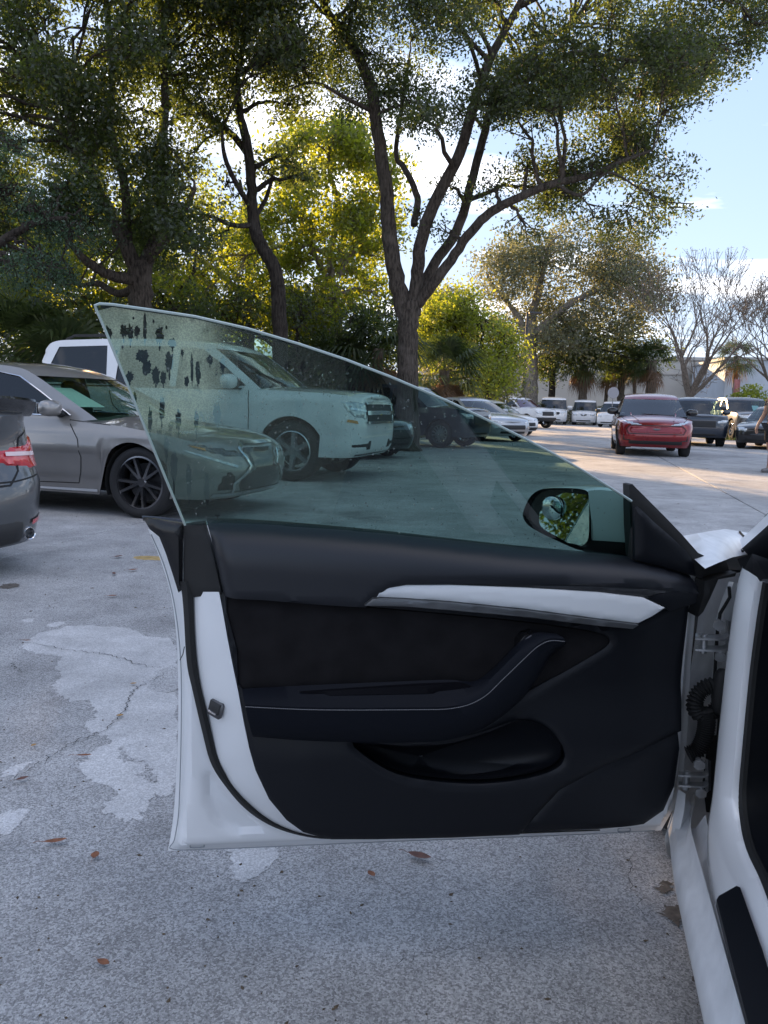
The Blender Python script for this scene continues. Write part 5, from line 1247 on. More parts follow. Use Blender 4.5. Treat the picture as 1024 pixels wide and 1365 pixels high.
dmesh('condensation', [Vector((p[0], p[1], G_W0 + G_K * (p[1] - G_V0))) + GOFF * 0.0012 for p in Pm], Fm, mist_material(), glass, smooth=False)
edge_px = [(247, 700), (217, 628), (187, 554), (157, 480), (138, 434), (129, 414), (127, 407), (133, 405)] + gtop[1:]
rim = [gpt(*p) for p in edge_px]
MB().tube([p for p in rim], 0.0024, 6).build('glass_edge', mat('glass_edge', (0.42, 0.50, 0.46), 0.15, coat=1.0, spec=0.8), glass)
# wet dark lip along the top rear edge
MB().tube([gpt(x, y) - GOFF * 0.003 for x, y in [(134, 410), (170, 412), (205, 418), (260, 427), (330, 443), (400, 463)]], 0.0022, 5).build('wet_edge', mat('wet_edge', (0.03, 0.035, 0.03), 0.2), glass)
# etched mark low on the pane
tl = MB()
def gq(px): 
    P, F_, D = fill2d([gpt(*p).xy for p in px], step=0.02); tl.add([Vector((p[0], p[1], G_W0 + G_K * (p[1] - G_V0))) + GOFF * 0.0012 for p in P], F_)
gq([(286.6, 686.4), (290, 685.6), (294.2, 686.8), (293.4, 688.2), (291.2, 687.6), (290.6, 692), (289.7, 692), (289.6, 687.4), (287.4, 687.8)])
tl.build('etched_mark', mat('etched_dark', (0.01, 0.015, 0.015), 0.6), glass)
# water beads (uncountable)
def beads():
    mb = MB(); rn = random.Random(11)
    for i in range(1500):
        if rn.random() < 0.62: x = 135 + 480 * rn.random() ** 1.7; y = 412 + (x - 130) * 0.30 + 260 * rn.random() ** 1.4
        else: x = rn.uniform(250, 820); y = rn.uniform(430, 735)
        top = np.interp(x, [p[0] for p in gtop], [p[1] for p in gtop]); lft = np.interp(y, [406, 700], [127, 247]); bot = np.interp(x, [247, 845], [699, 745])
        if y < top + 4 or x < lft + 4 or y > bot - 3: continue
        p = gpt(x, y) - GOFF * 0.0005; r = rn.choice((0.0008, 0.0010, 0.0013, 0.0018)) * rn.uniform(0.7, 1.2)
        st_ = rn.uniform(1, 1.6)
        Mx = Matrix.Translation(p) @ Matrix.Rotation(RAD(20), 4, 'X')
        mb.ellipsoid((0, 0, 0), (r, r * st_, r * 0.6), 6, 4, 1.0, Mx)
    o = mb.build('water_beads', thin_glass('water_bead', (0.80, 0.86, 0.84), 3.0), glass); o['kind'] = 'stuff'
beads()

# door mirror outside the glass
MA, MBw = 697, 789                                   # photograph columns of its outboard and inboard edges
def mq(x, y, off=0.0):
    """point on the mirror's tilted face: outboard edge farther from the cabin"""
    a, b = dp(MA, 690, -0.215), dp(MBw, 690, -0.085)
    d = ray(x, y); o = C_O - D_O
    n2 = Vector((b.z - a.z, 0, -(b.x - a.x))).normalized()          # in (u, v, w)
    if n2.z < 0: n2 = -n2
    dl = Vector((d.dot(D_U), d.z, d.dot(D_W))); ol = Vector((o.dot(D_U), o.z, o.dot(D_W)))
    t = ((a - ol).dot(n2) + off) / dl.dot(n2)
    return ol + dl * t, n2
face_px = [(697, 688), (700, 675), (707, 662), (717, 654), (730, 651), (755, 650.5), (775, 652), (784, 656), (787, 668), (789, 690), (790, 712), (789, 722), (780, 733), (768, 732), (745, 722), (720, 710), (704, 700)]
face_px = [tuple(p) for p in catmull(face_px, 3, True)]
fc = [mq(*p)[0] for p in face_px]; mn = mq(740, 690)[1]; cen = sum(fc, Vector()) / len(fc)
rows = [fc + [fc[0]]]
for k, (s_, dd) in enumerate(((1.035, 0.012), (1.06, 0.035), (1.02, 0.075), (0.86, 0.110), (0.55, 0.130), (0.05, 0.136))):
    r_ = [cen + (p - cen) * s_ - mn * dd + Vector((0.02 * dd / 0.13, 0, 0)) for p in fc]; rows.append(r_ + [r_[0]])
hm = MB(); hm.grid(rows[:]); mh = dmesh('door_mirror', hm.v, hm.f, M_WHITE, angle=50)
ins = [cen + (p - cen) * 0.985 for p in fc]; rr = [ins, [cen + (p - cen) * 0.93 - mn * 0.012 for p in fc]]
hb = MB(); hb.grid([fc + [fc[0]], ins + [ins[0]], rr[1] + [rr[1][0]]]); 
k0 = len(hb.v); hb.add([cen - mn * 0.012] + rr[1], [(0, 1 + i, 1 + (i + 1) % len(fc)) for i in range(len(fc))]); hb.build('mirror_bezel', M_PIANO, mh)
gpx2 = [tuple(p) for p in catmull([(719, 690), (722, 678), (735, 664), (752, 657), (778, 657), (783, 664), (785, 690), (786, 716), (780, 726), (768, 727), (745, 715), (724, 703)], 4, True)]
gl_ = [mq(*p, -0.004)[0] for p in gpx2]; gc0 = sum(gl_, Vector()) / len(gl_); gl_ = [p - mn * (0.15 * (p.y - gc0.y)) for p in gl_]; gc = sum(gl_, Vector()) / len(gl_)
mgl = MB(); mgl.add([gc] + gl_, [(0, 1 + i, 1 + (i + 1) % len(gl_)) for i in range(len(gl_))]); mgl.build('mirror_glass', mat('mirror_silver', (0.62, 0.66, 0.65), 0.015, 1.0), mh, smooth=False)
bc = mq(736, 677, 0.0)[0]; tu = (mq(760, 677)[0] - mq(700, 677)[0]).normalized(); tv = mn.cross(tu)
bm_ = MB(); rws = []
for rr_, h in ((0.026, -0.004), (0.026, 0.002), (0.024, 0.004), (0.016, 0.006), (0.008, 0.0068), (0.0005, 0.007)):
    rws.append([bc + (tu * math.cos(t) + tv * math.sin(t)) * rr_ + mn * h for t in np.linspace(0, 2 * math.pi, 29)])
bm_.grid(rws); bm_.build('blind_spot_mirror', mat('mirror_silver'), mh, angle=60)
# inner side of the housing that meets the sail
def pol(name, px, w0, w1, m):
    xs = [p[0] for p in px]; lo, hi = min(xs), max(xs)
    P, F_, D = fill2d(px, step=8)
    return dmesh(name, [dp(p[0], p[1], w0 + (w1 - w0) * (p[0] - lo) / (hi - lo)) for p in P], F_, m, mh, angle=60)
pol('mirror_cap', [(784, 654), (800, 653), (822, 655), (842, 661), (846, 666), (846, 724), (820, 722), (789, 720), (788, 690)], -0.088, -0.050, M_WHITE)
pol('mirror_base', [(789, 720), (820, 722), (846, 724), (846, 748), (800, 742), (776, 734)], -0.080, -0.045, M_PIANO)

# ---- body pieces round the hinge pillar and sill, traced on lengthwise planes and kept in the car's frame
def cgrid(name, rows, m, n=40, parent=None, thick=0):
    rr = [resample([Vector(p) for p in catmull([tuple(q) for q in r], 6)], n) for r in rows]
    mb = MB(); mb.grid(rr); return mb.build(name, m, parent or ER, angle=50)
PL = [(990, 757, -0.080), (984, 775, -0.078), (975, 830, -0.076), (966, 900, -0.074), (957, 985, -0.070), (950, 1060, -0.064), (943, 1112, -0.058), (944.5, 1160, -0.052), (952, 1210, -0.048), (970, 1275, -0.046), (986, 1330, -0.046), (1003, 1385, -0.046)]
PR = [(1013, 775, -0.100), (1010, 792, -0.100), (1004, 830, -0.098), (995, 900, -0.096), (985, 1005, -0.092), (981, 1060, -0.090), (984, 1100, -0.088), (992, 1135, -0.086), (1010, 1175, -0.086), (1030, 1230, -0.086), (1050, 1285, -0.086), (1072, 1345, -0.086)]
pl3 = [cyp(*p) for p in PL]; pr3 = [cyp(*p) for p in PR]
mid3 = [a.lerp(b, 0.5) + Vector((-0.014, 0.008, 0.008)) for a, b in zip(pl3, pr3)]
q1 = [a.lerp(b, 0.15) + Vector((-0.008, 0.006, 0.004)) for a, b in zip(pl3, pr3)]; q2 = [a.lerp(b, 0.85) + Vector((-0.010, 0.003, 0.006)) for a, b in zip(pl3, pr3)]
inn = [b + Vector((0.010, -0.018, 0)) for b in pr3]; outw = [a + Vector((0.030, -0.006, -0.002)) for a in pl3]
cgrid('hinge_pillar', [outw, pl3, q1, mid3, q2, pr3, inn], M_WHITE, 90)
# rubber edge between pillar and cabin
MB().tube([p + Vector((0.006, -0.012, 0.0)) for p in catmull(pr3, 5) for p in [Vector(p)]], 0.008, 6).build('aperture_seal', M_RUBBER, ER)
# sill rearwards of the picture's edge and its outer rocker
prof = [(-0.018, 0.165), (-0.012, 0.20), (-0.020, 0.238), (-0.033, 0.250), (-0.040, 0.290), (-0.046, 0.315), (-0.060, 0.345), (-0.096, 0.372), (-0.112, 0.36)]
rows = []
for x in np.linspace(0.10, -1.25, 46):
    k = sst(-0.08, 0.10, x)
    rows.append([Vector((HX + x, HY + y - 0.03 * k * (0.3 if j < 3 else 1), z if j < 5 or x < -0.40 else min(z, 0.30 + 0.012 * (j - 4)))) for j, (y, z) in enumerate(prof[:5] if x > -0.40 else prof[:5])])
mb = MB(); mb.grid(rows); mb.build('rocker', M_JAMB, ER)
rows = [[Vector((HX + x, HY + y, z)) for y, z in prof[4:]] for x in np.linspace(-0.60, -1.25, 12)]
mb = MB(); mb.grid(rows); mb.build('sill_rear', M_WHITE, ER)
# filler between rocker crease and pillar foot
cre = [cyp(x, y, -0.034) for x, y in [(905, 1105), (904.5, 1116), (922, 1167), (947.5, 1253), (968, 1345), (980, 1395)]]
foot = [cyp(*p) + Vector((0.01, -0.006, -0.006)) for p in [(938, 1085, -0.066), (942, 1112, -0.062), (944.5, 1165, -0.054), (958, 1232, -0.050), (983, 1320, -0.048), (1003, 1385, -0.048)]]
cgrid('sill_channel', [cre, [a.lerp(b, 0.5) + Vector((0, -0.008, -0.012)) for a, b in zip(cre, foot)], foot], M_JAMB, 50)
# tread plate on the sill
tp = [(964, 1194, -0.052), (967, 1189, -0.054), (990, 1176, -0.080), (995, 1178, -0.081), (1024, 1256, -0.081), (1060, 1365, -0.081), (1012, 1372, -0.050), (988, 1283, -0.050)]
lp3 = [cyp(*p) + Vector((-0.03, 0.016, 0.010)) for p in tp]
ctr = sum(lp3, Vector()) / len(lp3)
mb = MB(); mb.add(lp3 + [p - Vector((0, 0, 0.012)) for p in lp3], [tuple(range(8))] + [(i, (i + 1) % 8, 8 + (i + 1) % 8, 8 + i) for i in range(8)]); mb.build('tread_plate', M_CARD, ER, angle=30)
# inner jamb wall behind the hinges
JL = [(935, 770), (930, 830), (920, 900), (915, 980), (905, 1045), (893, 1095), (886, 1118), (890, 1140)]
JM = [(958, 768), (952, 830), (946, 900), (940, 980), (930, 1045), (916, 1095), (910, 1130), (915, 1165)]
JR = [(992, 762), (984, 830), (974, 900), (964, 985), (958, 1050), (950, 1100), (947, 1140), (952, 1190)]
cgrid('jamb_wall', [[cay(*p, 1.60) for p in JL], [cay(*p, 1.66) for p in JM], [cay(*p, 1.70) for p in JR]], M_JAMB, 40)
cgrid('jamb_rib', [[cay(x, y, 1.60) for x, y in [(972, 775), (962, 800), (956, 820), (952, 850), (950, 900), (944, 980)]], [cay(x, y, 1.585) for x, y in [(978, 776), (970, 802), (964, 824), (960, 852), (956, 900), (950, 980)]], [cay(x, y, 1.60) for x, y in [(986, 778), (978, 806), (970, 830), (966, 856), (961, 900), (955, 980)]]], M_JAMB, 24)
MB().tube([cay(x, y, 1.575) for x, y in [(972, 782), (973, 796), (966, 808), (960, 818), (957, 835), (955, 860), (953, 900), (950, 930)]], 0.0038, 6).build('body_seal', M_RUBBER, ER)
def hinge(px, Y, sc):
    root = None
    x, y = px
    def P(dx, dy, dY=0): return cay(x + dx, y + dy, Y + dY)
    mb = MB()
    for dy in (0, 16 * sc):
        mb.grid([[P(-24 * sc, -6 * sc + dy, 0.03), P(-5 * sc, -5 * sc + dy, 0.01), P(14 * sc, -5 * sc + dy, 0.0), P(20 * sc, -8 * sc + dy, 0)], [P(-24 * sc, 0 + dy, -0.02), P(-5 * sc, 1 * sc + dy, -0.03), P(16 * sc, 2 * sc + dy, -0.03), P(23 * sc, -2 * sc + dy, -0.03)], [P(-24 * sc, 3 * sc + dy, -0.02), P(-5 * sc, 4 * sc + dy, -0.03), P(16 * sc, 5 * sc + dy, -0.03), P(24 * sc, 1 * sc + dy, -0.03)]])
    mb.grid([[P(18 * sc, -26 * sc, 0.02), P(18 * sc, 30 * sc, 0.02)], [P(22 * sc, -24 * sc, -0.02), P(23 * sc, 26 * sc, -0.02)], [P(27 * sc, -22 * sc, 0.0), P(27 * sc, 24 * sc, 0.0)]])
    h = mb.build('hinge', M_STEEL, ER, angle=25)
    for dx, dy in ((8, -20), (10, 24)):
        c = P(dx * sc, dy * sc, -0.02); MB().lathe([(0, 0.010), (0.006, 0.010), (0.0075, 0.006), (0.0075, -0.006), (0.012, -0.006), (0.012, -0.012), (0, -0.012)], 6, Matrix.Translation(c) @ Matrix.Rotation(RAD(80), 4, 'Y')).build('bolt', M_STEEL, h, angle=20)
    c = P(-12 * sc, 8 * sc, -0.01); MB().lathe([(0, 0.02), (0.007, 0.02), (0.007, -0.02), (0, -0.02)], 10, Matrix.Translation(c)).build('hinge_pin', M_STEEL, h)
hinge((950, 850), 1.54, 0.95); hinge((925, 1033), 1.52, 0.85)
# ribbed cable boot
def boot(px, Y, r):
    pts = resample([Vector(p) for p in catmull([tuple(cay(x, y, Y)) for x, y in px], 8)], 46)
    rad = [r * (1.0 + 0.16 * (1 if i % 2 else -1)) for i in range(46)]
    return MB().tube(pts, rad, 12)
b_ = boot([(963, 916), (948, 914), (934, 921), (926, 936), (930, 950), (945, 953), (956, 944)], 1.53, 0.0155); bo = b_.build('cable_boot', M_RUBBER, ER)
boot([(940, 945), (942, 965), (938, 985), (930, 1000), (918, 1006)], 1.525, 0.016).build('boot_tail', M_RUBBER, bo)
c = cay(961, 922, 1.52); MB().ellipsoid((0, 0, 0), (0.02, 0.018, 0.05), 12, 8, 0.8, Matrix.Translation(c)).build('boot_socket', M_RUBBER, bo)
# small wrinkled liner below the lower hinge
cgrid('fender_liner', [[cay(x, y, 1.55) for x, y in [(904, 1052), (900, 1075), (896, 1100), (898, 1118)]], [cay(x, y, 1.53) for x, y in [(914, 1058), (912, 1080), (908, 1100), (904, 1122)]], [cay(x, y, 1.57) for x, y in [(922, 1075), (918, 1090), (912, 1104), (908, 1126)]]], M_JAMB, 14)

# cabin side seen past the pillar: dash end, kick panel, footwell, wheel
mb = MB()
mb.grid([[b + Vector((0.012, -0.012, 0)), b + Vector((0.03, -0.05, -0.01)), b + Vector((0.10, -0.10, -0.03)), b + Vector((0.20, -0.45, -0.05))] for b in [Vector(p) for p in catmull(pr3, 3)]])
mb.build('kick_panel', M_CARD, ER)
mb = MB(); mb.grid([[Vector((HX + x, HY - y, z)) for x, z in ((-0.16, 0.60), (-0.20, 0.70), (-0.17, 0.80), (-0.06, 0.865), (0.12, 0.885), (0.24, 0.88))] for y in np.linspace(0.36, 1.66, 14)])
mb.add([Vector((HX + x, HY - 0.36, z)) for x, z in ((-0.16, 0.60), (-0.20, 0.70), (-0.17, 0.80), (-0.06, 0.865), (0.12, 0.885), (0.24, 0.88), (0.24, 0.55))], [(0, 1, 2, 3, 4, 5, 6)])
mb.build('dashboard', M_CARD, ER)
mb = MB(); mb.box((HX - 0.62, 0, 0.27), (1.5, 1.55, 0.04), ch=0.01); mb.build('floor_mat', M_INT, ER)
mb = MB(); mb.ellipsoid((HX - 0.95, HY - 0.50, 0.42), (0.28, 0.25, 0.12), 16, 10, 0.6); mb.ellipsoid((HX - 1.22, HY - 0.50, 0.78), (0.10, 0.25, 0.36), 16, 10, 0.7); mb.build('front_seat', M_LEATH, ER)
sw_ = MB(); Mx = Matrix.Translation((HX - 0.42, HY - 0.50, 0.80)) @ Matrix.Rotation(RAD(62), 4, 'Y')
sw_.lathe([(0.17 + 0.015 * math.cos(t), 0.015 * math.sin(t)) for t in np.linspace(0, 2 * math.pi, 9)], 30, Mx); sw_.box((0, 0, 0), (0.07, 0.30, 0.02), ch=0.005, M=Mx); sw_.tube([Mx @ Vector((0, 0, 0)), Mx @ Vector((0, 0, -0.2))], 0.04, 8); sw_.build('steering_wheel', M_LEATH, ER)
# left roof pillar, roof rail and rear door frame
pil = [(HX + 0.24, HY - 0.175, 0.835), (HX - 0.02, HY - 0.205, 0.975), (HX - 0.40, HY - 0.245, 1.19), (HX - 0.78, HY - 0.280, 1.345), (HX - 1.20, HY - 0.295, 1.405), (HX - 1.8, HY - 0.30, 1.38), (HX - 2.3, HY - 0.27, 1.25), (HX - 2.85, HY - 0.20, 1.02)]
pl_ = resample([Vector(p) for p in catmull(pil, 5)], 40)
mb = MB(); mb.grid([[p + Vector((0.03, 0.0, 0.02)), p + Vector((0.0, 0.028, 0.004)), p + Vector((-0.012, 0.026, -0.014))] for p in pl_]); mb.build('roof_pillar', M_WHITE, ER)
mb = MB(); mb.grid([[p + Vector((-0.012, 0.026, -0.014)), p + Vector((-0.022, 0.010, -0.030)), p + Vector((-0.030, -0.05, -0.045)), p + Vector((0.0, -0.09, -0.02)), p + Vector((0.03, 0.0, 0.02))] for p in pl_]); mb.build('pillar_trim', M_CARD, ER)
ft = [[cyp(x, y, yc) for x, y in px] for yc, px in ((-0.015, [(900, 716), (918, 738), (940, 758)]), (-0.05, [(929, 711), (944, 731), (958, 750)]), (-0.12, [(949, 707.5), (966, 722), (976, 743)]), (-0.20, [(967, 705), (983, 718), (990, 740)]), (-0.28, [(1003, 711), (1008, 722), (1006, 737)]))]
cgrid('fender_top', ft, M_JAMB, 16)
MB().tube([cyp(x, y, -0.235) + Vector((0, 0, 0.006)) for x, y in ((986, 712), (989, 716), (994, 720))], 0.0035, 5).build('hood_gap', M_RUBBER, ER)
MB().tube([cyp(x, y, -0.20) + Vector((0, 0, 0.006)) for x, y in ((983, 729), (985, 734), (990, 738))], 0.0035, 5).build('hood_gap', M_RUBBER, ER)
# triangular dark cover at the pillar foot
tri = [cyp(x, y, yc) for x, y, yc in [(983, 745, -0.10), (1003, 738, -0.11), (1024, 745, -0.12), (1040, 800, -0.14), (1016, 790, -0.132), (1004, 772, -0.125), (990, 762, -0.115)]]
mb = MB(); mb.add(tri, [tuple(range(len(tri)))]); mb.build('pillar_foot_cover', M_CARD, ER, smooth=False)
bp = [Vector((HX - 1.16, HY - y, z)) for y, z in ((0.03, 0.30), (0.0, 0.55), (0.01, 0.90), (0.12, 1.15), (0.28, 1.40))]
mb = MB(); mb.grid([[p + Vector((0.06, -0.05, 0)), p + Vector((0.05, 0, 0)), p + Vector((-0.10, 0, 0))] for p in bp]); mb.build('centre_pillar', M_WHITE, ER)
P2, F2_, D2_ = fill2d([(HX - 1.28, 0.955), (HX - 1.28, 1.37), (HX - 1.65, 1.35), (HX - 2.0, 1.29), (HX - 2.3, 1.14), (HX - 2.2, 1.01)], step=0.15)
mesh('side_window', [Vector((p[0], EV.gy(p[0], p[1]) - 0.01, p[1])) for p in P2], F2_, M_GLASS, ER)
for A, sg in ((-34, 1), (34, -1)): EV.decal('headlight', A, [(h, z) for h, z in ((-0.40, 0.60), (-0.10, 0.63), (0.25, 0.76), (0.22, 0.79), (-0.1, 0.73), (-0.42, 0.68))], M_LAMP, 0.010, 0.03)
EV.line('hood_seam', 'top', [(1.10, 0.74), (1.5, 0.76), (1.9, 0.72), (2.15, 0.55)], 0.007); EV.line('hood_seam', 'top', [(1.10, -0.74), (1.5, -0.76), (1.9, -0.72), (2.15, -0.55)], 0.007)
EV.decal('lower_grille', 'front', [(-0.55, 0.27), (0.55, 0.27), (0.5, 0.36), (-0.5, 0.36)], M_BLK, 0.01)
# ------------------------------------------------------------------ trees
def leaf_mat(name, dark, lightc, trans, tmix=0.45):
    m = bpy.data.materials.new(name); m.use_nodes = True; nt = m.node_tree; nt.nodes.clear(); N = nt.nodes.new; L = nt.links.new
    o = N('ShaderNodeOutputMaterial'); at = N('ShaderNodeAttribute'); at.attribute_name = 'tone'
    c = N('ShaderNodeMix'); c.data_type = 'RGBA'; c.inputs['A'].default_value = (*dark, 1); c.inputs['B'].default_value = (*lightc, 1); L(at.outputs['Fac'], c.inputs['Factor'])
    d = N('ShaderNodeBsdfDiffuse'); L(c.outputs['Result'], d.inputs[0])
    c2 = N('ShaderNodeMix'); c2.data_type = 'RGBA'; c2.blend_type = 'MULTIPLY'; c2.inputs['Factor'].default_value = 1; L(c.outputs['Result'], c2.inputs['A']); c2.inputs['B'].default_value = (*trans, 1)
    t = N('ShaderNodeBsdfTranslucent'); L(c2.outputs['Result'], t.inputs[0])
    mx = N('ShaderNodeMixShader'); mx.inputs[0].default_value = tmix; L(d.outputs[0], mx.inputs[1]); L(t.outputs[0], mx.inputs[2])
    g = N('ShaderNodeBsdfGlossy'); g.inputs['Roughness'].default_value = 0.42; mg = N('ShaderNodeMixShader'); mg.inputs[0].default_value = 0.05; L(mx.outputs[0], mg.inputs[1]); L(g.outputs[0], mg.inputs[2]); L(mg.outputs[0], o.inputs[0])
    return m
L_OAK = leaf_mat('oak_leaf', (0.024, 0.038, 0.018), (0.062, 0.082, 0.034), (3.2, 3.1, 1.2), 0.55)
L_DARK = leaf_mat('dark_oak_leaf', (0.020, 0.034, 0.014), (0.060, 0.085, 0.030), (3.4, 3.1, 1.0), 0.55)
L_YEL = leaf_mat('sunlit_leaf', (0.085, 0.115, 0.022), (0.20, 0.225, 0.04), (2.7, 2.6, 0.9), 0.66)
L_BLUE = leaf_mat('feathery_leaf', (0.025, 0.055, 0.030), (0.060, 0.115, 0.060), (1.6, 1.8, 1.2), 0.35)
L_OLV = leaf_mat('olive_leaf', (0.075, 0.09, 0.055), (0.16, 0.17, 0.105), (2.0, 1.9, 1.3), 0.55)
L_PALM = leaf_mat('palm_leaf', (0.035, 0.055, 0.022), (0.09, 0.12, 0.05), (2.0, 2.0, 0.9), 0.35)
L_DEAD = leaf_mat('dead_palm_leaf', (0.12, 0.07, 0.035), (0.26, 0.15, 0.08), (1.5, 1.3, 1.0), 0.3)
L_PINK = leaf_mat('dry_twig_leaf', (0.20, 0.15, 0.10), (0.36, 0.28, 0.20), (1.5, 1.3, 1.1), 0.4)
def bark_mat(name, col, s=14):
    """furrowed bark: ridges stretched along the stem, grey lichen blotches"""
    m = bpy.data.materials.new(name); m.use_nodes = True; nt = m.node_tree; b = nt.nodes['Principled BSDF']; N = nt.nodes.new; L = nt.links.new
    tc = N('ShaderNodeTexCoord'); mp_ = N('ShaderNodeMapping'); mp_.inputs['Scale'].default_value = (1, 1, 0.22); L(tc.outputs['Object'], mp_.inputs[0])
    n1 = N('ShaderNodeTexNoise'); n1.inputs['Scale'].default_value = s * 1.6; n1.inputs['Detail'].default_value = 6; n1.inputs['Roughness'].default_value = 0.65; L(mp_.outputs[0], n1.inputs['Vector'])
    n2 = N('ShaderNodeTexNoise'); n2.inputs['Scale'].default_value = 2.3; n2.inputs['Detail'].default_value = 5; L(tc.outputs['Object'], n2.inputs['Vector'])
    r1 = N('ShaderNodeValToRGB'); r1.color_ramp.elements[0].position = 0.36; r1.color_ramp.elements[1].position = 0.62; r1.color_ramp.elements[0].color = (*[c * 0.35 for c in col], 1); r1.color_ramp.elements[1].color = (*[c * 1.25 for c in col], 1); L(n1.outputs[0], r1.inputs[0])
    r2 = N('ShaderNodeMapRange'); r2.inputs[1].default_value = 0.55; r2.inputs[2].default_value = 0.72; r2.inputs[4].default_value = 0.55; L(n2.outputs[0], r2.inputs[0])
    mx = N('ShaderNodeMix'); mx.data_type = 'RGBA'; L(r2.outputs[0], mx.inputs['Factor']); L(r1.outputs[0], mx.inputs['A']); mx.inputs['B'].default_value = (*[c * 1.5 + 0.02 for c in col], 1); L(mx.outputs['Result'], b.inputs['Base Color'])
    b.inputs['Roughness'].default_value = 0.95; b.inputs['Specular IOR Level'].default_value = 0.2
    bp_ = N('ShaderNodeBump'); bp_.inputs['Strength'].default_value = 1.0; bp_.inputs['Distance'].default_value = 0.05; L(n1.outputs[0], bp_.inputs['Height']); L(bp_.outputs[0], b.inputs['Normal'])
    return m
B_OAK = bark_mat('oak_bark', (0.10, 0.082, 0.068)); B_DARK = bark_mat('dark_bark', (0.055, 0.045, 0.038)); B_PALE = bark_mat('pale_bark', (0.27, 0.235, 0.20)); B_PALM = bark_mat('palm_bark', (0.17, 0.14, 0.11), 6)

def leaves_mesh(name, P, size, m, parent, rn, aspect=0.5, droop=0.0, kind=None):
    n = len(P)
    d1 = rn.normal(size=(n, 3)); d1[:, 2] -= droop; d1 /= np.linalg.norm(d1, axis=1)[:, None]
    d2 = np.cross(d1, rn.normal(size=(n, 3))); d2 /= np.linalg.norm(d2, axis=1)[:, None] + 1e-9
    l = size * (0.6 + 0.8 * rn.random(n)); w = l * aspect
    V = np.empty((n, 4, 3)); V[:, 0] = P - d1 * l[:, None] / 2; V[:, 1] = P + d2 * w[:, None] / 2; V[:, 2] = P + d1 * l[:, None] / 2; V[:, 3] = P - d2 * w[:, None] / 2
    me = bpy.data.meshes.new(name); me.vertices.add(4 * n); me.vertices.foreach_set('co', V.ravel().astype(np.float32))
    me.loops.add(4 * n); me.loops.foreach_set('vertex_index', np.arange(4 * n, dtype=np.int32)); me.polygons.add(n)
    me.polygons.foreach_set('loop_start', np.arange(0, 4 * n, 4, dtype=np.int32))
    me.materials.append(m)
    a = me.attributes.new('tone', 'FLOAT', 'FACE'); a.data.foreach_set('value', np.clip(rn.normal(0.45, 0.28, n), 0, 1).astype(np.float32))
    me.update(calc_edges=True); me.validate()
    return link(bpy.data.objects.new(name, me), parent)
def clump_points(c, r, n, rn, sub=48, sig=0.20):
    k = max(1, n // sub); d = rn.normal(size=(k, 3)); d /= np.linalg.norm(d, axis=1)[:, None]
    q = c + d * (rn.random(k)[:, None] ** 0.45) * np.array(r)
    P = np.repeat(q, sub, 0) + rn.normal(size=(k * sub, 3)) * sig * np.array([1, 1, 0.75])
    return P, q
def wob(pts, amt, rn, n=5):
    out = catmull(pts, n); return [Vector(p + rn.normal(size=3) * amt * (0 if i in (0, len(out) - 1) else 1)) for i, p in enumerate(out)]

def tree(name, label, Y, limbs, clumps, leaf, bark, lsize=0.075, seed=1, base=None, sub=48, sig=0.2, twigs=3, aspect=0.5, group='trees round the parking lot', depth=1.0, droop=0.1, cat='tree'):
    """limbs: [([(px, py, radius m, depth shift)...])], clumps: (px, py, half width px, half height px, depth shift, leaves)"""
    rn = np.random.default_rng(seed)
    b = base if base is not None else aty(limbs[0][0][0], limbs[0][0][1], Y)
    root = empty(name, (b[0], b[1], 0), label=label, cat=cat, group=group); o0 = Vector((b[0], b[1], 0))
    tb = MB(); nodes = []
    for li, lm in enumerate(limbs):
        pts = []; rad = []
        for p in lm:
            q = aty(p[0], p[1], Y + (p[3] if len(p) > 3 else 0)) - o0; pts.append((q.x, q.y, q.z)); rad.append(p[2])
        cp = catmull([(*p, r) for p, r in zip(pts, rad)], 6)
        P3 = [Vector(p[:3]) + Vector(rn.normal(size=3)) * 0.07 * max(0.02, p[3]) * (0 if i == 0 else 1) for i, p in enumerate(cp)]; R3 = [max(0.012, p[3]) for p in cp]
        if li == 0: P3.insert(0, Vector((0, 0, -0.05))); R3.insert(0, R3[0] * 1.35)
        tb.tube(P3, R3, 12 if R3[0] > 0.12 else 7); nodes += [(p, r) for p, r in zip(P3, R3)][(len(P3) // 3 if li == 0 else 1):]
    NP = np.array([tuple(p) for p, r in nodes]); NR = np.array([r for p, r in nodes])
    allP = []
    for cx, cy, rx, rz, dY, n in clumps:
        yy = Y + dY; c = aty(cx, cy, yy) - o0; s = yy / FPX
        P, q = clump_points(np.array(c), (rx * s, max(0.8, 0.5 * (rx + rz) * s * depth), rz * s), n, rn, sub, sig)
        P = P[P[:, 2] > 0.05]
        allP.append(P)
        # a bough from the nearest limb and twigs to its sprays
        d = np.linalg.norm(NP - np.array(c), axis=1) + 0.6 * np.maximum(0, NP[:, 2] - c.z); i = int(np.argmin(d)); st = Vector(NP[i]); r0 = min(NR[i] * 0.6, 0.07)
        if twigs:
            mid = st.lerp(c, 0.5) + Vector((0, 0, 0.12 * (c - st).length))
            bp_ = wob([tuple(st), tuple(mid), tuple(c)], 0.03, rn, 4); tb.tube(bp_, list(np.linspace(r0, 0.014, len(bp_))), 6)
            for t_ in q[::max(1, len(q) // (twigs * 4))]:
                k = bp_[rn.integers(len(bp_) // 2, len(bp_))]; tv = Vector(t_); m_ = k.lerp(tv, 0.5) + Vector(rn.normal(size=3)) * 0.12
                tb.tube([k, m_, tv], [0.016, 0.011, 0.006], 4, False)
    tb.build('trunk', bark, root, angle=60)
    if allP:
        o = leaves_mesh('crown', np.concatenate(allP), lsize, leaf, root, rn, aspect, droop)
    return root

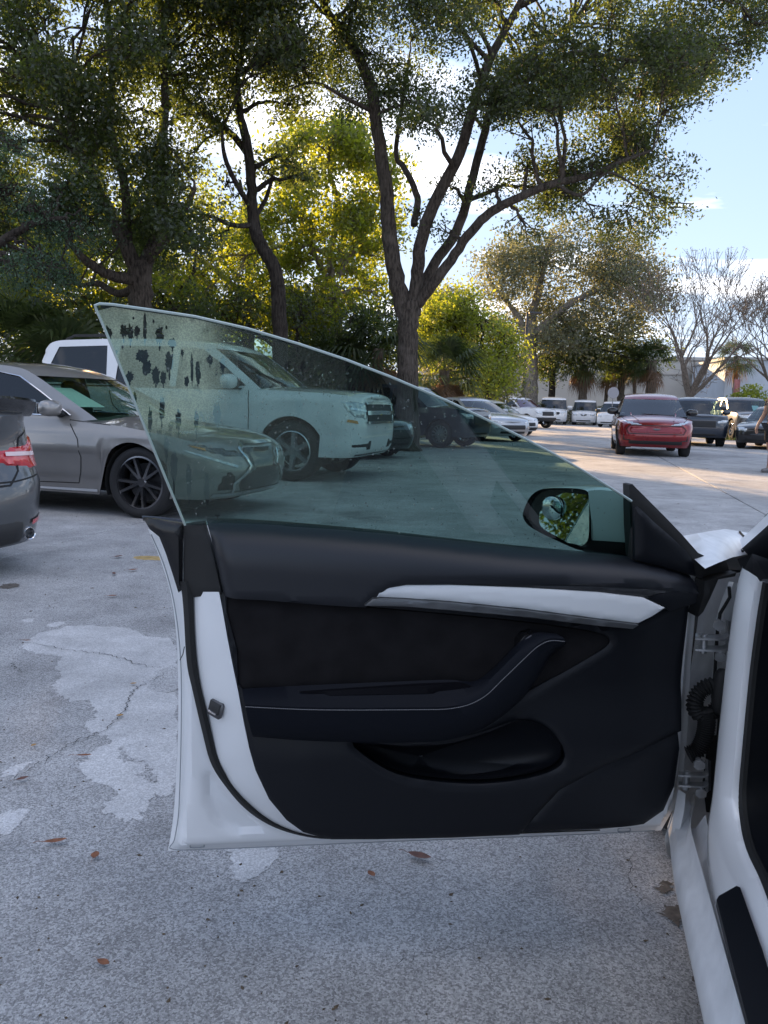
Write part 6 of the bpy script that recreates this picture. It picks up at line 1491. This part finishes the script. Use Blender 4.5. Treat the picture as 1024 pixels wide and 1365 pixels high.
# big live oak in the middle
oak_limbs = [
    [(545, 598, 0.304), (544, 520, 0.274), (544, 450, 0.258), (546, 405, 0.274)],
    [(540, 420, 0.228), (528, 370, 0.205), (519, 310, 0.190), (515, 250, 0.167), (504, 180, 0.152), (494, 115, 0.137), (470, 62, 0.114), (440, 20, 0.091), (410, -40, 0.061)],
    [(550, 420, 0.213), (556, 370, 0.167), (562, 320, 0.152, -0.3), (580, 268, 0.144, -0.5), (612, 205, 0.129, -0.6), (632, 140, 0.114, -0.8), (655, 75, 0.099, -1), (690, 10, 0.076, -1), (720, -50, 0.046, -1)],
    [(556, 400, 0.167), (580, 350, 0.129, 0.4), (612, 300, 0.122, 0.6), (640, 200, 0.106, 0.8), (660, 130, 0.091, 1.2), (700, 80, 0.076, 1.6), (760, 30, 0.053, 2)],
    [(556, 405, 0.160), (590, 362, 0.129, -0.4), (622, 316, 0.114, -0.8), (652, 285, 0.106, -1.2), (690, 264, 0.091, -1.5), (740, 244, 0.084, -1.8), (790, 233, 0.065, -2), (830, 215, 0.046, -2.2), (870, 200, 0.023, -2.4)],
    [(552, 300, 0.091), (556, 262, 0.084, 0.4), (540, 225, 0.076, 0.6), (528, 205, 0.061, 0.6), (536, 140, 0.053, 0.5), (545, 80, 0.038, 0.5)],
    [(646, 160, 0.084, -0.8), (700, 110, 0.068, -1), (760, 72, 0.061, -1.2), (820, 78, 0.053, -1.5), (862, 84, 0.042, -1.6), (905, 84, 0.023, -1.8)],
    [(740, 244, 0.046, -1.8), (775, 260, 0.038, -2), (810, 230, 0.030, -2.2), (850, 250, 0.019, -2.2)],
    [(690, 10, 0.061, -1), (760, -20, 0.053, -1.5), (860, -30, 0.046, -2), (960, 0, 0.023, -2.5)],
    [(500, 150, 0.061), (460, 130, 0.046, -0.6), (420, 110, 0.034, -1), (385, 120, 0.019, -1.2)]]
oak_clumps = []
rs = random.Random(21)
def fillc(lst, poly, n, rx, rz, leaves, dY, rs):
    """clumps spread over an outline of the crown"""
    A = np.array(poly, float); lo, hi = A.min(0), A.max(0); k = 0; tries = 0
    while k < n and tries < 4000:
        tries += 1; x, y = rs.uniform(lo[0], hi[0]), rs.uniform(lo[1], hi[1])
        if not inside(np.array([(x, y)]), poly)[0]: continue
        f = rs.uniform(0.7, 1.25); lst.append((x, y, rx * f, rz * f, rs.uniform(*dY), int(leaves * f))); k += 1
fillc(oak_clumps, [(340, -260), (1040, -260), (1010, 40), (900, 110), (700, 120), (640, 140), (560, 160), (480, 150), (400, 120), (340, 60)], 104, 46, 36, 1500, (-3.5, 3), rs)
fillc(oak_clumps, [(640, 90), (930, 60), (915, 130), (880, 200), (890, 270), (820, 300), (740, 290), (690, 230), (670, 160)], 40, 38, 30, 1050, (-3.2, 1.2), rs)
for c in [(985, 60, 34, 26, -2, 900), (940, 95, 30, 22, -2.2, 600), (1010, 35, 30, 26, -2, 700), (905, 125, 22, 18, -2, 260), (905, 235, 24, 14, -2.3, 300), (872, 262, 28, 20, -2.3, 480), (900, 285, 22, 14, -2.3, 220), (600, 250, 26, 30, 0.5, 380), (660, 250, 30, 22, -0.5, 500), (560, 290, 14, 20, 0.4, 160), (596, 310, 22, 16, -0.4, 240), (700, 300, 30, 18, -1.2, 420), (610, 150, 30, 40, 0.5, 700), (560, 120, 40, 50, 0.6, 1000), (880, 310, 20, 10, -2.3, 120), (790, 290, 30, 14, -2, 340), (830, 180, 34, 20, -2, 420)]: oak_clumps.append(c)
tree('live_oak', 'big spreading live oak with forked trunk in the middle', 19.5, oak_limbs, oak_clumps, L_OAK, B_OAK, 0.082, 31, sub=44, sig=0.16, twigs=2)

# dense oak at the left, behind the white SUV
lo_limbs = [
    [(190, 600, 0.30), (190, 480, 0.26), (188, 400, 0.25), (186, 355, 0.26)],
    [(184, 362, 0.17), (160, 310, 0.14, -0.3), (130, 250, 0.12, -0.6), (100, 190, 0.09, -0.8), (85, 120, 0.06, -1)],
    [(190, 360, 0.17), (212, 300, 0.13, 0.4), (214, 220, 0.11, 0.6), (220, 140, 0.09, 0.8), (215, 40, 0.06, 1)],
    [(184, 372, 0.14), (150, 368, 0.11, -0.6), (118, 350, 0.09, -1), (90, 320, 0.05, -1.4)],
    [(186, 380, 0.12), (160, 392, 0.09, 0.5), (130, 378, 0.07, 0.8), (105, 382, 0.04, 1)],
    [(170, 330, 0.12), (168, 260, 0.10), (150, 180, 0.08), (150, 80, 0.06), (140, -20, 0.04)],
    [(196, 350, 0.09), (235, 300, 0.07, -0.8), (260, 250, 0.05, -1.2)]]
lo_clumps = []
fillc(lo_clumps, [(-140, -300), (380, -300), (370, 60), (300, 160), (255, 240), (280, 320), (230, 330), (150, 330), (60, 320), (-60, 330), (-140, 250)], 136, 44, 36, 1450, (-3.5, 3), rs)
tree('shade_oak', 'dense dark oak behind the white SUV and grey sedan', 17.5, lo_limbs, lo_clumps, L_DARK, B_OAK, 0.09, 32, sub=44, sig=0.17, twigs=1)

# slim tree with a dark bent trunk
md_limbs = [
    [(373, 600, 0.20), (373, 500, 0.19), (373, 440, 0.18), (371, 380, 0.17)],
    [(372, 390, 0.16), (366, 358, 0.16), (350, 330, 0.15), (340, 305, 0.14), (336, 262, 0.12), (332, 205, 0.11), (320, 150, 0.09), (316, 110, 0.07), (324, 60, 0.05), (330, 0, 0.03)],
    [(340, 300, 0.07), (310, 300, 0.05, -0.3), (285, 290, 0.04, -0.5), (262, 285, 0.02, -0.7)],
    [(334, 210, 0.08), (308, 178, 0.08, 0.3), (275, 155, 0.07, 0.6), (248, 132, 0.05, 0.8), (232, 100, 0.03, 1)],
    [(338, 280, 0.07), (318, 250, 0.06, -0.4), (300, 210, 0.05, -0.6), (296, 170, 0.03, -0.8)],
    [(340, 290, 0.06), (356, 262, 0.05, 0.5), (364, 230, 0.035, 0.8)]]
md_clumps = []
fillc(md_clumps, [(240, -200), (440, -200), (440, 110), (410, 150), (340, 160), (270, 170), (230, 110)], 36, 38, 30, 800, (-2, 2), rs)
for c in [(390, 215, 30, 26, -0.5, 520), (350, 225, 22, 20, 0.5, 300), (270, 290, 34, 14, -0.7, 260), (300, 250, 24, 20, 0, 260), (410, 240, 22, 18, -0.4, 320), (250, 210, 26, 26, 0.6, 320), (290, 330, 30, 16, 0.5, 220)]: md_clumps.append(c)
tree('slim_oak', 'slim tree with dark bent trunk beside the big oak', 18.5, md_limbs, md_clumps, L_OAK, B_DARK, 0.10, 33, sub=44, sig=0.2, twigs=2)

# sunlit yellow-green trees farther back
y_limbs = [[(452, 560, 0.20), (450, 440, 0.17), (446, 380, 0.15)], [(448, 400, 0.13), (440, 340, 0.11), (452, 280, 0.09), (438, 220, 0.07), (445, 160, 0.04)], [(446, 390, 0.11), (420, 340, 0.09), (400, 290, 0.07), (392, 240, 0.05)], [(450, 370, 0.10), (478, 320, 0.08), (500, 280, 0.06), (512, 230, 0.04)], [(436, 340, 0.08), (400, 322, 0.06), (370, 330, 0.04), (330, 340, 0.03)]]
y_cl = []
fillc(y_cl, [(250, 330), (300, 290), (380, 170), (440, 150), (520, 200), (535, 330), (510, 400), (470, 440), (380, 460), (240, 440)], 94, 26, 22, 420, (-2, 3), rs)
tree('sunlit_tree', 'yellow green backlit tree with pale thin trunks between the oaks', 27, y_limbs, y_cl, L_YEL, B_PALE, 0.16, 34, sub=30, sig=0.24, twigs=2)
y2 = []
fillc(y2, [(560, 440), (575, 400), (600, 385), (640, 400), (660, 440), (700, 470), (690, 500), (650, 520), (630, 490), (600, 470), (570, 500)], 60, 20, 18, 300, (-2, 2), rs)
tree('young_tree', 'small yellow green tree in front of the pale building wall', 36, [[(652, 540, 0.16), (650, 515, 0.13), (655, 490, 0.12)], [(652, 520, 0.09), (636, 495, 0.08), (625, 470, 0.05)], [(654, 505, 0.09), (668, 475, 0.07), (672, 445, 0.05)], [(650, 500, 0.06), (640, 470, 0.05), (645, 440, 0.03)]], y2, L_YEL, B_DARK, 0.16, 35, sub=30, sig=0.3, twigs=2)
y3 = []
fillc(y3, [(-160, 240), (130, 270), (290, 250), (290, 440), (120, 450), (-160, 460)], 98, 30, 26, 420, (-2, 3), rs)
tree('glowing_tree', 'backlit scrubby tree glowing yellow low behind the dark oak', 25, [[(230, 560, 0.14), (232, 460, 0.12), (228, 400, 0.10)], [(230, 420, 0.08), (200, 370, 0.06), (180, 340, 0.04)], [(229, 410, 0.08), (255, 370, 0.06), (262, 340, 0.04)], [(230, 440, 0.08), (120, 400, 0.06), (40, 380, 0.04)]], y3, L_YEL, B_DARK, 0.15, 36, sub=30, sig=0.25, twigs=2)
y4 = []
fillc(y4, [(250, 400), (330, 380), (540, 400), (560, 520), (240, 520)], 30, 26, 22, 360, (-1.5, 1.5), rs)
tree('undergrowth_shrub', 'tangled green shrub under the trees behind the white SUV hood', 24, [[(400, 570, 0.10), (400, 500, 0.08), (395, 450, 0.06)], [(398, 490, 0.06), (350, 450, 0.05), (310, 430, 0.03)], [(399, 500, 0.06), (450, 460, 0.05), (500, 440, 0.03)]], y4, L_DARK, B_DARK, 0.12, 37, sub=30, sig=0.25, twigs=2, cat='shrub')
y5 = []
fillc(y5, [(-260, 380), (130, 390), (280, 400), (280, 540), (-260, 540)], 60, 30, 26, 420, (-1.5, 3), rs)
tree('thicket_shrub', 'dark thicket behind the grey sedan and low fence', 22, [[(60, 580, 0.10), (60, 500, 0.08), (60, 450, 0.06)], [(60, 490, 0.06), (10, 450, 0.05), (-60, 430, 0.03)], [(60, 500, 0.06), (130, 460, 0.05), (190, 440, 0.03)]], y5, L_DARK, B_DARK, 0.11, 38, sub=30, sig=0.25, twigs=1, cat='shrub')
# feathery tree at the left edge, nearer
f_cl = []
fillc(f_cl, [(-260, 150), (20, 190), (90, 230), (130, 300), (120, 380), (40, 395), (-100, 400), (-260, 400)], 36, 36, 30, 900, (-1, 2), rs)
tree('feathery_tree', 'blue green feathery tree hanging in at the left edge', 13.5, [[(-70, 640, 0.22), (-70, 480, 0.19), (-66, 350, 0.16)], [(-68, 400, 0.11), (-20, 340, 0.08), (40, 300, 0.06), (90, 290, 0.03)], [(-66, 370, 0.12), (-60, 280, 0.10), (-30, 200, 0.07)], [(-66, 360, 0.09), (-140, 300, 0.06), (-200, 240, 0.04)]], f_cl, L_BLUE, B_DARK, 0.055, 39, sub=60, sig=0.14, twigs=2, droop=0.8, aspect=0.35)

o_cl = []  # extra tree added to keep low sun off the foreground
fillc(o_cl, [(-200, 250), (100, 290), (300, 290), (520, 300), (545, 400), (300, 430), (-200, 430)], 44, 22, 20, 380, (-2, 3), rs)
tree('sun_blocker_oak', 'dark leafy tree filling the gaps far behind the dense oak', 36, [[(330, 560, 0.3), (332, 440, 0.26), (330, 380, 0.22)], [(331, 400, 0.16), (260, 340, 0.12), (180, 300, 0.08)], [(331, 390, 0.16), (400, 330, 0.12), (470, 300, 0.08)], [(330, 380, 0.14), (330, 300, 0.1), (320, 240, 0.06)]], o_cl, L_DARK, B_DARK, 0.2, 42, sub=30, sig=0.35, twigs=1)
s_cl = []  # extra shrub added to block sun from the lane
fillc(s_cl, [(555, 400), (600, 385), (640, 410), (640, 470), (690, 480), (700, 520), (620, 530), (560, 520)], 46, 18, 16, 300, (-2, 2), rs)
tree('sun_blocker_shrub', 'bushy olive shrub right of the oak trunk behind the skirted palm', 40, [[(600, 560, 0.14), (600, 500, 0.12), (598, 460, 0.1)], [(600, 500, 0.08), (570, 460, 0.06), (560, 430, 0.04)], [(600, 490, 0.08), (630, 450, 0.06), (640, 430, 0.04)]], s_cl, L_OLV, B_DARK, 0.18, 43, sub=30, sig=0.3, twigs=2, cat='shrub')
# grey-leaved tree behind the lot
g_cl = []
fillc(g_cl, [(625, 400), (650, 340), (700, 310), (760, 300), (830, 310), (870, 350), (890, 390), (870, 440), (830, 470), (760, 470), (700, 450), (650, 440)], 96, 25, 21, 420, (-4, 4), rs)
tree('grey_tree', 'tall grey green tree with pale forked trunk behind the white vans', 68, [[(706, 552, 0.75), (707, 500, 0.66), (706, 465, 0.62), (708, 440, 0.56)], [(708, 450, 0.40), (712, 410, 0.34), (722, 370, 0.25), (730, 330, 0.12)], [(708, 452, 0.42), (730, 430, 0.36, -0.5), (760, 405, 0.28, -1), (800, 385, 0.2, -1.5), (840, 370, 0.1, -2)], [(706, 460, 0.34), (692, 425, 0.28), (670, 395, 0.14), (650, 370, 0.08)]], g_cl, L_OLV, B_PALE, 0.28, 40, sub=34, sig=0.6, twigs=2)
d_cl = []
fillc(d_cl, [(700, 470), (730, 440), (790, 440), (850, 440), (890, 460), (880, 490), (820, 490), (720, 495)], 34, 20, 14, 320, (-3, 3), rs)
tree('dark_tree', 'small dark tree with forked trunk behind the white vans', 70, [[(735, 552, 0.34), (736, 510, 0.28), (738, 490, 0.25)], [(738, 495, 0.18), (728, 470, 0.15), (722, 450, 0.06)], [(738, 495, 0.13), (752, 472, 0.10), (765, 455, 0.06)]], d_cl, L_DARK, B_DARK, 0.26, 41, sub=30, sig=0.5, twigs=2)

# ---------------------------------------------------------------- palms
def palm(name, label, x, ybase, Y, ht, fr, nf, tr, seed, skirt=0, leafm=L_PALM, lw=0.022, group='fan palms', pos=None):
    rn = np.random.default_rng(seed); b = aty(x, ybase, Y) if pos is None else Vector(pos)
    root = empty(name, (b.x, b.y, 0), label=label, cat='palm', group=group)
    ln = rn.normal(0, 0.03, 2) * ht
    zs = np.linspace(0, ht, 14); pts = [Vector((ln[0] * (z / ht) ** 2, ln[1] * (z / ht) ** 2, z - 0.05)) for z in zs]
    mb = MB(); rad = [tr * (1.25 if i == 0 else 1.0 + 0.10 * (i % 2)) for i in range(14)]; mb.tube(pts, rad, 10); mb.build('trunk', B_PALM, root, angle=30)
    top = pts[-1]
    def fans(n, lo, hi, droop, rad_, nm, m):
        V = []; F_ = []; tone = []
        for i in range(n):
            az = rn.uniform(0, 6.283); el = RAD(rn.uniform(lo, hi)); d = Vector((math.cos(az) * math.cos(el), math.sin(az) * math.cos(el), math.sin(el)))
            pl = rad_ * rn.uniform(0.45, 0.65); hub = top + d * pl - Vector((0, 0, 0.12 * pl)); sd = d.cross(Vector((0, 0, 1))); sd = sd.normalized() if sd.length > 1e-3 else Vector((1, 0, 0)); upv = sd.cross(d)
            k = len(V); V += [top, top + sd * 0.03, hub + sd * 0.02, hub]; F_.append((k, k + 1, k + 2, k + 3)); tone.append(0.6)
            t0 = rn.random() * 0.7
            for a in np.linspace(-1.9, 1.9, 19):
                q = (d * math.cos(a) + sd * math.sin(a)).normalized(); L_ = rad_ * (0.62 + 0.12 * math.cos(a)) * rn.uniform(0.85, 1.1)
                p1 = hub + q * L_ * 0.55 + upv * 0.06 * L_ - Vector((0, 0, droop * 0.18 * L_)); p2 = hub + q * L_ * 0.92 - Vector((0, 0, droop * L_ * 0.75 * rn.uniform(0.6, 1.2)))
                s2 = q.cross(upv).normalized() * lw * rad_
                k = len(V); V += [hub, p1 + s2, p2, p1 - s2]; F_.append((k, k + 1, k + 2, k + 3)); tone.append(min(1, max(0, t0 + rn.normal(0, 0.15))))
        o = mesh(nm, V, F_, m, root, smooth=False)
        a_ = o.data.attributes.new('tone', 'FLOAT', 'FACE'); a_.data.foreach_set('value', tone)
        return o
    fans(nf, -35, 80, 0.55, fr, 'crown', leafm)
    if skirt: fans(skirt, -86, -45, 0.9, fr * 0.85, 'dead_fronds', L_DEAD)
    return root
palm('fan_palm', 'fan palm with brown skirt of dead fronds right of the oak trunk', 592, 545, 31, 2.6, 1.7, 34, 0.20, 51, 34)
palm('fan_palm', 'shaggy fan palm behind the small white van', 776, 548, 69, 5.6, 2.3, 34, 0.36, 52, 14)
palm('fan_palm', 'tall fan palm with ringed trunk above the hidden white van', 826, 548, 71, 6.2, 2.2, 30, 0.30, 53, 6)
palm('fan_palm', 'fan palm with thick pale trunk left of the bare tree', 866, 550, 68, 5.6, 2.2, 34, 0.42, 54, 8)
palm('fan_palm', 'thin stemmed palm between two thicker palms', 806, 548, 72, 5.0, 1.9, 26, 0.16, 55, 6)
palm('fan_palm', 'slender palm beside the thick pale trunk', 845, 548, 73, 6.0, 1.9, 26, 0.16, 59, 8)
palm('fan_palm', 'far palm with drooping fronds beyond the bare tree', 978, 548, 68, 6.2, 1.9, 28, 0.20, 56, 4)
for k, (x, Y, h, lab) in enumerate(((100, 16.5, 1.6, 'low fan palm above the white SUV roof'), (35, 17.5, 2.2, 'fan palm above the low fence at the far left'), (455, 24, 2.2, 'drooping fan palm left of the oak trunk'), (500, 23, 2.8, 'taller shaggy palm touching the oak trunk'), (420, 25, 2.0, 'low palm behind the slim dark trunk'), (150, 19, 2.3, 'palm fronds beside the dense oak trunk'), (300, 26, 1.8, 'low palm with dead rusty fronds behind the SUV windscreen'))):
    palm('fan_palm', lab, x, 560, Y, h, 1.6, 30, 0.15, 60 + k, 30 if k in (3, 6) else 12, group='palms under the trees')
# palm beside and behind the viewer, seen in the door mirror
palm('fan_palm', 'fan palm reflected in the door mirror', 0, 0, 0, 3.0, 1.9, 40, 0.2, 71, 8, group='palms behind the viewer', pos=(-9.5, -3.0, 0))

# ---------------------------------------------------------------- bare trees
def bare_tree(name, label, px, Y, ht, spread, seed, m=None, lean=0.0, leaves=2600):
    rn = np.random.default_rng(seed); b = aty(px, 548, Y); root = empty(name, (b.x, b.y, 0), label=label, cat='tree', group='bare trees')
    mb = MB(); tips = []
    def grow(p, d, L_, r, lev):
        n = 4; pts = [p]; q = p
        for i in range(n):
            d = (d + Vector(rn.normal(size=3)) * 0.10 + Vector((0, 0, 0.05))).normalized(); q = q + d * L_ / n; pts.append(q)
        r = max(r, 0.016); r1 = max(0.014, r * (0.66 if lev else 0.8)); mb.tube(pts, list(np.linspace(r, r1, n + 1)), 8 if lev < 2 else (5 if lev < 4 else 3), False)
        if lev >= 6: tips.append(q); return
        k = 7 if lev == 0 else (3 if lev < 3 else int(rn.integers(2, 4)))
        for j in range(k):
            an = 2 * math.pi * (j + rn.random() * 0.6) / k; sp_ = (spread if lev == 0 else 0.42) * rn.uniform(0.6, 1.25)
            o_ = d.orthogonal().normalized(); o_.rotate(Matrix.Rotation(an, 3, d))
            grow(pts[-1] if j or lev == 0 else pts[-1], (d * math.cos(sp_) + o_ * math.sin(sp_)).normalized(), L_ * rn.uniform(0.68, 0.85) * (1.5 if lev == 0 else 1), r1 * rn.uniform(0.60, 0.75), lev + 1)
    grow(Vector((0, 0, -0.05)), Vector((lean, 0, 1)).normalized(), ht * 0.14, ht * 0.020, 0)
    mb.build('trunk', m or bark_mat('bare_bark', (0.20, 0.165, 0.135)), root, angle=60)
    T = np.array([tuple(t) for t in tips]); P = T[rn.integers(0, len(T), leaves)] + rn.normal(0, 0.06, (leaves, 3))
    leaves_mesh('crown', P, 0.10, L_PINK, root, rn, 0.5)
bare_tree('bare_tree', 'wide leafless tree fanning out above the dark pickup', 914, 56, 17.0, 0.66, 81, leaves=2600)
bare_tree('bare_tree', 'second leafless tree cut by the right edge', 1056, 50, 15.0, 0.66, 82, lean=-0.1, leaves=2600)
# wooded belt added far off behind the trees to break the low sun into streaks
def sun_blocker_wood():
    rn = np.random.default_rng(17); P = []
    for i in range(90):
        c = np.array([rn.uniform(-48, 6), rn.uniform(60, 74), 0.6 + 8.2 * rn.random() ** 0.9]); q, _ = clump_points(c, (2.2, 2.0, 1.1), 150, rn, 30, 0.55); P.append(q[q[:, 2] > 0])
    o = leaves_mesh('sun_blocker_wood', np.concatenate(P), 0.42, L_DARK, None, rn, 0.5); o['kind'] = 'stuff'; o['label'] = 'dark belt of woodland added to break the low sun, far behind the parking lot trees'; o['category'] = 'wood'
sun_blocker_wood()
# dark tree behind and left of the viewer, seen in the door mirror
def mirror_tree():
    rn = np.random.default_rng(19); root = empty('dark_oak', (-12.5, -5.0, 0), label='dark oak mirrored in the door mirror', cat='tree', group='palms behind the viewer')
    tb = MB(); tb.tube([(0, 0, -0.05), (0.1, 0, 1.2), (0.0, 0.1, 2.6), (0.3, 0.2, 4.2)], [0.32, 0.26, 0.22, 0.14], 10); P = []
    for i in range(26):
        c = np.array([rn.uniform(-3, 3), rn.uniform(-3, 3), rn.uniform(1.6, 6.5)]); q, _ = clump_points(c, (1.1, 1.1, 0.8), 700, rn, 40, 0.2); P.append(q)
        tb.tube([(0, 0.05, 2.4), (c[0] * 0.5, c[1] * 0.5, 0.5 * (2.8 + c[2])), tuple(c)], [0.09, 0.05, 0.02], 5)
    tb.build('trunk', B_DARK, root); leaves_mesh('crown', np.concatenate(P), 0.13, L_DARK, root, rn, 0.5)
mirror_tree()
# hedges
def hedge(name, label, x0, x1, ybase, Y, h, d, n, m, seed, sz=0.14):
    rn = np.random.default_rng(seed); a, b = aty(x0, ybase, Y), aty(x1, ybase, Y); c = (a + b) / 2; root = empty(name, (c.x, c.y, 0), label=label, cat='hedge', group='hedges')
    w = (b.x - a.x) / 2; P = np.c_[rn.uniform(-w, w, n), rn.normal(0, d / 3, n), rn.random(n) ** 0.8 * h]
    P[:, 2] *= 0.8 + 0.25 * np.sin(P[:, 0] * 1.7) * np.cos(P[:, 0] * 0.6 + 1); leaves_mesh('foliage', P, sz, m, root, rn, 0.6)
    mb = MB()
    for i in range(12): x = -w + 2 * w * (i + 0.5) / 12; mb.tube([(x, 0, -0.02), (x + rn.normal(0, 0.1), rn.normal(0, 0.1), h * 0.7)], [0.03, 0.012], 5)
    mb.build('stem', B_DARK, root)
hedge('low_hedge', 'low clipped hedge between and behind the white vans', 660, 880, 552, 64, 1.9, 0.8, 9000, L_OLV, 91)
hedge('tall_shrub', 'rounded yellow green shrub row beyond the pickup', 975, 1120, 552, 58, 3.4, 2.2, 9000, L_YEL, 92, 0.2)
hedge('dark_hedge', 'dark hedge line along the fence behind the row of parked cars', -420, 560, 560, 28, 2.6, 1.5, 22000, L_DARK, 93, 0.16)
# ------------------------------------------------------------------ person at the right edge
def make_person():
    b = gp(1027, 629); root = empty('person', (b.x, b.y, 0), RAD(200), label='person in dark shirt and black shorts walking at the right edge', cat='person')
    skin = mat('skin', (0.36, 0.21, 0.15), 0.55, var=0.1, scale=20); sh = mat('dark_shirt', (0.035, 0.037, 0.042), 0.85, bump=0.3, bscale=20); st_ = mat('black_shorts', (0.014, 0.014, 0.017), 0.85, bump=0.3, bscale=18); so = mat('grey_shoe', (0.16, 0.15, 0.15), 0.7); ha = mat('dark_hair', (0.02, 0.015, 0.012), 0.6)
    def skinned(name, V, E_, R, m, parent=root, lv=2, rootv=0):
        me = bpy.data.meshes.new(name); me.from_pydata(V, E_, []); o = bpy.data.objects.new(name, me); link(o, parent)
        md = o.modifiers.new('skin', 'SKIN'); md.use_smooth_shade = True
        for i, r in enumerate(R): me.skin_vertices[0].data[i].radius = r if isinstance(r, tuple) else (r, r)
        me.skin_vertices[0].data[rootv].use_root = True
        s = o.modifiers.new('sub', 'SUBSURF'); s.levels = lv; s.render_levels = lv
        me.materials.append(m); return o
    V = [(0, 0, 0.95), (0.0, 0, 1.12), (0.0, 0, 1.32), (0.0, 0, 1.45), (0, 0, 1.52), (0.015, 0, 1.60), (0.02, 0, 1.68), (0.015, 0, 1.745)]
    R = [(0.15, 0.115), (0.135, 0.105), (0.16, 0.115), (0.11, 0.09), (0.052, 0.055), (0.066, 0.085), (0.078, 0.098), (0.045, 0.06)]
    E_ = [(i, i + 1) for i in range(7)]
    def chain(start, pts, rad):
        p = start
        for q, r in zip(pts, rad): V.append(q); R.append(r); E_.append((p, len(V) - 1)); p = len(V) - 1
        return p
    tips = []
    for sd in (1, -1):
        fx = 0.14 * sd
        chain(0, [(0.0, sd * 0.10, 0.88), (0.06 + fx * 0.6, sd * 0.105, 0.50), (-0.02 + fx * 1.3, sd * 0.105, 0.10), (0.01 + fx * 1.3, sd * 0.105, 0.04), (0.14 + fx * 1.3, sd * 0.115, 0.03)], [0.088, 0.058, 0.040, 0.042, 0.034])
        tips.append(chain(3, [(0, sd * 0.19, 1.42), (-0.03 - fx * 0.4, sd * 0.25, 1.14), (0.08 - fx * 0.5, sd * 0.27, 0.93), (0.11 - fx * 0.5, sd * 0.27, 0.85)], [0.055, 0.042, 0.030, 0.026]))
    for sd, tp in zip((1, -1), tips):
        hx, hy, hz = V[tp]
        for k, (dx, ln) in enumerate(((-0.026, 0.055), (-0.009, 0.068), (0.009, 0.072), (0.026, 0.062))):
            chain(tp, [(hx + dx, hy, hz - 0.035), (hx + dx + 0.006, hy - sd * 0.012, hz - 0.035 - ln * 0.6), (hx + dx + 0.012, hy - sd * 0.028, hz - 0.035 - ln)], [0.0095, 0.0085, 0.0075])
        chain(tp, [(hx + 0.035, hy - sd * 0.012, hz - 0.005), (hx + 0.05, hy - sd * 0.02, hz - 0.04)], [0.010, 0.0085])
    skinned('body', V, E_, R, skin)
    skinned('shirt', [(0, 0, 0.90), (0, 0, 1.12), (0, 0, 1.32), (0, 0, 1.44), (0, 0.20, 1.42), (-0.02, 0.245, 1.20), (0, -0.20, 1.42), (-0.02, -0.245, 1.20)], [(0, 1), (1, 2), (2, 3), (3, 4), (4, 5), (3, 6), (6, 7)], [(0.175, 0.14), (0.165, 0.13), (0.185, 0.14), (0.13, 0.105), 0.075, 0.066, 0.075, 0.066], sh)
    skinned('shorts', [(0, 0, 0.96), (0, 0.10, 0.88), (0.10, 0.108, 0.56), (0, -0.10, 0.88), (0.0, -0.108, 0.56)], [(0, 1), (1, 2), (0, 3), (3, 4)], [(0.165, 0.135), 0.108, 0.092, 0.108, 0.092], st_)
    for sd in (1, -1):
        fx = 0.14 * sd * 1.3
        skinned('shoe', [(-0.05 + fx, sd * 0.105, 0.045), (0.05 + fx, sd * 0.11, 0.045), (0.17 + fx, sd * 0.115, 0.035)], [(0, 1), (1, 2)], [0.048, 0.05, 0.038], so)
    hm = MB(); hm.ellipsoid((0.0, 0, 1.705), (0.095, 0.08, 0.085), 16, 10); hm.build('hair', ha, root)
    f = MB()
    for sd in (1, -1): f.ellipsoid((0.095, sd * 0.030, 1.665), (0.010, 0.013, 0.008), 8, 6)
    f.build('eyes', mat('eye_dark', (0.03, 0.02, 0.015), 0.2), root)
    f = MB(); f.ellipsoid((0.112, 0, 1.635), (0.016, 0.013, 0.022), 8, 6); f.ellipsoid((0.098, 0, 1.595), (0.010, 0.024, 0.007), 8, 6)
    for sd in (1, -1): f.ellipsoid((0.0, sd * 0.082, 1.65), (0.018, 0.008, 0.028), 8, 6)
    f.build('face_features', skin, root)
    bg = MB(); bg.ellipsoid((-0.17, 0, 1.28), (0.10, 0.16, 0.20), 14, 10, 0.7); bk = bg.build('backpack', mat('grey_pack', (0.14, 0.14, 0.15), 0.8), root)
    for sd in (1, -1): MB().tube([(-0.10, sd * 0.10, 1.44), (0.05, sd * 0.11, 1.475), (0.125, sd * 0.11, 1.36), (0.06, sd * 0.15, 1.15), (-0.12, sd * 0.12, 1.14)], 0.014, 6).build('strap', mat('grey_pack'), bk)
make_person()
